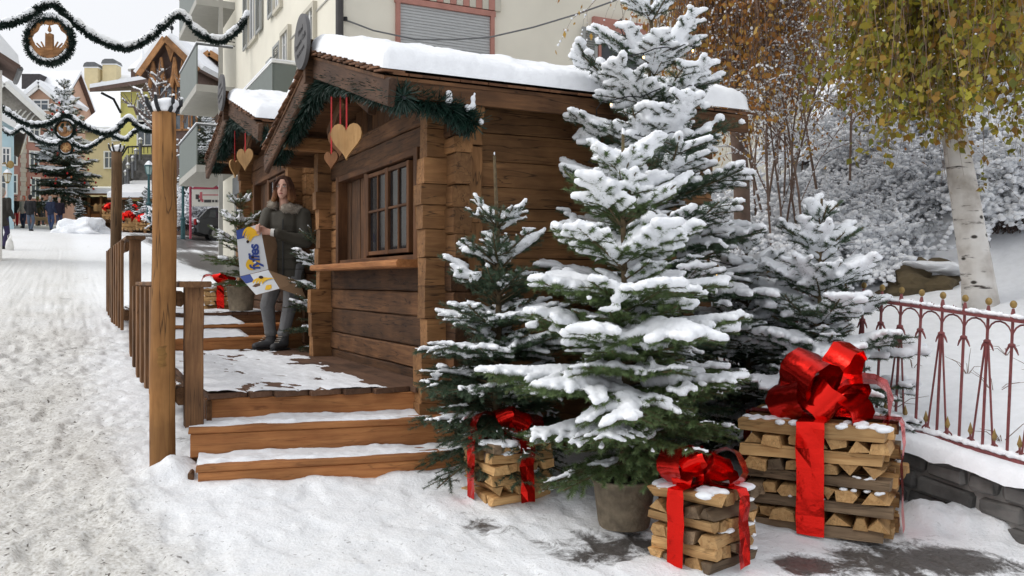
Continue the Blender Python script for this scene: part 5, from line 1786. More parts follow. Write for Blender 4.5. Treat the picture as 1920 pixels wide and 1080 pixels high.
# ------------------------------------------------------------------ passers-by up the street
PMAT = {}
def pm(c):
    if c not in PMAT: PMAT[c] = cloth('cloth_%d' % len(PMAT), c, .15)
    return PMAT[c]
HAIRG = plain('grey_hair', (.3, .28, .26), .8); HAIRD = plain('dark_hair', (.03, .02, .015), .7)
def passer(label, px, py, Y, h, face, coat, legs, head_m, stride=.12, arm=0.1, long=0.0, extra=None, hood=False):
    p = P(px, py, Y); p.z = gz(p.x, p.y)
    t = thing('person', label, 'person', p, face, 'people walking up the street')
    k = h / 1.72
    t.scale = (k, k, k)
    s = stride
    # local: faces -y
    hl, kl, al = (-.085, 0, .86), (-.09, -s * .6, .48), (-.09, s * .5, .09)
    hr, kr, ar = (.085, 0, .86), (.09, -s * .1, .47), (.09, -s * .9, .09)
    sl, sr = (-.19, 0, 1.40), (.19, 0, 1.40)
    el, er = (-.24, .04, 1.13), (.24, .04, 1.13)
    wl, wr = (-.22, -.05 - arm, .90), (.22, -.05 - arm * .6, .90)
    link('body', fuse_chains([([(0, 0, .9), (0, 0, 1.38)], [(.12, .09, .1), (.15, .09, .09)]), ([(0, 0, 1.42), (0, -.01, 1.54)], [.05, .05]), ([(0, -.01, 1.60), (0, -.01, 1.64)], [(.075, .092, .1), (.074, .09, .085)]),
                              ([hl, kl, al], [.07, .05, .04]), ([hr, kr, ar], [.07, .05, .04]), ([sl, el, wl, (wl[0], wl[1] - .02, wl[2] - .09)], [.05, .04, .03, .034]), ([sr, er, wr, (wr[0], wr[1] - .02, wr[2] - .09)], [.05, .04, .03, .034])], .02, 1), t, SKIN)
    zb = .80 - long
    link('coat', fuse_chains([([(0, 0, zb), (0, 0, 1.05), (0, 0, 1.36), (0, 0, 1.42)], [(.185, .14, .04), (.17, .13, .09), (.2, .13, .08), (.16, .10, .05)]),
                              ([sl, el, wl], [.075, .065, .052]), ([sr, er, wr], [.075, .065, .052])], .02, 1), t, pm(coat))
    for a in ((hl, kl, al), (hr, kr, ar)):
        link('trouser_leg', fuse_chains([(list(a), [.095, .075, .062])], .02, 1), t, pm(legs))
    for a in (al, ar):
        link('shoe', fuse_chains([([(a[0], a[1] + .03, .05), (a[0], a[1] - .13, .045)], [.05, .042])], .016, 1), t, SOLEM)
    if hood: hm = pm(coat)
    else: hm = head_m
    link('hood' if hood else 'hair', fuse_chains([([(0, .02, 1.70), (0, .035, 1.62), (0, .04, 1.54)], [(.085, .09, .06), (.088, .085, .08), (.07, .06, .06)])], .02, 1), t, hm)
    return t
NAVY = (.018, .025, .055); BLACK = (.012, .012, .014); JB = (.075, .10, .14); BLUEJ = (.045, .07, .15)
passer('man in black hooded jacket and faded jeans walking away alone', 57, 434, 42.5, 1.72, math.pi, BLACK, JB, HAIRD, .16, hood=True)
passer('grey-haired man in navy jacket and blue jeans near the snow heap', 95, 424, 45, 1.72, math.pi * .9, NAVY, BLUEJ, HAIRG)
passer('person in navy coat with a bag beside the grey-haired man', 111, 418, 47, 1.68, .7, (.02, .015, .03), (.05, .06, .12), FURM)
passer('person in dark coat with white shopping bag at the left edge', 5, 480, 25, 1.72, math.pi * .95, (.03, .026, .022), (.03, .024, .07), HAIRG, .12, long=.12)
passer('person in bright red trousers in the crowd on the left', 29, 412, 50, 1.7, .4, (.02, .018, .02), (.45, .015, .02), HAIRD)
passer('person in pale beige jacket behind the man in black', 44, 420, 47, 1.7, -.3, (.38, .33, .27), (.02, .03, .06), plain('orange_cap', (.55, .12, .06), .8), .1)
passer('person in dark clothes at the left of the crowd', 13, 412, 52, 1.74, .2, (.02, .022, .03), (.03, .03, .045), HAIRD)
passer('person in olive jacket walking with a pale dog behind', 71, 411, 53, 1.74, math.pi, (.05, .045, .025), (.03, .03, .03), pm((.12, .11, .04)))
passer('person in dark navy coat far back before the big tree', 80, 409, 55, 1.7, 2.8, (.02, .022, .035), (.05, .05, .06), HAIRD)
def carried_bag():
    p = P(18, 460, 24.6)
    t = thing('shopping_bag', 'white plastic shopping bag carried at the left edge', 'bag', (p.x, p.y, p.z - .2))
    m = MB(); m.lathe([(.06, .0), (.115, .03), (.125, .16), (.10, .3), (.035, .4)], n=12); o = m.build('bag', plain('white_plastic', (.7, .7, .68), .5), t, True); o.scale = (1, .5, 1)
    m = MB(); m.tube([(-.04, 0, .38), (-.05, 0, .47), (0, 0, .52), (.05, 0, .47), (.04, 0, .38)], .008, 5); m.build('handle', CUFFM, t)
carried_bag()
def dog():
    p = P(78, 407, 52); p.z = gz(p.x, p.y)
    t = thing('dog', 'pale tan dog trotting beside the person in olive jacket', 'dog', p, -1.2)
    link('body', fuse_chains([([(0, -.28, .45), (0, -.05, .44), (0, .25, .47)], [(.10, .1, .13), (.09, .1, .10), (.09, .09, .10)]), ([(0, -.32, .5), (0, -.42, .64)], [.075, .06]), ([(0, -.43, .66), (0, -.56, .62)], [.065, .035]),
        ([(.06, -.27, .4), (.06, -.28, .2), (.06, -.3, .03)], [.05, .03, .025]), ([(-.06, -.27, .4), (-.06, -.22, .2), (-.06, -.26, .03)], [.05, .03, .025]),
        ([(.06, .24, .42), (.06, .20, .28), (.06, .30, .17), (.06, .27, .03)], [.07, .045, .028, .025]), ([(-.06, .24, .42), (-.06, .25, .28), (-.06, .34, .17), (-.06, .32, .03)], [.07, .045, .028, .025]),
        ([(0, .32, .52), (0, .45, .62), (0, .5, .72)], [.03, .025, .018]), ([(.05, -.42, .70), (.06, -.41, .76)], [.02, .01]), ([(-.05, -.42, .70), (-.06, -.41, .76)], [.02, .01])], .018, 1), t, plain('tan_fur', (.4, .28, .17), .9))
dog()
# ------------------------------------------------------------------ cream apartment house behind the cabins
CREAM = plain('cream_plaster', (0.74, 0.705, 0.60), .9, var=.05, scale=1.2, bmp=.15, bscale=40, rand=False)
GREYSH = plain('grey_shutter', (0.33, 0.34, 0.33), .7, var=.06)
ROLLER = plain('roller_slat', (0.44, 0.45, 0.45), .6, var=.04)
REDFR = plain('rose_frame', (0.42, 0.2, 0.16), .8, var=.12)
STONEF = plain('stone_frame', (0.52, 0.49, 0.41), .85, var=.06)
PIPE = plain('downpipe', (0.055, 0.052, 0.052), .5, .3)
GLAZ = plain('far_glass', (0.05, 0.06, 0.07), .12, spec=.7)
PANEL = plain('greygreen_panel', (0.14, 0.16, 0.145), .5, var=.06)
CONC = plain('pale_concrete', (0.40, 0.39, 0.355), .9, var=.06)
WHITEP = plain('white_paint', (.78, .78, .76), .6, var=.04)
LEAD = plain('sheet_metal', (.14, .145, .15), .5, .4)
X0, Y0 = 1.83, 8.6
def shutter(parent, o, ax, h, w, n, m=GREYSH):
    # louvred leaf: o = lower corner (local), ax = horizontal unit vector in wall, outward = nrm
    s = bpy.data.objects.new('shutter', None); COL.objects.link(s); s.parent = parent
    nrm = Vector((0, 0, 1)).cross(ax) * -1
    R = Matrix((ax, nrm, Vector((0, 0, 1)))).transposed()
    fr = MB()
    fr.box(o + ax * .03 + Vector((0, 0, h / 2)), (.03, .02, h / 2), R); fr.box(o + ax * (w - .03) + Vector((0, 0, h / 2)), (.03, .02, h / 2), R)
    fr.box(o + ax * w / 2 + Vector((0, 0, .03)), (w / 2 - .06, .018, .03), R); fr.box(o + ax * w / 2 + Vector((0, 0, h - .03)), (w / 2 - .06, .018, .03), R)
    fr.build('shutter_frame', m, s)
    lv = MB()
    Rl = R @ Matrix.Rotation(math.radians(35), 3, 'X')
    k = int((h - .12) / .045)
    for i in range(k):
        lv.box(o + ax * w / 2 + Vector((0, 0, .075 + i * (h - .14) / k)), (w / 2 - .06, .02, .004), Rl)
    q = lv.build('louvres', m, s); q['kind'] = 'stuff'
    return s
def apartment():
    t = thing('apartment_house', 'cream plastered apartment house with grey shutters behind the log cabins', 'house', S(X0, Y0, 0), A27)
    Zc = CH
    Z1 = 12.0
    # walls: box without overlap; local x = into hill, y = along street
    m = MB(); m.box((5.0, 4.85, Z1 / 2), (5.0, 4.85, Z1 / 2 + .5)); m.build('wall', CREAM, t)
    ey = Vector((0, 1, 0)); ex = Vector((1, 0, 0))
    # --- gable-side windows (plane x=0), t along street
    def win_side(t0, t1, z0, z1, sh=None):
        w = bpy.data.objects.new('window', None); COL.objects.link(w); w.parent = t
        f = MB()
        for (a, b, c, d) in ((t0 - .07, t0, z0, z1), (t1, t1 + .07, z0, z1), (t0 - .07, t1 + .07, z1, z1 + .08), (t0 - .1, t1 + .1, z0 - .08, z0)):
            f.box((-.025, (a + b) / 2, (c + d) / 2), (.05, (b - a) / 2, (d - c) / 2))
        f.build('window_frame', STONEF, w)
        g = MB(); g.box((-.004, (t0 + t1) / 2, (z0 + z1) / 2), (.006, (t1 - t0) / 2, (z1 - z0) / 2)); g.build('pane', GLAZ, w)
        b = MB(); b.box((-.02, (t0 + t1) / 2, (z0 + z1) / 2), (.02, .03, (z1 - z0) / 2)); b.box((-.018, t0 + .03, (z0 + z1) / 2), (.016, .03, (z1 - z0) / 2)); b.box((-.018, t1 - .03, (z0 + z1) / 2), (.016, .03, (z1 - z0) / 2)); b.build('sash', WHITEP, w)
    zu = Zc + 5.65
    win_side(6.9, 7.7, zu, zu + 1.35)
    shutter(t, Vector((-.06, 7.8, zu - .03)), ey, 1.4, .55, 1); shutter(t, Vector((-.06, 6.2, zu - .03)), ey, 1.4, .55, 1)
    win_side(4.35, 4.85, zu, zu + 1.35); shutter(t, Vector((-.06, 4.95, zu - .03)), ey, 1.4, .5, 1)
    zl = Zc + 3.45
    win_side(1.65, 2.3, zl, zl + 1.4)
    win_side(3.6, 4.2, zl - .3, zl + 1.5)
    shutter(t, Vector((-.06, 4.3, zl - .3)), ey, 1.75, .62, 1); shutter(t, Vector((-.06, 5.1, zl - .3)), ey, 1.6, .5, 1)
    win_side(6.3, 7.0, zl + .1, zl + .95)
    win_side(8.3, 8.9, zl - .2, zl + .65)
    # string course (faint line) and downpipe at the corner
    c = MB(); c.box((-.008, 4.85, Zc + 4.75), (.012, 4.83, .012)); c.build('string_course', CONC, t)
    c = MB(); c.tube([(-.07, -.07, 0.5), (-.07, -.07, Z1)], .062, 10); c.build('downpipe', PIPE, t)
    for z in (3.0, 5.2, 7.4):
        c = MB(); c.tube([(-.07, -.07, z), (-.07, -.07, z + .04)], .074, 10); c.build('pipe_clamp', PIPE, t)
    # --- near wall (plane y=0): roller shutter window
    s0, s1, zt, zb = .95, 2.59, Zc + 4.58, Zc + 3.1
    w = bpy.data.objects.new('window', None); COL.objects.link(w); w.parent = t
    f = MB()
    for (a, b, c0, d) in ((s0 - .07, s0, zb, zt), (s1, s1 + .07, zb, zt), (s0 - .09, s1 + .09, zt, zt + .09)):
        f.box(((a + b) / 2, -.02, (c0 + d) / 2), ((b - a) / 2, .04, (d - c0) / 2))
    f.build('window_frame', REDFR, w)
    n = 30
    for i in range(n):
        z = zb + (zt - zb) * (i + .5) / n
        sl = MB(); sl.box(((s0 + s1) / 2, -.006, z), ((s1 - s0) / 2, .014, (zt - zb) / n / 2 - .0025), None, 0, .006); sl.build('slat', ROLLER, w)
    # striped painted lintel
    for i in range(17):
        l = MB(); a = s0 - .2 + i * .12; l.box((a + .06, -.022, zt + .21), (.057, .03, .10)); l.build('lintel_block', REDFR if i % 2 else STONEF, t)
    # second window with louvred leaf
    shutter(t, Vector((4.42, -.06, Zc + 3.2)), ex, 1.44, .32, 1)
    w = bpy.data.objects.new('window', None); COL.objects.link(w); w.parent = t
    f = MB()
    for (a, b, c0, d) in ((4.76, 4.82, Zc + 3.2, Zc + 4.62), (5.7, 5.78, Zc + 3.2, Zc + 4.62), (4.66, 5.88, Zc + 4.62, Zc + 4.86)):
        f.box(((a + b) / 2, -.03, (c0 + d) / 2), ((b - a) / 2, .05, (d - c0) / 2))
    f.build('window_frame', REDFR, w)
    g = MB(); g.box((5.26, -.004, Zc + 3.9), (.44, .008, .72)); g.build('pane', GLAZ, w)
    # --- small glazed balcony on the street wall
    def balcony(nm, y0, y1, proj, zf, hgt, pm_, cap=None, under=CONC, side=True):
        b = bpy.data.objects.new(nm, None); COL.objects.link(b); b.parent = t
        m = MB(); m.box((-proj / 2 - .002, (y0 + y1) / 2, zf - .09), (proj / 2, (y1 - y0) / 2, .09)); m.build('slab', under, b)
        m = MB(); m.box((-proj + .02, (y0 + y1) / 2, zf + hgt / 2), (.014, (y1 - y0) / 2 - .01, hgt / 2 - .01)); m.build('front_panel', pm_, b)
        if side: m = MB(); m.box((-proj / 2, y0 + .02, zf + hgt / 2), (proj / 2 - .04, .014, hgt / 2 - .01)); m.build('side_panel', pm_, b)
        m = MB(); m.box((-proj + .02, (y0 + y1) / 2, zf + hgt + .02), (.03, (y1 - y0) / 2 + .03, .02)); m.box((-proj / 2, y0 + .02, zf + hgt + .023), (proj / 2 - .05, .03, .02)); m.build('handrail', cap or LEAD, b)
        m = MB(); m.box((-proj + .02, (y0 + y1) / 2, zf + hgt + .055), (.035, (y1 - y0) / 2 + .03, .014)); m.box((-proj / 2, y0 + .02, zf + hgt + .058), (proj / 2 - .05, .035, .014)); m.build('snow', SNOWF, b)
        return b
    balcony('balcony', 2.92, 5.98, .5, Zc + 3.1, 1.0, PANEL, WHITEP)
    # --- farther wing: stacked balconies with grey-green fronts
    m = MB(); m.box((5.2, 12.2, Z1 / 2), (4.9, 2.34, Z1 / 2 + .5)); m.build('wall', CREAM, t)
    for zf, pr, y1 in ((3.0, .95, 13.6), (5.05, .95, 13.4), (7.25, .95, 13.6)):
        balcony('balcony', 9.85, y1, pr, Zc + zf, 1.0, PANEL, LEAD, side=False)
    m = MB(); m.box((-.35, 9.9, Zc + 3.9), (.05, .05, 4.3)); m.build('pillar', CONC, t)
    # wire rail of the middle balcony
    for z in (1.12, 1.22):
        m = MB(); m.tube([(-.93, 9.87, Zc + 5.05 + z), (0, 9.87, Zc + 5.05 + z - .05)], .012, 4); m.build('rail_wire', METALD, t)
    # shop front at street level of the wing
    m = MB(); m.box((.1, 9.78, Zc + 1.25), (.12, .09, 1.35)); m.build('pilaster', CONC, t)
    for k in range(4):
        m = MB(); m.box((-.03, 8.9 - k * 1.25, Zc + 1.1), (.025, .5, 1.2)); m.build('shop_window', GLAZ, t)
        m = MB(); m.box((-.045, 8.28 - k * 1.25, Zc + 1.1), (.05, .09, 1.25)); m.build('mullion', CONC, t)
    m = MB(); m.box((-.03, 6.4, Zc + 2.45), (.06, 3.3, .22)); m.build('shop_fascia', LEAD, t)
apartment()
def cable():
    pts = [P(650, 38, 14.0), P(700, 57, 14.1), P(780, 74, 14.2), P(850, 74, 14.25), P(917, 70, 14.3), P(1000, 51, 14.3), P(1080, 27, 14.3), P(1150, 2, 14.3), P(1250, -40, 14.3)]
    t = thing('overhead_cable', 'thin grey cable sagging along the cream house wall', 'cable', pts[0])
    m = MB(); m.tube([p - pts[0] for p in pts], .014, 5); m.build('wire', LEAD, t)
    m = MB(); m.box((-.05, .02, .02), (.06, .05, .03)); m.build('hook', METALD, t)
cable()
# ------------------------------------------------------------------ birch, thicket, snowy shrubs
def birch_bark():
    m, nt, b = new_mat('birch_bark')
    v = coords(nt, (1.2, 9, 9), rand=False)            # local X runs up the trunk
    tc = coords(nt, (14, 2.2, 2.2), rand=False)
    n1 = noise(nt, tc, 1.6, 5, .6)
    n2 = noise(nt, coords(nt, rand=False), 5, 5)
    base = ramp(nt, [(.3, (.36, .32, .28)), (.55, (.62, .59, .55)), (.75, (.72, .70, .67))]); nt.links.new(n2.outputs['Fac'], base.inputs['Fac'])
    mk = ramp(nt, [(.33, (.07, .055, .045)), (.40, (1, 1, 1))]); nt.links.new(n1.outputs['Fac'], mk.inputs['Fac'])
    col = mix(nt, 1.0, base.outputs['Color'], mk.outputs['Color'], 'MULTIPLY')
    sp = nt.nodes.new('ShaderNodeTexVoronoi'); sp.inputs['Scale'].default_value = 5.5
    nt.links.new(coords(nt, (1.6, 1, 1), rand=False).outputs[0], sp.inputs['Vector'])
    k = ramp(nt, [(.10, (.06, .05, .04)), (.17, (1, 1, 1))]); nt.links.new(sp.outputs['Distance'], k.inputs['Fac'])
    col = mix(nt, 1.0, col, k.outputs['Color'], 'MULTIPLY')
    nt.links.new(col, b.inputs['Base Color']); b.inputs['Roughness'].default_value = .75
    bump(nt, b, n1.outputs['Fac'], .5, .01)
    return m
BIRCH = birch_bark()
TWIG = plain('brown_twig', (.19, .13, .10), .85, var=.3, scale=9)
TWIGG = plain('grey_twig', (.12, .09, .08), .85, var=.3, scale=9)
def leaf_mat(name, stops):
    m, nt, b = new_mat(name)
    g = nt.nodes.new('ShaderNodeNewGeometry'); r = ramp(nt, stops)
    nt.links.new(g.outputs['Random Per Island'], r.inputs['Fac']); nt.links.new(r.outputs['Color'], b.inputs['Base Color'])
    b.inputs['Roughness'].default_value = .55
    tr = nt.nodes.new('ShaderNodeBsdfTranslucent'); mx = nt.nodes.new('ShaderNodeMixShader'); mx.inputs[0].default_value = .35
    nt.links.new(r.outputs['Color'], tr.inputs['Color'])
    out = nt.nodes['Material Output']
    nt.links.new(b.outputs[0], mx.inputs[1]); nt.links.new(tr.outputs[0], mx.inputs[2]); nt.links.new(mx.outputs[0], out.inputs['Surface'])
    return m
LEAFB = leaf_mat('birch_leaf', [(0, (.17, .17, .02)), (.35, (.30, .26, .025)), (.6, (.33, .22, .025)), (.8, (.27, .13, .02)), (.92, (.10, .13, .02)), (1, (.52, .46, .05))])
LEAFO = leaf_mat('orange_leaf', [(0, (.38, .15, .03)), (.5, (.48, .23, .05)), (.8, (.52, .34, .07)), (1, (.24, .11, .04))])

def leaves(cs, size, rng, hang=0.8, frac=(.6, 1.3)):
    n = len(cs); cs = np.asarray(cs)
    d = rng.normal(size=(n, 3)) * .6; d[:, 2] -= hang; d /= np.linalg.norm(d, axis=1, keepdims=True)
    s = np.cross(d, rng.normal(size=(n, 3))); s /= np.linalg.norm(s, axis=1, keepdims=True) + 1e-9
    nn = np.cross(s, d)
    L = size * rng.uniform(frac[0], frac[1], (n, 1))
    a = cs; b = cs + d * L * .42 + s * L * .36 + nn * L * .06; c = cs + d * L; e = cs + d * L * .42 - s * L * .36 + nn * L * .06
    return np.stack([a, b, c, e], 1).reshape(-1, 3), np.arange(4 * n).reshape(n, 4)

def make_birch():
    base = P(1838, 568, 7.4); base.z = hz(base.x, base.y) - .08
    t = thing('birch_tree', 'leaning white birch with drooping yellow-green leaves behind the fence', 'tree', base)
    rng = np.random.RandomState(5); R0 = random.Random(5)
    def loc(px, py, Y): return P(px, py, Y) - base
    tp = [loc(1842, 600, 7.4), loc(1833, 520, 7.4), loc(1820, 440, 7.42), loc(1806, 350, 7.45), loc(1790, 260, 7.5), loc(1772, 140, 7.55), loc(1758, 20, 7.6), loc(1765, -150, 7.6), loc(1775, -400, 7.7)]
    rd = [.155, .13, .12, .112, .10, .09, .08, .065, .04]
    m = MB(); m.tube([Vector((q.z, q.y, -q.x)) for q in tp], rd, 20)
    o = m.build('trunk', BIRCH, t, True); o.rotation_euler = (0, -math.pi / 2, 0)
    # snow clinging to the right side of the trunk foot
    cs = [tp[0].lerp(tp[3], f) + Vector((.125 - .02 * f, -.01, 0)) for f in np.linspace(0.02, .75, 60)]
    link('snow', fuse(*blobs(np.array([c[:] for c in cs]), np.array([(.03 * (1.25 - f), .05, .05) for f in np.linspace(0, .9, 60)]), ICO1), .014, 3), t, SNOW)
    limbs = MB(); hang = []
    def limb(a, b, r, sag):
        pts = [a.lerp(b, f) + Vector((0, 0, sag * math.sin(math.pi * f))) for f in np.linspace(0, 1, 7)]
        limbs.tube(pts, [r * (1 - .75 * f) for f in np.linspace(0, 1, 7)], 6)
        return pts
    targets = [(1600, -60, 6.6), (1650, -140, 5.8), (1900, -120, 6.2), (1990, -60, 6.8), (1700, -40, 6.4), (1850, -160, 5.6), (1780, -30, 6.8), (1560, -110, 7.4), (1950, 60, 7.6), (1680, 40, 7.2), (1870, 20, 7.0), (1740, -150, 5.4)]
    for (px, py, Y) in targets:
        a = tp[5].lerp(tp[7], R0.random())
        pts = limb(a, loc(px, py, Y), .035, .25)
        for p in pts[1:]: hang.append(p)
        for k in range(3):
            q = pts[2 + k]; e = q + Vector((R0.uniform(-.6, .6), R0.uniform(-.7, .5), R0.uniform(-.1, .2)))
            pp = limb(q, e, .014, .08); hang += pp[2:]
    limbs.build('limbs', TWIG, t)
    tw = MB(); lc = []
    for h in hang:
        for k in range(6):
            p = h + Vector((R0.gauss(0, .16), R0.gauss(0, .2), R0.gauss(0, .06)))
            L = R0.uniform(.5, 1.35)
            wx, wy = R0.uniform(-.18, .18), R0.uniform(-.18, .18)
            pts = [p + Vector((wx * f * f, wy * f * f, -L * f)) for f in np.linspace(0, 1, 5)]
            tw.tube(pts, [.0035, .003, .0025, .002, .001], 3, cap=False)
            n = int(L * 26)
            for i in range(n):
                f = R0.random() ** .9; q = f * 4; a = int(min(q, 3)); c = pts[a].lerp(pts[a + 1], q - a)
                lc.append((c + Vector((R0.gauss(0, .025), R0.gauss(0, .025), R0.gauss(0, .02))))[:])
    tw.build('hanging_twigs', TWIG, t)
    # thin the lower veil so that the trunk and slope show
    keep = []
    for c in lc:
        w = Vector(c) + base
        py = HOR - (w.z - CH) * F / w.y
        lim = 300 + 130 * mnoise.noise(Vector((w.x * 2.2, w.y, 0)))
        if py < lim or R0.random() < .10: keep.append(c)
    V1, F1 = leaves(keep, .054, rng, .8, (.4, 1.5))
    link('crown', mesh('crown', V1, F1), t, LEAFB)
    cs = [keep[i] for i in rng.choice(len(keep), 1400)]
    Vb, Fb = blobs(np.array(cs), rng.uniform(.005, .010, 1400), ICO1, (1.2, 1.2, .8)); s = link('snow_flecks', mesh('snow_flecks', Vb, Fb, True), t, SNOWF); s['kind'] = 'stuff'
make_birch()

# thicket trees: slim stems, drooping twigs, orange leaves, snow beads
def gen_thicket(seed, H, leafn, droop, spread):
    R0 = random.Random(seed); rng = np.random.RandomState(seed)
    st = MB(); tw = MB(); lc = []; sc = []
    def grow(p, d, L, r, lvl):
        k = 5; pts = [p]
        for i in range(k):
            d = (d + Vector((R0.gauss(0, .12), R0.gauss(0, .12), (.05 if lvl < 2 else -droop) + R0.gauss(0, .05)))).normalized()
            pts.append(pts[-1] + d * L / k)
        rr = [r * (1 - .6 * i / k) for i in range(k + 1)]
        (st if lvl == 0 else tw).tube(pts, rr, 5 if lvl == 0 else 3, cap=False)
        for i in range(1, k + 1):
            if lvl >= 2:
                for q in range(2):
                    if R0.random() < leafn: lc.append((pts[i] + Vector((R0.gauss(0, .05), R0.gauss(0, .05), R0.gauss(0, .04))))[:])
                for q in range(3):
                    c = pts[i - 1].lerp(pts[i], R0.random())
                    if R0.random() < .6: sc.append((c.x, c.y, c.z + .008))
            elif lvl == 1:
                for q in range(4):
                    c = pts[i - 1].lerp(pts[i], R0.random()); sc.append((c.x, c.y, c.z + r))
        if lvl < 3:
            nb = (9, 7, 4)[lvl]
            for j in range(nb):
                f = R0.uniform(.3, 1.0); q = f * k; a = int(min(q, k - 1)); b = pts[a].lerp(pts[a + 1], q - a)
                az = R0.uniform(0, 6.28)
                nd = (d * .55 + Vector((math.cos(az), math.sin(az), .25)) * spread).normalized()
                grow(b, nd, L * R0.uniform(.4, .62), r * .5, lvl + 1)
    for s in range(2):
        grow(Vector((R0.uniform(-.3, .3), R0.uniform(-.3, .3), -.2)), Vector((R0.uniform(-.2, .2), R0.uniform(-.2, .2), 1)).normalized(), H * R0.uniform(.75, 1), .024, 0)
    lv = leaves(lc, .062, rng) if lc else None
    sc = np.array(sc); sb = blobs(sc, rng.uniform(.006, .014, len(sc)), ICO0, (1.5, 1.5, .9), .2, rng)
    return dict(stem=mesh('stems', st.V, st.F, True), twigs=mesh('twigs', tw.V, tw.F), leaves=mesh('leaves', *lv), snow=mesh('snow', *sb))
def ico0():
    bm = bmesh.new(); bmesh.ops.create_icosphere(bm, subdivisions=1, radius=1.0)
    bm.free()
    t = (1 + 5 ** .5) / 2
    v = np.array([(-1, t, 0), (1, t, 0), (-1, -t, 0), (1, -t, 0), (0, -1, t), (0, 1, t), (0, -1, -t), (0, 1, -t), (t, 0, -1), (t, 0, 1), (-t, 0, -1), (-t, 0, 1)], float); v /= np.linalg.norm(v[0])
    f = np.array([(0, 11, 5), (0, 5, 1), (0, 1, 7), (0, 7, 10), (0, 10, 11), (1, 5, 9), (5, 11, 4), (11, 10, 2), (10, 7, 6), (7, 1, 8), (3, 9, 4), (3, 4, 2), (3, 2, 6), (3, 6, 8), (3, 8, 9), (4, 9, 5), (2, 4, 11), (6, 2, 10), (8, 6, 7), (9, 8, 1)])
    return v, f
ICO0 = ico0()
def place_parts(t, g, mats):
    for k, m in mats.items():
        if g.get(k) is None: continue
        if not g[k].materials: g[k].materials.append(m)
        o = bpy.data.objects.new(k, g[k]); COL.objects.link(o); o.parent = t
        if k in ('snow', 'leaves', 'twigs'): o['kind'] = 'stuff'
def make_thicket():
    var = [gen_thicket(31, 4.6, .22, .18, .7), gen_thicket(32, 4.2, .15, .12, .7), gen_thicket(33, 4.8, .34, .26, .75)]
    R0 = random.Random(9)
    spots = [(1440, 10.6, 0), (1450, 9.4, 2), (1490, 12.6, 0), (1460, 8.8, 1), (1445, 9.9, 2), (1500, 8.9, 0), (1560, 10.4, 1), (1620, 11.2, 0), (1690, 12.0, 1), (1470, 12.9, 1), (1500, 13.4, 2), (1440, 12.2, 0), (1470, 12.5, 1), (1545, 13.0, 2), (1650, 13.6, 0), (1780, 14.0, 1), (1880, 14.0, 2)]
    for i, (px, Y, k) in enumerate(spots):
        p = P(px, 300, Y); z = hz(p.x, p.y)
        t = thing('leaning_tree', 'thin brown tree with orange leaves and snowy twigs in the hillside thicket', 'tree', (p.x, p.y, z - .1), R0.uniform(0, 6.28), 'hillside thicket trees')
        s = R0.uniform(.85, 1.15); t.scale = (s * .68, s * .68, s * R0.uniform(.9, 1.15))
        place_parts(t, var[k], dict(stem=TWIG, twigs=TWIG, leaves=LEAFO, snow=SNOWF))
make_thicket()

def make_weeping():
    # weeping tree rooted behind the cabin: long brown strands with sparse orange leaves
    base = P(1395, 400, 9.0); base.z = hz(base.x, base.y) - .1
    t = thing('weeping_tree', 'weeping tree with hanging brown strands and orange leaves right of the tall fir', 'tree', base)
    rng = np.random.RandomState(15); R0 = random.Random(15)
    def loc(px, py, Y): return P(px, py, Y) - base
    tp = [Vector((0, 0, -.1)), loc(1390, 330, 9.0), loc(1378, 200, 9.0), loc(1370, 60, 9.0), loc(1372, -120, 9.0)]
    m = MB(); m.tube(tp, [.09, .08, .07, .06, .04], 10); m.build('trunk', TWIG, t, True)
    limbs = MB(); tw = MB(); lc = []
    for (px, py, Y) in ((1225, -70, 8.6), (1250, -60, 9.2), (1290, -40, 8.2), (1340, -80, 8.8), (1430, -60, 8.4), (1480, -40, 9.0), (1530, -70, 8.6), (1570, -50, 9.4), (1400, -90, 8.0), (1270, -100, 9.6), (1460, -90, 9.8), (1320, -30, 9.8)):
        a = tp[3].lerp(tp[4], R0.random()); b = loc(px, py, Y)
        pts = [a.lerp(b, f) + Vector((0, 0, .25 * math.sin(math.pi * f))) for f in np.linspace(0, 1, 7)]
        limbs.tube(pts, [.03 * (1 - .75 * f) for f in np.linspace(0, 1, 7)], 5)
        for p in pts[2:]:
            for k in range(8):
                q = p + Vector((R0.gauss(0, .2), R0.gauss(0, .25), R0.gauss(0, .05)))
                L = R0.uniform(.5, 1.9) * (.62 if (q + base).x / (q + base).y < .16 else 1.0)
                wx, wy = R0.uniform(-.2, .2), R0.uniform(-.2, .2)
                st = [q + Vector((wx * f * f + R0.gauss(0, .012), wy * f * f, -L * f)) for f in np.linspace(0, 1, 6)]
                tw.tube(st, [.0045, .004, .0035, .003, .002, .001], 3, cap=False)
                for i in range(int(L * 10)):
                    f = R0.random(); u = f * 5; j = int(min(u, 4)); c = st[j].lerp(st[j + 1], u - j)
                    lc.append((c + Vector((R0.gauss(0, .03), R0.gauss(0, .03), R0.gauss(0, .02))))[:])
    limbs.build('limbs', TWIG, t); o = tw.build('hanging_twigs', TWIG, t); o['kind'] = 'stuff'
    V1, F1 = leaves(lc, .06, rng)
    o = link('leaves', mesh('leaves', V1, F1), t, LEAFO); o['kind'] = 'stuff'
make_weeping()

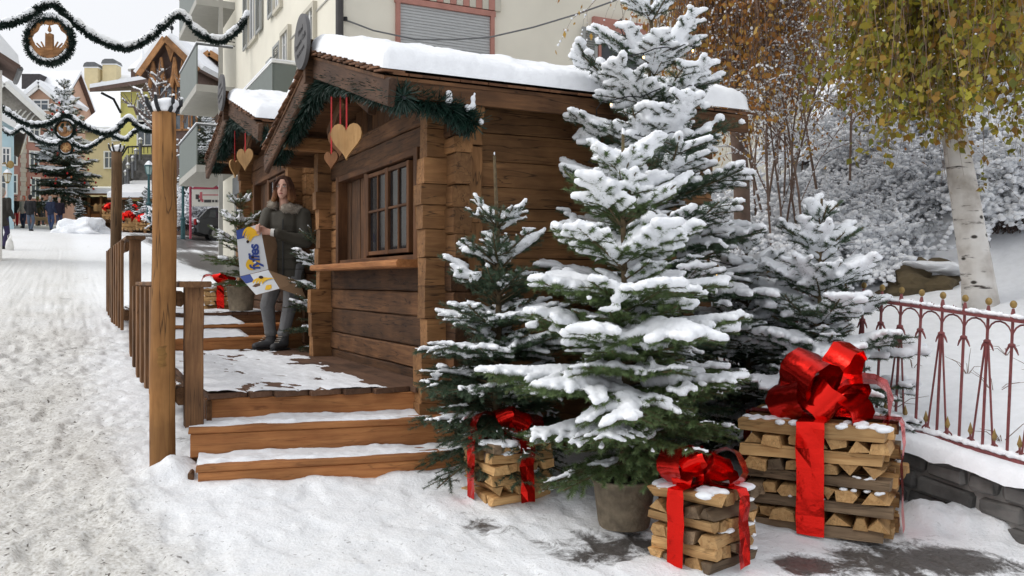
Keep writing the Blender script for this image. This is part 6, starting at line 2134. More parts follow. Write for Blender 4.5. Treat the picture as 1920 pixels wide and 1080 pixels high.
def gen_shrub(seed, nst, R, H):
    R0 = random.Random(seed); rng = np.random.RandomState(seed)
    tw = MB(); sc = []; sr = []
    for i in range(nst):
        az = R0.uniform(0, 6.28); el = math.acos(R0.uniform(.05, 1)) ; L = R0.uniform(.6, 1.05)
        d = Vector((math.sin(el) * math.cos(az) * R, math.sin(el) * math.sin(az) * R, math.cos(el) * H)) * L
        mid = d * .5 + Vector((R0.gauss(0, .06), R0.gauss(0, .06), .12 * H)); e = d + Vector((0, 0, -.06))
        p0 = Vector((R0.gauss(0, .08), R0.gauss(0, .08), 0))
        pts = [p0, mid * .5 + p0 * .5 + Vector((0, 0, .03)), mid, mid.lerp(e, .5) + Vector((0, 0, .03)), e]
        tw.tube(pts, [.006, .005, .004, .003, .002], 3, cap=False)
        for j in range(7):
            f = R0.uniform(.35, 1); q = f * 4; a = int(min(q, 3)); b = pts[a].lerp(pts[a + 1], q - a)
            l2 = R0.uniform(.08, .24); dd = Vector((R0.gauss(0, 1), R0.gauss(0, 1), R0.gauss(.2, .7))).normalized()
            e2 = b + dd * l2; tw.tube([b, b.lerp(e2, .5) + Vector((0, 0, .01)), e2], [.003, .0025, .0015], 3, cap=False)
            for c in np.linspace(.15, 1, 5):
                if R0.random() < .8:
                    w = b.lerp(e2, c); sc.append((w.x, w.y, w.z + .01)); sr.append(R0.uniform(.012, .028))
        for c in np.linspace(.3, 1, 16):
            q = c * 4; a = int(min(q, 3)); b = pts[a].lerp(pts[a + 1], q - a)
            if R0.random() < .8: sc.append((b.x, b.y, b.z + .012)); sr.append(R0.uniform(.013, .03))
    sb = blobs(np.array(sc), np.array(sr), ICO0, (1.25, 1.25, .95), .25, rng)
    return dict(twigs=mesh('twigs', tw.V, tw.F), snow=mesh('snow', *sb, True))
def make_shrubs():
    var = [gen_shrub(51, 150, .75, .8), gen_shrub(52, 130, .6, 1.0), gen_shrub(53, 170, .9, .7)]
    R0 = random.Random(19)
    spots = [(1455, 505, 8.6), (1520, 470, 9.2), (1590, 480, 9.0), (1650, 470, 9.4), (1700, 455, 9.8), (1610, 420, 10.2), (1540, 410, 10.0), (1470, 440, 9.6), (1410, 430, 9.0), (1400, 380, 10.4),
             (1690, 400, 10.8), (1745, 430, 10.4), (1650, 360, 11.6), (1580, 370, 11.2), (1730, 370, 11.8), (1780, 400, 11.0), (1895, 500, 8.6), (1930, 470, 8.9), (1880, 450, 9.8), (1910, 420, 10.4), (1860, 400, 11.0), (1930, 380, 11.0), (1820, 390, 11.6),
             (1800, 455, 9.9), (1340, 420, 9.8), (1350, 380, 11), (1500, 360, 11.2), (1450, 370, 11.4), (1900, 350, 12.4), (1780, 340, 12.6), (1700, 330, 12.8), (1620, 320, 12.8), (1530, 330, 12.6)]
    for i, (px, py, Y) in enumerate(spots):
        p = P(px, py, Y); z = hz(p.x, p.y)
        t = thing('snowy_shrub', 'rounded leafless shrub beaded with snow on the slope behind the fence', 'shrub', (p.x, p.y, z - .08), R0.uniform(0, 6.28), 'snowy shrubs on the slope')
        s = R0.uniform(.8, 1.15); t.scale = (s, s, s)
        place_parts(t, var[i % 3], dict(twigs=TWIGG, snow=SNOWF))
    # bare sprigs poking through the snow inside the fence
    for i in range(14):
        x = R0.uniform(WALLX + .5, WALLX + 2.3); y = R0.uniform(-3.2, .2)
        p = S(x, y); z = hz(p.x, p.y)
        m = MB()
        for k in range(R0.randrange(3, 7)):
            a = R0.uniform(0, 6.28); L = R0.uniform(.1, .32)
            q = Vector((math.cos(a) * L * .7, math.sin(a) * L * .7, L * R0.uniform(.2, .8)))
            m.tube([Vector(), q * .5 + Vector((0, 0, .03)), q], [.003, .0025, .0012], 3)
        t = tag(m.build('dry_sprig', TWIG), 'dry brown sprig sticking out of the snow inside the fence', 'sprig', 'dry sprigs in the snow'); t.location = (p.x, p.y, z - .03)
make_shrubs()
# ------------------------------------------------------------------ far end of the street: houses, stalls, tree, lamps, car, garlands
PINK = plain('pink_plaster', (.46, .24, .2), .9, var=.06, scale=2, rand=False); PINKL = plain('salmon_plaster', (.56, .36, .26), .9, var=.06, scale=2, rand=False)
YELW = plain('yellow_plaster', (.76, .70, .24), .9, var=.07, scale=2, rand=False); CREAMF = plain('straw_plaster', (.66, .56, .34), .9, var=.06, scale=2, rand=False)
BLUEP = plain('pale_blue_plaster', (.5, .68, .74), .9, var=.05, scale=2, rand=False); WHITEW = plain('offwhite_plaster', (.68, .66, .62), .9, var=.05, scale=2, rand=False)
GREYT = plain('grey_timber', (.34, .32, .29), .85, var=.2, scale=6); DARKST = plain('dark_cladding', (.045, .04, .042), .7, var=.2)
BROWNT = plain('brown_eave', (.13, .085, .07), .85, var=.2); QUOIN = plain('quoin_stone', (.5, .44, .38), .9, var=.08)
GLAZF = plain('house_glass', (.10, .12, .14), .15, spec=.6)

def rel(o, p): return Vector(p) - Vector(o)
def win(parent, c, w, h, nrm=Vector((0, -1, 0)), frame=WHITEP, bars=True, ax=None):
    ax = ax or Vector((1, 0, 0)); R = Matrix((ax, -nrm, Vector((0, 0, 1)))).transposed()
    s = bpy.data.objects.new('window', None); COL.objects.link(s); s.parent = parent
    g = MB(); g.box(Vector(c) + nrm * .02, (w / 2, .02, h / 2), R); g.build('pane', GLAZF, s)
    f = MB(); t = .09
    for (x, z, a, b) in ((-w / 2, 0, t / 2, h / 2 + t), (w / 2, 0, t / 2, h / 2 + t), (0, h / 2 + t / 2, w / 2 - t / 2, t / 2), (0, -h / 2 - t / 2, w / 2 - t / 2, t / 2)):
        f.box(Vector(c) + ax * x + Vector((0, 0, z)) + nrm * .05, (a, .04, b), R)
    if bars:
        f.box(Vector(c) + nrm * .05, (.03, .025, h / 2), R); f.box(Vector(c) + nrm * .048 + Vector((0, 0, h * .15)), (w / 2 - t / 2, .02, .025), R)
    f.build('window_frame', frame, s)

def gable_house(name, label, Y, px0, px1, yb, ye, yr, depth, wall, gable=None, trim=WHITEP, wins=(), overh=.5, rz=0.0, apex=None, group=None, snow=.25):
    """gable turned to the viewer; px/py are where the front stands in the view, Y its distance"""
    A = P((px0 + px1) / 2, yb, Y)
    t = thing(name, label, 'house', A, rz, group)
    w = (px1 - px0) / F * Y; ze = (yb - ye) / F * Y; zr = (yb - yr) / F * Y
    ax = 0.0 if apex is None else (apex - (px0 + px1) / 2) / F * Y
    m = MB(); m.box((0, depth / 2, ze / 2 - 1), (w / 2, depth / 2, ze / 2 + 1)); m.build('wall', wall, t)
    m = MB(); m.prism([(-w / 2, ze), (w / 2, ze), (ax, zr)], (0, .02, 0), (1, 0, 0), (0, 0, 1), (0, depth - .04, 0)); m.build('gable', gable or wall, t)
    for sg in (-1, 1):
        x0 = sg * (w / 2); dx = ax - x0; dz = zr - ze
        ex, ez = x0 - dx * overh / abs(dx), ze - dz * overh / abs(dx)
        nrm = Vector((-dz * (1 if dx > 0 else -1), 0, abs(dx))).normalized()
        for (nm, th, off, mm, ov) in (('roof', .14, .0, BROWNT, .6), ('roof_snow', snow, .145, SNOWF, .55)):
            q = [Vector((ex, -ov, ez)), Vector((ax, -ov, zr)), Vector((ax, depth, zr)), Vector((ex, depth, ez))]
            b = MB(); vs = [v + nrm * off for v in q] + [v + nrm * (off + th) for v in q]
            fs = [(0, 1, 2, 3), (7, 6, 5, 4), (0, 4, 5, 1), (1, 5, 6, 2), (2, 6, 7, 3), (3, 7, 4, 0)]
            if sg < 0: fs = [f[::-1] for f in fs]
            b.add(vs, fs); b.build(nm, mm, t)
        q0 = Vector((ex, -.64, ez + .02)); q1 = Vector((ax, -.64, zr + .02))
        beam('barge_board', q0, q1, .06, .3, trim, t, jit=0, ch=.01)
    for (px, py, ww, hh) in wins:
        p = P(px, py, Y)
        win(t, (p.x - A.x, 0, p.z - A.z), ww, hh)
    return t

def roof_house(name, label, Y, px0, px1, yb, ye, yr, depth, wall, wins=(), chim=()):
    """eaves turned to the viewer"""
    A = P((px0 + px1) / 2, yb, Y)
    t = thing(name, label, 'house', A)
    w = (px1 - px0) / F * Y; ze = (yb - ye) / F * Y
    zr = CH + (HOR - yr) / F * (Y + depth / 2) - A.z
    m = MB(); m.box((0, depth / 2, ze / 2 - 1), (w / 2, depth / 2, ze / 2 + 1)); m.build('wall', wall, t)
    m = MB(); m.prism([(0, ze), (depth, ze), (depth / 2, zr)], (-w / 2 + .02, 0, 0), (0, 1, 0), (0, 0, 1), (w - .04, 0, 0)); m.build('gable', wall, t)
    for sg in (0, 1):
        y0, y1 = (-.5, depth / 2) if sg == 0 else (depth + .5, depth / 2)
        zo = ze - .5 * (zr - ze) / (depth / 2)
        for (nm, off, th, mm) in (('roof', .01, .12, BROWNT), ('roof_snow', .135, .25, SNOWF)):
            b = MB(); vs = []
            for dz in (off, off + th):
                vs += [Vector((-w / 2 - .3, y0, zo + dz)), Vector((w / 2 + .3, y0, zo + dz)), Vector((w / 2 + .3, y1, zr + dz)), Vector((-w / 2 - .3, y1, zr + dz))]
            fs = [(3, 2, 1, 0), (4, 5, 6, 7), (0, 1, 5, 4), (1, 2, 6, 5), (2, 3, 7, 6), (3, 0, 4, 7)]
            if sg: fs = [f[::-1] for f in fs]
            b.add(vs, fs); b.build(nm, mm, t)
    for (px, py, ww, hh) in wins:
        p = P(px, py, Y); win(t, (p.x - A.x, 0, p.z - A.z), ww, hh)
    for (px0c, px1c, pyt, pyb, mm, cap, dy) in chim:
        Yc = Y + dy
        a = P(px0c, pyb, Yc) - A; b = P(px1c, pyt, Yc) - A
        m = MB(); m.box(((a.x + b.x) / 2, dy + .4, (a.z + b.z) / 2 - .4), ((b.x - a.x) / 2, .5, (b.z - a.z) / 2 + .4)); c = m.build('chimney', mm, t)
        if cap:
            m = MB(); wx = (b.x - a.x) / 2
            m.prism([(-wx * 1.15, 0), (wx * 1.15, 0), (wx * .95, .3), (wx * .6, .42), (-wx * .6, .42), (-wx * .95, .3)], ((a.x + b.x) / 2, dy - .2, b.z + .12), (1, 0, 0), (0, 0, 1), (0, 1.2, 0)); m.build('chimney_hood', LEAD, c)
            m = MB(); m.box(((a.x + b.x) / 2, dy + .4, b.z + .06), (wx * 1.1, .55, .05)); m.build('chimney_lip', SNOWF, c)
    return t

def far_houses():
    # pink house with a grey timber gable
    t = gable_house('pink_house', 'dusky pink house with pale timber gable at the far left', 56, -55, 78, 380, 225, 160, 9, PINK, GREYT, WHITEP,
                    [(22, 291, .5, 1.1), (22, 345, .5, 1.1), (58, 300, .5, 1.2), (60, 350, .5, 1.2), (-20, 300, .5, 1.1), (58, 245, .6, 1.1)], apex=10, rz=math.radians(26))
    for k in range(16):
        p = P(40, 238 + k * 8.8, 56) - t.location
        m = MB(); m.box((p.x, -.03, p.z), (.14 + .05 * (k % 2), .06, .145), None, 0, .01); m.build('quoin', QUOIN, t)
    for k in range(7):
        p = P(8 + k * 8, 205 + abs(k - 3) * 2, 56) - t.location
        m = MB(); m.tube([(p.x - .2, -.05, p.z - .5), (p.x, -.08, p.z - .15), (p.x + .16, -.05, p.z + .05)], .05, 5); m.build('carved_brace', WHITEP, t)
    # salmon house with dormer and dark chimney
    t = roof_house('salmon_house', 'salmon house with dormer and dark chimney under deep snow', 62, 10, 92, 375, 232, 142, 8, PINKL, [(62, 255, .7, 1.2), (82, 300, .7, 1.2)], [(42, 76, 139, 172, DARKST, False, 2.5)])
    A = t.location
    p = P(78, 212, 61.3) - A
    w = 58 / F * 61; h = 26 / F * 61; r = 22 / F * 61
    m = MB(); m.box((p.x, p.y + 2, p.z + h / 2 - .3), (w / 2, 2, h / 2 + .3)); d = m.build('dormer', PINKL, t)
    m = MB(); m.prism([(-w / 2, 0), (w / 2, 0), (0, r)], (p.x, p.y + .01, p.z + h), (1, 0, 0), (0, 0, 1), (0, 3.9, 0)); m.build('dormer_gable', PINKL, d)
    for sg in (-1, 1):
        q0 = Vector((p.x + sg * (w / 2 + .35), p.y - .35, p.z + h - .3)); q1 = Vector((p.x, p.y - .35, p.z + h + r + .05))
        beam('dormer_trim', q0, q1, .1, .28, WHITEP, d, jit=0)
        beam('dormer_snow', q0 + Vector((0, 2, .28)), q1 + Vector((0, 2, .28)), 4.2, .3, SNOWF, d, jit=0)
    win(d, (p.x, p.y - .02, p.z + h * .55), 1.05, .62)
    # large snowy roof with two yellow chimneys
    t = roof_house('yellow_chimney_house', 'house with huge snowy roof and two yellow hooded chimneys', 72, 95, 262, 370, 250, 148, 22, CREAMF, [(205, 265, .8, 1.3), (222, 300, .8, 1.3)],
               [(159, 184, 128, 150, CREAMF, True, 9.2), (193, 219, 122, 146, CREAMF, True, 9.6)])
    # straw-coloured wing with lower roof and gable between it and the yellow house
    roof_house('straw_house', 'straw coloured low house with snowy roof left of the yellow house', 58, 160, 236, 375, 243, 205, 7, CREAMF, [(218, 250, .5, .9), (205, 300, .6, 1.0)])
    # yellow house
    Y = 50
    A = P(285, 380, Y)
    t = thing('yellow_house', 'bright yellow house with brown eave and outside stairs', 'house', A)
    def q(px, py, dy=0): v = P(px, py, Y) - A; return Vector((v.x, v.y + dy, v.z))
    a = q(226, 380); b = q(352, 172)
    m = MB(); m.box(((a.x + b.x) / 2, 4, (a.z + b.z) / 2 - 1), ((b.x - a.x) / 2, 4, (b.z - a.z) / 2 + 1)); m.build('wall', YELW, t)
    e0 = q(187, 181, -1.2); e1 = q(300, 163, -1.2)
    m = MB(); m.prism([(0, 0), (1, 0), (1, 1), (0, 1)], e0, e1 - e0, Vector((0, 6, 1.4)), (0, 0, .22)); m.build('eave', BROWNT, t)
    m = MB(); m.prism([(0, 0), (1, 0), (1, 1), (0, 1)], e0 + Vector((0, 0, .225)), e1 - e0, Vector((0, 6, 1.4)), (0, 0, .22)); m.build('roof_snow', SNOWF, t)
    m = MB(); m.tube([q(228, 212, -.1), q(222, 190, -.6), q(205, 181, -1.0)], .07, 6); m.build('eave_bracket', METALD, t)
    win(t, q(272, 212, 0), .8, 1.3); win(t, q(272, 250, 0), .8, 1.3)
    # stone base and stairs
    s = MB(); c0 = q(266, 335, -1.6); c1 = q(330, 297, -1.6); s.box(((c0.x + c1.x) / 2, -.8, (c0.z + c1.z) / 2 - .6), ((c1.x - c0.x) / 2, .8, (c1.z - c0.z) / 2 + .6)); s.build('stone_base', STONE, t)
    n = 10
    for k in range(n):
        v = q(243 + 23 * k / n, 332 - 36 * k / n, -1.3); m = MB(); m.box((v.x + .04, v.y, v.z - 1.0), (.06, .6, 1.0)); m.build('step', CONC, t)
    r0 = q(243, 322, -1.9); r1 = q(266, 285, -1.9); m = MB(); m.tube([r0, r1], .05, 5); m.tube([r1, q(330, 283, -1.9)], .045, 5)
    m.build('stair_rail', METALD, t)
    for k in range(9):
        v = q(268 + 7 * k, 283, -1.9); m = MB(); m.tube([v, v - Vector((0, 0, .42))], .022, 4); m.build('baluster', METALD, t)
    # wooden house with carved gable
    t = gable_house('timber_house', 'timber house with carved open gable and snowy roof above the log post', 44, 282, 372, 380, 128, 78, 16, BROWNT, BROWNT, CARVW, [], .35, math.radians(-6), apex=320)
    A = t.location
    w = 90 / F * 44
    for sg in (-1, 1):
        for k, (x, z0, z1) in enumerate(((.28, 0, 1.1), (.62, 0, .75))):
            zz = (380 - 132) / F * 44
            m = MB(); xx = sg * x * 1.25 - .12
            m.tube([(xx - .22, -.35, zz - .9), (xx - .05, -.4, zz - .3), (xx, -.42, zz + z1 * .5)], [.11, .13, .07], 6); m.tube([(xx + .22, -.35, zz - .9), (xx + .05, -.4, zz - .3), (xx, -.42, zz + z1 * .5)], [.11, .13, .07], 6)
            m.build('carved_bracket', CARVW, t)
    zz = (380 - 150) / F * 44
    m = MB(); m.prism([(-1.2, 0), (1.2, 0), (1.2, .25), (.9, .1), (.6, .32), (.3, .1), (0, .3), (-.3, .1), (-.6, .32), (-.9, .1), (-1.2, .25)], (0, -.3, zz - .2), (1, 0, 0), (0, 0, 1), (0, .12, 0)); m.build('fretwork', CARVW, t)
    m = MB(); m.prism([(-.18, 0), (0, -.55), (.18, 0), (.3, .3), (-.3, .3)], (.05, -.5, (380 - 100) / F * 44), (1, 0, 0), (0, 0, 1), (0, .12, 0)); m.build('pendant', CARVW, t)
    for (px, py, ww, hh) in ((345, 168, .7, .9), (312, 168, .7, .9), (330, 222, .8, 1.1), (357, 222, .8, 1.1), (388, 220, .8, 1.0), (372, 222, .5, 1.1)):
        p = P(px, py, 44) - A; win(t, (p.x, -.02, p.z), ww, hh, frame=CARVW)
    p = P(320, 55, 44) - A
    m = MB(); m.tube([(p.x, .1, p.z - .9), (p.x, .1, p.z + .5)], .03, 5); m.ell((p.x, .1, p.z + .1), (.1, .1, .12), 8, 6); m.build('finial', METALD, t)
    # wing of it seen between the balconies
    gable_house('timber_annex', 'low timber annex with yellow wall under the grey balconies', 47, 330, 470, 380, 150, 105, 10, YELW, BROWNT, CARVW, [(352, 218, .8, 1.1), (385, 222, .8, 1.1)], .4, 0, apex=400)
    # small turret roof
    p = P(268, 150, 56); t = thing('roof_turret', 'little pointed roof dormer between chimneys and timber gable', 'dormer', p)
    m = MB(); m.box((0, 0, -.2), (.55, .5, .75)); m.build('wall', BROWNT, t)
    m = MB(); m.lathe([(.95, .55), (.6, .95), (.2, 1.35), (.03, 1.9)], n=8); m.build('roof_snow', SNOWF, t); win(t, (0, -.5, -.1), .4, .55, frame=CARVW)
    # pale blue house and the white eave at the left edge
    t = gable_house('pale_blue_house', 'pale blue house front at the left edge with gold lantern', 44, -120, 16, 378, 232, 190, 10, BLUEP, BLUEP, WHITEP, [(-6, 345, .5, 1.0), (3, 290, .35, .8)], rz=math.radians(31))
    p = P(4, 132, 20); p.z = gz(p.x, p.y)
    t = thing('white_eave_house', 'white house corner with snowy eave at the upper left edge', 'house', p, math.radians(33))
    z = P(0, 132, 20).z - p.z; xe = .34
    m = MB(); m.box((-1.8, .6, z / 2 - .5), (1.8, .6, z / 2 + .5)); m.build('wall', WHITEW, t)
    m = MB(); m.prism([(xe, 0), (xe, .1), (xe - 3.2, 2.0), (xe - 3.2, 1.85)], (0, -.4, z - .02), (1, 0, 0), (0, 0, 1), (0, 1.6, 0)); m.build('roof', BROWNT, t)
    m = MB(); m.prism([(xe - .02, .11), (xe - .05, .32), (xe - .5, .85), (xe - 3.2, 3.1), (xe - 3.2, 2.01)], (0, -.42, z - .02), (1, 0, 0), (0, 0, 1), (0, 1.64, 0)); m.build('roof_snow', SNOWF, t)
    m = MB(); m.prism([(0, -.02), (-3.6, -.02), (-3.6, 2.05)], (0, 0, z), (1, 0, 0), (0, 0, 1), (0, 1.2, 0)); m.build('gable', WHITEW, t)
    m = MB(); m.tube([(xe, -.4, z), (xe, 1.2, z)], .06, 6); m.build('gutter', LEAD, t)
    # hills behind the roofs hold the horizon
    xs = np.linspace(-140, 60, 60); ys = np.linspace(85, 240, 24)
    XX, YY = np.meshgrid(xs, ys, indexing='ij')
    ZZ = 4.5 + 0.0 * XX + (YY - 85) * .06 + 2.0 * (fbm(XX * .04, YY * .04, 3) - .5)
    idx = np.arange(60 * 24).reshape(60, 24)
    F_ = np.stack([idx[:-1, :-1], idx[1:, :-1], idx[1:, 1:], idx[:-1, 1:]], -1).reshape(-1, 4)
    tag(link('hill', mesh('hill', np.stack([XX, YY, ZZ], -1).reshape(-1, 3), F_, True), None, SNOWF), 'snowy hill behind the far houses', kind='structure')
far_houses()

# ---- far firs: one build, scaled
FARF = gen_fir(2.0, .62, 707, z0=.12, whorls=13, per=11, snow=.78, nd=300, nl=.036, nw=.004, leader=.06, top_up=35, bot_up=-8, inter=9, voxel=.02, sub=False, expo=.9)
NEEDLEF = needle_mat('far_needles', (.012, .026, .018), (.05, .08, .05))
def far_fir(label, px, py_base, py_top, Y, rz, wid=1.0, name='fir_tree', group='firs along the street'):
    p = P(px, py_base, Y); s = (py_base - py_top) / F * Y / 2.0
    me = dict(FARF)
    t = thing(name, label, 'fir tree', p, rz, group)
    for k, m in (('trunk', BARKT), ('branches', BARKT), ('needles', NEEDLEF), ('snow', SNOWF)):
        if not FARF[k].materials: FARF[k].materials.append(m)
        o = bpy.data.objects.new(k, FARF[k]); COL.objects.link(o); o.parent = t
    t.scale = (s * wid, s * wid, s)
    return t, s
t, s = far_fir('big decorated Christmas tree with red balls at the street end', 120, 385, 148, 49, .3, .86, 'christmas_tree', None)
REDB = plain('red_ball', (.5, .02, .02), .25, .3); GOLDB = plain('orange_ball', (.5, .14, .05), .3, .2)
R0 = random.Random(77)
for i in range(46):
    z = .25 + 1.6 * R0.random() ** 1.2; a = R0.uniform(math.pi * 1.0, math.pi * 2.0); r = .62 * (1 - (z - .12) / 1.88) ** .9 * R0.uniform(.85, 1.0)
    m = MB(); m.ell((r * math.cos(a), r * math.sin(a), z), (.019, .019, .019), 8, 6); m.build('bauble', REDB if R0.random() < .7 else GOLDB, t, True)
far_fir('bushy snowy fir just left of the big log post', 276, 432, 350, 41, 1.0, 1.15)
far_fir('small open fir with red gifts between the log posts', 243, 428, 368, 42, 2.0, .9)
far_fir('tiny fir beside the far wooden stall', 149, 410, 370, 47, 2.6, 1.0)
far_fir('dark fir behind the stall roof between the yellow and straw houses', 338, 330, 238, 48, .6, .9)
far_fir('snowy conifer below the grey balconies', 385, 345, 200, 36, 1.6, 1.1)
far_fir('snow laden conifer behind the street lamp', 352, 420, 300, 40, 2.9, 1.0)

# ---- stalls
def stall(label, px0, px1, yb, ye, Y, depth, roof_rise, dark=RAILW):
    A = P((px0 + px1) / 2, yb, Y); w = (px1 - px0) / F * Y; h = (yb - ye) / F * Y
    t = thing('market_stall', label, 'stall', A, 0, 'wooden market stalls at the street end')
    m = MB(); m.box((0, depth / 2 + .3, h / 2 - .5), (w / 2 - .1, depth / 2, h / 2 + .5)); m.build('back_box', dark, t)
    for x in np.linspace(-w / 2, w / 2, 4):
        beam('post', (x, -.1, -.6), (x, -.1, h), .13, .13, CARVW, t, up=(0, 1, 0), jit=.003)
    beam('counter', (-w / 2, -.05, .95), (w / 2, -.05, .95), .5, .06, STEPW, t)
    n = max(3, int(w / .25))
    for k in range(3): beam('front_board', (-w / 2, -.02, .12 + k * .27), (w / 2, -.02, .12 + k * .27), .04, .25, STEPW if k % 2 else RAILW, t)
    m = MB(); m.prism([(0, 0), (w + .6, 0), (w + .6, 1), (0, 1)], (-w / 2 - .3, -.6, h), (1, 0, 0), Vector((0, depth + .8, roof_rise)), (0, 0, .1)); m.build('roof', RAILW, t)
    m = MB(); m.prism([(0, 0), (w + .62, 0), (w + .62, 1), (0, 1)], (-w / 2 - .31, -.62, h + .105), (1, 0, 0), Vector((0, depth + .8, roof_rise)), (0, 0, .26)); m.build('roof_snow', SNOWF, t)
    return t
stall('low brown stall with snowy roof behind the thin log post', 222, 300, 432, 376, 46, 2.6, 1.1)
stall('small open stall with goods and flat snowy roof near the crowd', 146, 214, 418, 368, 50, 2.2, .45)
def stall_goods():
    Y = 49.2
    R0 = random.Random(4)
    for i, px in enumerate((180, 188, 196, 203)):
        p = P(px, 396, Y)
        m = MB(); m.lathe([(.12, 0), (.15, .1), (.13, .3), (.05, .42)], n=10); o = tag(m.build('jar', FIREW), ('tall', 'second', 'third', 'rightmost')[i] + ' brown jar on the counter of the small open stall', 'jar', 'goods on the stall'); o.location = p
stall_goods()
# far gifts by the small fir
def far_gift(label, px, py, Y, w):
    p = P(px, py, Y)
    t = thing('far_gift', label, 'firewood gift', p, .4, 'far gifts with red bows')
    R0 = random.Random(px)
    for c in range(4):
        for k in range(4):
            vs, fs = log_piece(w, w / 4, w / 5, R0, R0.randrange(5)); o = link('firewood_log', mesh('l', vs, fs), t, FIREW)
            o.location = ((0, (k - 1.5) * w / 4, (c + .5) * w / 5) if c % 2 else ((k - 1.5) * w / 4, 0, (c + .5) * w / 5)); o.rotation_euler = (0, 0, 0 if c % 2 else math.pi / 2)
    for d in ((-1, -.4, .3), (1, -.4, .3), (-.4, -.8, .6), (.4, -.8, .6), (0, -.5, 1), (-.8, -.8, -.2), (.8, -.8, -.2)):
        vs, fs = bow_loop(d, w * .5, w * .35, R0, .45, .2); o = link('bow_loop', mesh('b', vs, fs), t, FOIL); o.location = (0, -.1, w * .8)
far_gift('far firewood gift almost covered by its red bow left of the log post', 240, 432, 40.5, .7)
far_gift('small far gift with red bow behind the thin log post', 205, 412, 47, .7)
far_gift('far gift with red ribbon at the foot of the bushy fir', 268, 432, 40, .6)
far_gift('red bowed gift beside the small open fir', 251, 408, 42.5, .5)

# ---- snow heap
p = P(155, 428, 42)
h = lumpy('snow_heap', (p.x, p.y, gz(p.x, p.y) - .1), (1.5, .9, .75), SNOW, 13, None, 5, .75)
tag(h, 'heap of cleared snow in the street before the stalls', 'snow heap')

# ---- street lamps
TEAL = plain('teal_metal', (.03, .09, .10), .5, .3); LGLASS = plain('lamp_glass', (.33, .45, .43), .2)
def lantern(t, c, s, m=TEAL, glass_=LGLASS):
    c = Vector(c)
    b = MB(); b.lathe([(.11 * s, 0), (.19 * s, .36 * s)], c, 6, close=False); b.build('glass', glass_, t)
    b = MB(); b.lathe([(.23 * s, .36 * s), (.21 * s, .40 * s), (.08 * s, .55 * s), (.02 * s, .66 * s)], c, 6); b.build('lantern_roof', m, t)
    b = MB(); b.lathe([(.22 * s, .405 * s), (.10 * s, .56 * s), (.02 * s, .62 * s)], c + Vector((0, 0, .015)), 6); b.build('snow', SNOWF, t)
    b = MB()
    for k in range(6):
        a = k * math.pi / 3; b.tube([c + Vector((.112 * s * math.cos(a), .112 * s * math.sin(a), 0)), c + Vector((.194 * s * math.cos(a), .194 * s * math.sin(a), .36 * s))], .012 * s, 4)
    b.lathe([(.05 * s, -.08 * s), (.12 * s, 0)], c, 6); b.build('lantern_frame', m, t)
def lamp(label, px, yb, yt, Y, s, m=TEAL, post=True, glass_=LGLASS):
    A = P(px, yb, Y); h = (yb - yt) / F * Y
    t = thing('street_lamp', label, 'street lamp', A, 0, 'street lamps')
    if post:
        b = MB(); b.lathe([(.09, -.4), (.09, .4), (.06, .5), (.045, h - .62 * s)], n=10); b.build('post', m, t)
        b = MB(); b.lathe([(.12 * 1, .38), (.13, .44), (.07, .5)], n=10); b.build('collar', m, t)
    lantern(t, (0, 0, h - .66 * s), s, m, glass_)
lamp('green street lamp with square lantern right of the big log post', 343, 430, 282, 36, .92)
lamp('green lantern half hidden left of the big log post', 279, 400, 300, 38, .95)
WGL = plain('pale_lamp_glass', (.6, .6, .52), .3)
for k, (px, py, lab) in enumerate(((236, 328, 'lowest'), (240, 315, 'second lowest'), (249, 302, 'middle'), (255, 288, 'second highest'), (263, 268, 'highest'))):
    lamp('%s pale lantern of the row climbing the yellow house stairs' % lab, px, py + 18, py - 11, 47.5, .62, LEAD, True, WGL)
p = P(14, 318, 43.5)
t = thing('wall_lantern', 'gilded lantern hanging on the pale blue house', 'lantern', p)
lantern(t, (0, 0, -.6), 1.0, GOLD, WGL)
m = MB(); m.tube([(-.5, .3, .3), (-.1, 0, .35), (0, 0, .1)], .03, 5); m.ell((.15, 0, .25), (.18, .05, .2), 8, 6); m.build('bracket', GOLD, t)

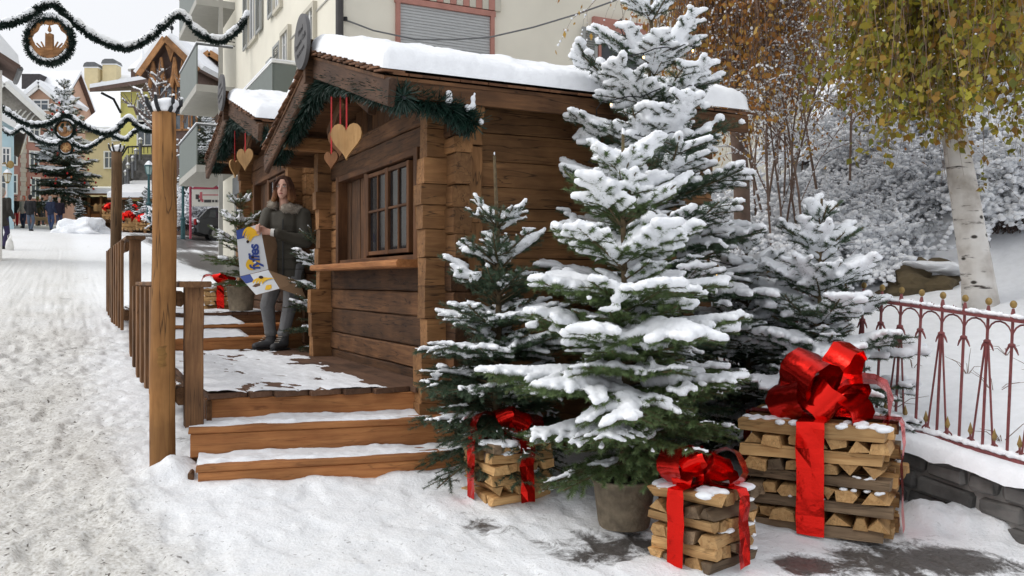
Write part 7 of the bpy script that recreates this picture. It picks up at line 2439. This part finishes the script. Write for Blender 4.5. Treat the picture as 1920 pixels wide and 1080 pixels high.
# ---- direction board
def board():
    A = P(357, 430, 37); t = thing('sign_board', 'white direction board with red arched top and pink post', 'sign', A)
    MAG = plain('crimson_paint', (.42, .06, .10), .5); PAN = plain('board_white', (.66, .64, .58), .6, var=.03); BLK = plain('board_black', (.05, .05, .05), .6); PNK = plain('board_pink', (.5, .12, .14), .6)
    k = 37 / F; w = 56 * k; zt = (430 - 355) * k; zb = (430 - 387) * k
    m = MB(); m.tube([(0, 0, -.4), (0, 0, (430 - 348) * k)], .055, 8); m.build('post', MAG, t)
    m = MB(); m.tube([(w + .1, 0, -.4), (w + .1, 0, (430 - 348) * k)], .055, 8); m.build('post', MAG, t)
    m = MB(); m.box((w / 2 + .05, 0, (zt + zb) / 2), (w / 2 - .02, .03, (zt - zb) / 2)); m.build('panel', PAN, t)
    arc = [(w * f, .26 * math.sin(math.pi * f) + .02) for f in np.linspace(0.02, .98, 13)]
    m = MB(); m.prism([(.03, 0), (w - .03, 0)] + arc[::-1], (.05, -.04, zt), (1, 0, 0), (0, 0, 1), (0, .08, 0)); m.build('arched_top', MAG, t)
    m = MB(); m.tube([(x + .05, 0, zt + z + .06) for x, z in arc], .06, 6); m.build('snow', SNOWF, t)
    z0 = zb + .12
    for (x, z, a, b, mm) in ((.30, .28, .07, .10, BLK), (.46, .30, .05, .18, PNK), (.38, .28, .04, .06, PNK), (.38, .12, .05, .05, BLK), (.52, .12, .04, .06, PNK), (.74, .10, .15, .06, BLK), (.97, .10, .045, .05, BLK), (1.10, .10, .045, .05, BLK)):
        q = MB(); q.box((x, -.034, z0 + z), (a, .006, b)); q.build('printed_mark', mm, t)
    q = MB(); q.prism([(1.17, .04), (1.30, .10), (1.17, .16)], (0, -.034, z0), (1, 0, 0), (0, 0, 1), (0, -.006, 0)); q.build('printed_mark', BLK, t)
    q = MB(); q.box((w * .72, -.034, zt - .24), (.38, .005, .022)); q.build('printed_line', PNK, t)
board()
def street_fence():
    BLUEI = plain('blue_iron', (.02, .07, .11), .6)
    a = P(330, 430, 41); b = P(390, 428, 43)
    t = thing('street_fence', 'dark blue street railing with snow behind the parked car', 'fence', a)
    d = b - a
    for z in (.25, .98):
        m = MB(); m.tube([Vector((0, 0, z)), d + Vector((0, 0, z))], .03, 5); m.build('rail', BLUEI, t)
    for k in range(14):
        q = d * (k / 13); m = MB(); m.tube([q + Vector((0, 0, -.1)), q + Vector((0, 0, .98))], .022, 4); m.build('bar', BLUEI, t)
    m = MB(); m.tube([Vector((0, 0, 1.03)), d + Vector((0, 0, 1.03))], .045, 5); m.build('snow', SNOWF, t)
street_fence()

# hedge by the car
def hedge():
    g = gen_shrub(88, 120, 1.0, 1.0)
    for i, (px, py, Y, s, lab) in enumerate(((345, 430, 39, 1.9, 'snowy bush right of the log post behind the railing'), (372, 425, 41, 1.7, 'snowy bush behind the direction board'), (400, 420, 42, 1.9, 'snowy bush behind the parked car'), (395, 300, 38, 1.6, 'snowy bush under the grey balcony'))):
        p = P(px, py, Y); t = thing('snowy_bush', lab, 'shrub', p, i * 1.3, 'snowy bushes by the parking')
        t.scale = (s, s, s)
        place_parts(t, g, dict(twigs=TWIGG, snow=SNOWF))
hedge()

# ---- parked estate car
def car():
    A = P(366, 451, 37.5)
    t = thing('parked_car', 'dark grey estate car parked beyond the cabins, tail towards us', 'car', (A.x, A.y, A.z), math.radians(24))
    PAINT = plain('car_paint', (.055, .058, .062), .3, .5, var=.05); CG = plain('car_glass', (.03, .04, .05), .08, spec=.8); RED = plain('tail_red', (.35, .01, .015), .25); TYRE = plain('tyre', (.02, .02, .02), .85); RIM = plain('rim', (.3, .3, .31), .35, .8)
    # side profile: x = length (0 rear), z = height
    lower = [(0.02, .35), (0.0, .62), (.05, .95), (.5, 1.0), (2.9, .98), (3.9, .88), (4.35, .68), (4.4, .4), (4.2, .25), (.3, .25)]
    upper = [(.08, .94), (.45, 1.36), (.8, 1.44), (2.0, 1.45), (2.5, 1.36), (3.2, .97)]
    def body(nm, prof, y0, y1, m, inset=.0):
        n = len(prof); vs = []; fs = []
        ys = [(y0, .06), (y0 + .09, 0), (y1 - .09, 0), (y1, .06)]
        cx = sum(p[0] for p in prof) / n; cz = sum(p[1] for p in prof) / n
        for (y, k) in ys:
            for (x, z) in prof: vs.append((cx + (x - cx) * (1 - k), y, cz + (z - cz) * (1 - k)))
        for j in range(3):
            for i in range(n): fs.append((j * n + i, j * n + (i + 1) % n, (j + 1) * n + (i + 1) % n, (j + 1) * n + i))
        fs.append(list(range(n))[::-1]); fs.append([3 * n + i for i in range(n)])
        b = MB(); b.add(vs, fs); o = b.build(nm, m, t)
        bm = bmesh.new(); bm.from_mesh(o.data); bmesh.ops.recalc_face_normals(bm, faces=bm.faces); bm.to_mesh(o.data); bm.free()
        return o
    body('body', lower, 0, 1.75, PAINT); body('cabin_roof', upper, .1, 1.65, PAINT)
    for y, sg in ((.095, -1), (1.655, 1)):
        for poly in ([(.55, 1.0), (.62, 1.30), (.85, 1.37), (1.2, 1.38), (1.2, 1.0)], [(1.26, 1.0), (1.26, 1.38), (2.0, 1.38), (2.0, 1.0)], [(2.06, 1.0), (2.06, 1.37), (2.45, 1.30), (2.95, 1.0)]):
            b = MB(); b.prism(poly, (0, y, 0), (1, 0, 0), (0, 0, 1), (0, sg * .012, 0)); b.build('side_window', CG, t)
    b = MB(); b.add([(.07, .25, .99), (.07, 1.5, .99), (.41, 1.42, 1.36), (.41, .33, 1.36)], [(0, 3, 2, 1)]); o = b.build('rear_window', CG, t); o.location = (-.02, 0, .0)
    for y in (.12, 1.63):
        b = MB(); b.box((.0, y, .80), (.05, .12, .13), None, 0, .02); b.build('tail_light', RED, t)
    b = MB(); b.box((-.02, .87, .45), (.06, .84, .1), None, 0, .03); b.build('bumper', PAINT, t)
    for x in (.85, 3.55):
        for y in (.05, 1.7):
            w = bpy.data.objects.new('wheel', None); COL.objects.link(w); w.parent = t; w.location = (x, y, .31)
            b = MB(); b.tube([(0, -.1, 0), (0, .1, 0)], .32, 20); b.build('tyre', TYRE, w)
            b = MB(); b.tube([(0, -.11, 0), (0, .11, 0)], .19, 14)
            b.build('rim', RIM, w)
    cs = [(.7 + i * .12, .3 + j * .28, 1.455) for i in range(13) for j in range(5)]
    link('snow', fuse(*blobs(np.array(cs), np.array([(.12, .2, .035)] * len(cs)), ICO1), .03, 1), t, SNOWF)
    link('snow', fuse(*blobs(np.array([(-.06, .2 + .1 * k, .56) for k in range(5)]), np.array([(.06, .08, .035)] * 5), ICO1), .02, 1), t, SNOWF)
car()

# ---- garlands across the street
def swag(label, pts, r, n, seed, snow_r, L, w, wreath=None):
    # pts: control points; sampled through a smooth curve
    P_ = [Vector(p) for p in pts]; out = []
    for i in range(len(P_) - 1):
        p0 = P_[max(i - 1, 0)]; p1 = P_[i]; p2 = P_[i + 1]; p3 = P_[min(i + 2, len(P_) - 1)]
        for k in range(10):
            f = k / 10
            out.append(0.5 * ((2 * p1) + (p2 - p0) * f + (2 * p0 - 5 * p1 + 4 * p2 - p3) * f * f + (3 * p1 - p0 - 3 * p2 + p3) * f ** 3))
    out.append(P_[-1])
    o = out[0]
    t = thing('street_garland', label, 'garland', o, 0, 'garlands across the street')
    g = np.random.RandomState(seed)
    loc = [p - o for p in out]
    Vn, Fn = needle_garland(loc, r, n, L, w, g)
    link('needles', mesh('needles', Vn, Fn), t, TINSELF)
    m = MB(); m.tube(loc, r * .45, 6); m.build('core', TINSELF, t)
    cs = []; rs = []
    R0 = random.Random(seed)
    for i in range(len(loc) - 1):
        k = max(1, int((loc[i + 1] - loc[i]).length / (snow_r * .6)))
        for j in range(k):
            if R0.random() < .85:
                p = loc[i].lerp(loc[i + 1], j / k); q = snow_r * R0.uniform(.6, 1.2); cs.append((p.x, p.y, p.z + r * .55 + q * .3)); rs.append(q)
    link('snow', fuse(*blobs(cs, rs, ICO1), snow_r * .38, 2), t, SNOWF)
    return t
def gp(px, py, Y0_, px0):      # a garland hangs square across the street
    s = 0.0
    b = P(px0, 0, Y0_)
    r = (px - 960) / F
    s = (b.x - r * b.y) / (V.x - r * V.y)
    Y = b.y - s * V.y
    return P(px, py, Y)
row1 = [gp(x, y, 20.9, 468) for x, y in ((-90, 10), (-40, 40), (0, 47), (45, 35), (95, 7), (130, 35), (180, 72), (235, 90), (285, 68), (335, 28), (370, 60), (410, 78), (440, 60), (468, 27))]
swag('near snowy fir garland hung in waves above the street', row1, .085, 9000, 61, .095, .085, .018)
row2 = [gp(x, y, 36, 330) for x, y in ((-40, 170), (0, 200), (50, 232), (90, 232), (122, 215), (150, 232), (190, 250), (215, 245), (240, 222), (262, 240), (290, 243), (330, 210))]
swag('middle fir garland drooping across the street before the big tree', row2, .10, 5000, 62, .11, .11, .03)
row3 = [gp(x, y, 43, 290) for x, y in ((-30, 215), (0, 238), (20, 252), (42, 240), (70, 262), (100, 270), (125, 262), (160, 278), (200, 255), (215, 255), (235, 262), (253, 246), (300, 225))]
swag('farthest fir garland with thick snow before the big tree', row3, .10, 4000, 63, .115, .11, .03)

def candle_wreath(label, c, R, scale_rope, star=False, seed=1):
    t = thing('wreath_sign', label, 'wreath', c, 0, 'round wreath signs')
    g = np.random.RandomState(seed)
    ring = [Vector((R * math.cos(a), 0, R * math.sin(a))) for a in np.linspace(0, 2 * math.pi, 49)]
    Vn, Fn = needle_garland(ring, .07 * R / .5, 3500, .10 * R / .5, .012, g); link('needles', mesh('needles', Vn, Fn), t, TINSELF)
    m = MB(); m.tube(ring, .04 * R / .5, 6, cap=False); m.build('hoop', TINSELF, t)
    r0 = R * .93
    if not star:
        # wooden plate with a cloud-shaped opening: ring sectors
        n = 48; vs = []; fs = []
        for i in range(n):
            a = 2 * math.pi * i / n
            ri = R * (.74 + .06 * math.sin(a * 7)) if math.sin(a) > -.35 else R * (.60 + .06 * math.sin(a * 9))
            if math.sin(a) < -.62: ri = R * .42
            for (rr, y) in ((r0, -.02), (ri, -.02), (ri, .02), (r0, .02)): vs.append((rr * math.cos(a), y, rr * math.sin(a)))
        for i in range(n):
            j = (i + 1) % n
            for k in range(4): fs.append((i * 4 + k, i * 4 + (k + 1) % 4, j * 4 + (k + 1) % 4, j * 4 + k))
        link('plate', mesh('plate', vs, fs), t, CARVW)
        m = MB()
        m.prism([(-.085 * 2 * R, -.45 * R), (.085 * 2 * R, -.45 * R), (.08 * 2 * R, .28 * R), (.03 * R, .33 * R), (-.05 * R, .28 * R), (-.08 * 2 * R, .34 * R)], (0, -.035, 0), (1, 0, 0), (0, 0, 1), (0, .07, 0)); m.build('candle', CARVW, t)
        m = MB(); m.prism([(0, .36 * R), (.075 * R, .44 * R), (.05 * R, .54 * R), (0, .68 * R), (-.05 * R, .54 * R), (-.075 * R, .44 * R)], (0, -.02, 0), (1, 0, 0), (0, 0, 1), (0, .04, 0)); m.build('flame', CARVW, t)
        for sg in (-1, 1):
            for k, a in enumerate((28, 44, 60)):
                d = Vector((sg * math.sin(math.radians(a)), 0, math.cos(math.radians(a)))); b0 = Vector((sg * (.18 + .1 * k) * R, 0, -.42 * R))
                m = MB(); m.tube([b0, b0 + d * .42 * R], [.05 * R, .035 * R], 5); m.build('fir_twig', CARVW, t)
    else:
        m = MB(); m.tube([(0, -.02, 0), (0, .02, 0)], r0, 24); m.build('plate', CARVW, t)
        pts = [((.72 if k % 2 == 0 else .3) * R * math.sin(k * math.pi / 6), (.72 if k % 2 == 0 else .3) * R * math.cos(k * math.pi / 6)) for k in range(12)]
        m = MB(); m.prism(pts, (0, -.05, 0), (1, 0, 0), (0, 0, 1), (0, .04, 0)); m.build('star', HEARTW, t)
    cs = []; rs = []
    for a in np.linspace(math.radians(35), math.radians(150), 26): cs.append((R * 1.06 * math.cos(a), 0, R * 1.06 * math.sin(a) + .02)); rs.append(.08 * R / .5)
    for a in np.linspace(math.radians(200), math.radians(330), 22): cs.append((R * .88 * math.cos(a), -.02, R * .88 * math.sin(a))); rs.append(.055 * R / .5)
    link('snow', fuse(*blobs(cs, rs, ICO1), .03, 2), t, SNOWF)
c = gp(93, 76, 20.9, 468)
candle_wreath('round wreath sign with carved wooden candle under the near garland', c, 42 / F * c.y, 1)
c = gp(122, 243, 36, 330)
candle_wreath('round candle wreath hanging before the big decorated tree', c, 17 / F * c.y, 1, False, 2)
c = gp(124, 277, 43, 290)
candle_wreath('small star wreath low before the big decorated tree', c, 12 / F * c.y, 1, True, 3)

# ---- pollarded bare tree with snow on its boughs
def bare_tree():
    base = P(312, 300, 30); t = thing('bare_tree', 'bare tree with snow lined branches behind the big log post', 'tree', (base.x, base.y, gz(base.x, base.y)))
    o = Vector(t.location)
    def q(px, py, dy=0): return P(px, py, 30 + dy) - o
    R0 = random.Random(6)
    tr = [Vector((0, 0, -.2)), q(314, 320) * 1, q(313, 260), q(312, 225)]
    m = MB(); m.tube(tr, [.16, .13, .11, .09], 8); m.build('trunk', TWIGG, t)
    segs = [((312, 250), (270, 190)), ((312, 245), (230, 187)), ((300, 245), (258, 178)), ((305, 230), (275, 160)), ((300, 200), (296, 135)), ((270, 190), (250, 165)), ((312, 240), (320, 180)), ((316, 230), (345, 165)), ((330, 200), (352, 140)), ((296, 160), (313, 155)), ((296, 180), (285, 150)), ((345, 180), (338, 150)), ((258, 215), (240, 200)), ((285, 240), (262, 215)), ((345, 230), (352, 190)), ((296, 190), (318, 160)), ((298, 150), (284, 138)), ((297, 145), (306, 132))]
    cs = []; rs = []
    br = MB()
    for (a, b) in segs:
        p0 = q(*a, R0.uniform(-.3, .3)); p1 = q(*b, R0.uniform(-.6, .6)); mid = p0.lerp(p1, .5) + Vector((R0.uniform(-.1, .1), 0, R0.uniform(-.1, .15)))
        br.tube([p0, mid, p1], [.06, .045, .025], 5)
        for f in np.linspace(0, 1, 16):
            c = p0.lerp(mid, f * 2) if f < .5 else mid.lerp(p1, f * 2 - 1)
            cs.append((c.x, c.y, c.z + .04)); rs.append(R0.uniform(.03, .05))
        for k in range(3):
            c = mid.lerp(p1, R0.random()); e = c + Vector((R0.uniform(-.35, .35), R0.uniform(-.3, .3), R0.uniform(.1, .5)))
            br.tube([c, e], [.018, .008], 4); cs += [(c.lerp(e, f)[:]) for f in (.3, .6, .9)]; rs += [.028, .025, .02]
    br.build('branches', TWIGG, t)
    link('snow', fuse(*blobs(np.array(cs), np.array(rs), ICO1), .022, 1), t, SNOWF)['kind'] = 'stuff'
bare_tree()
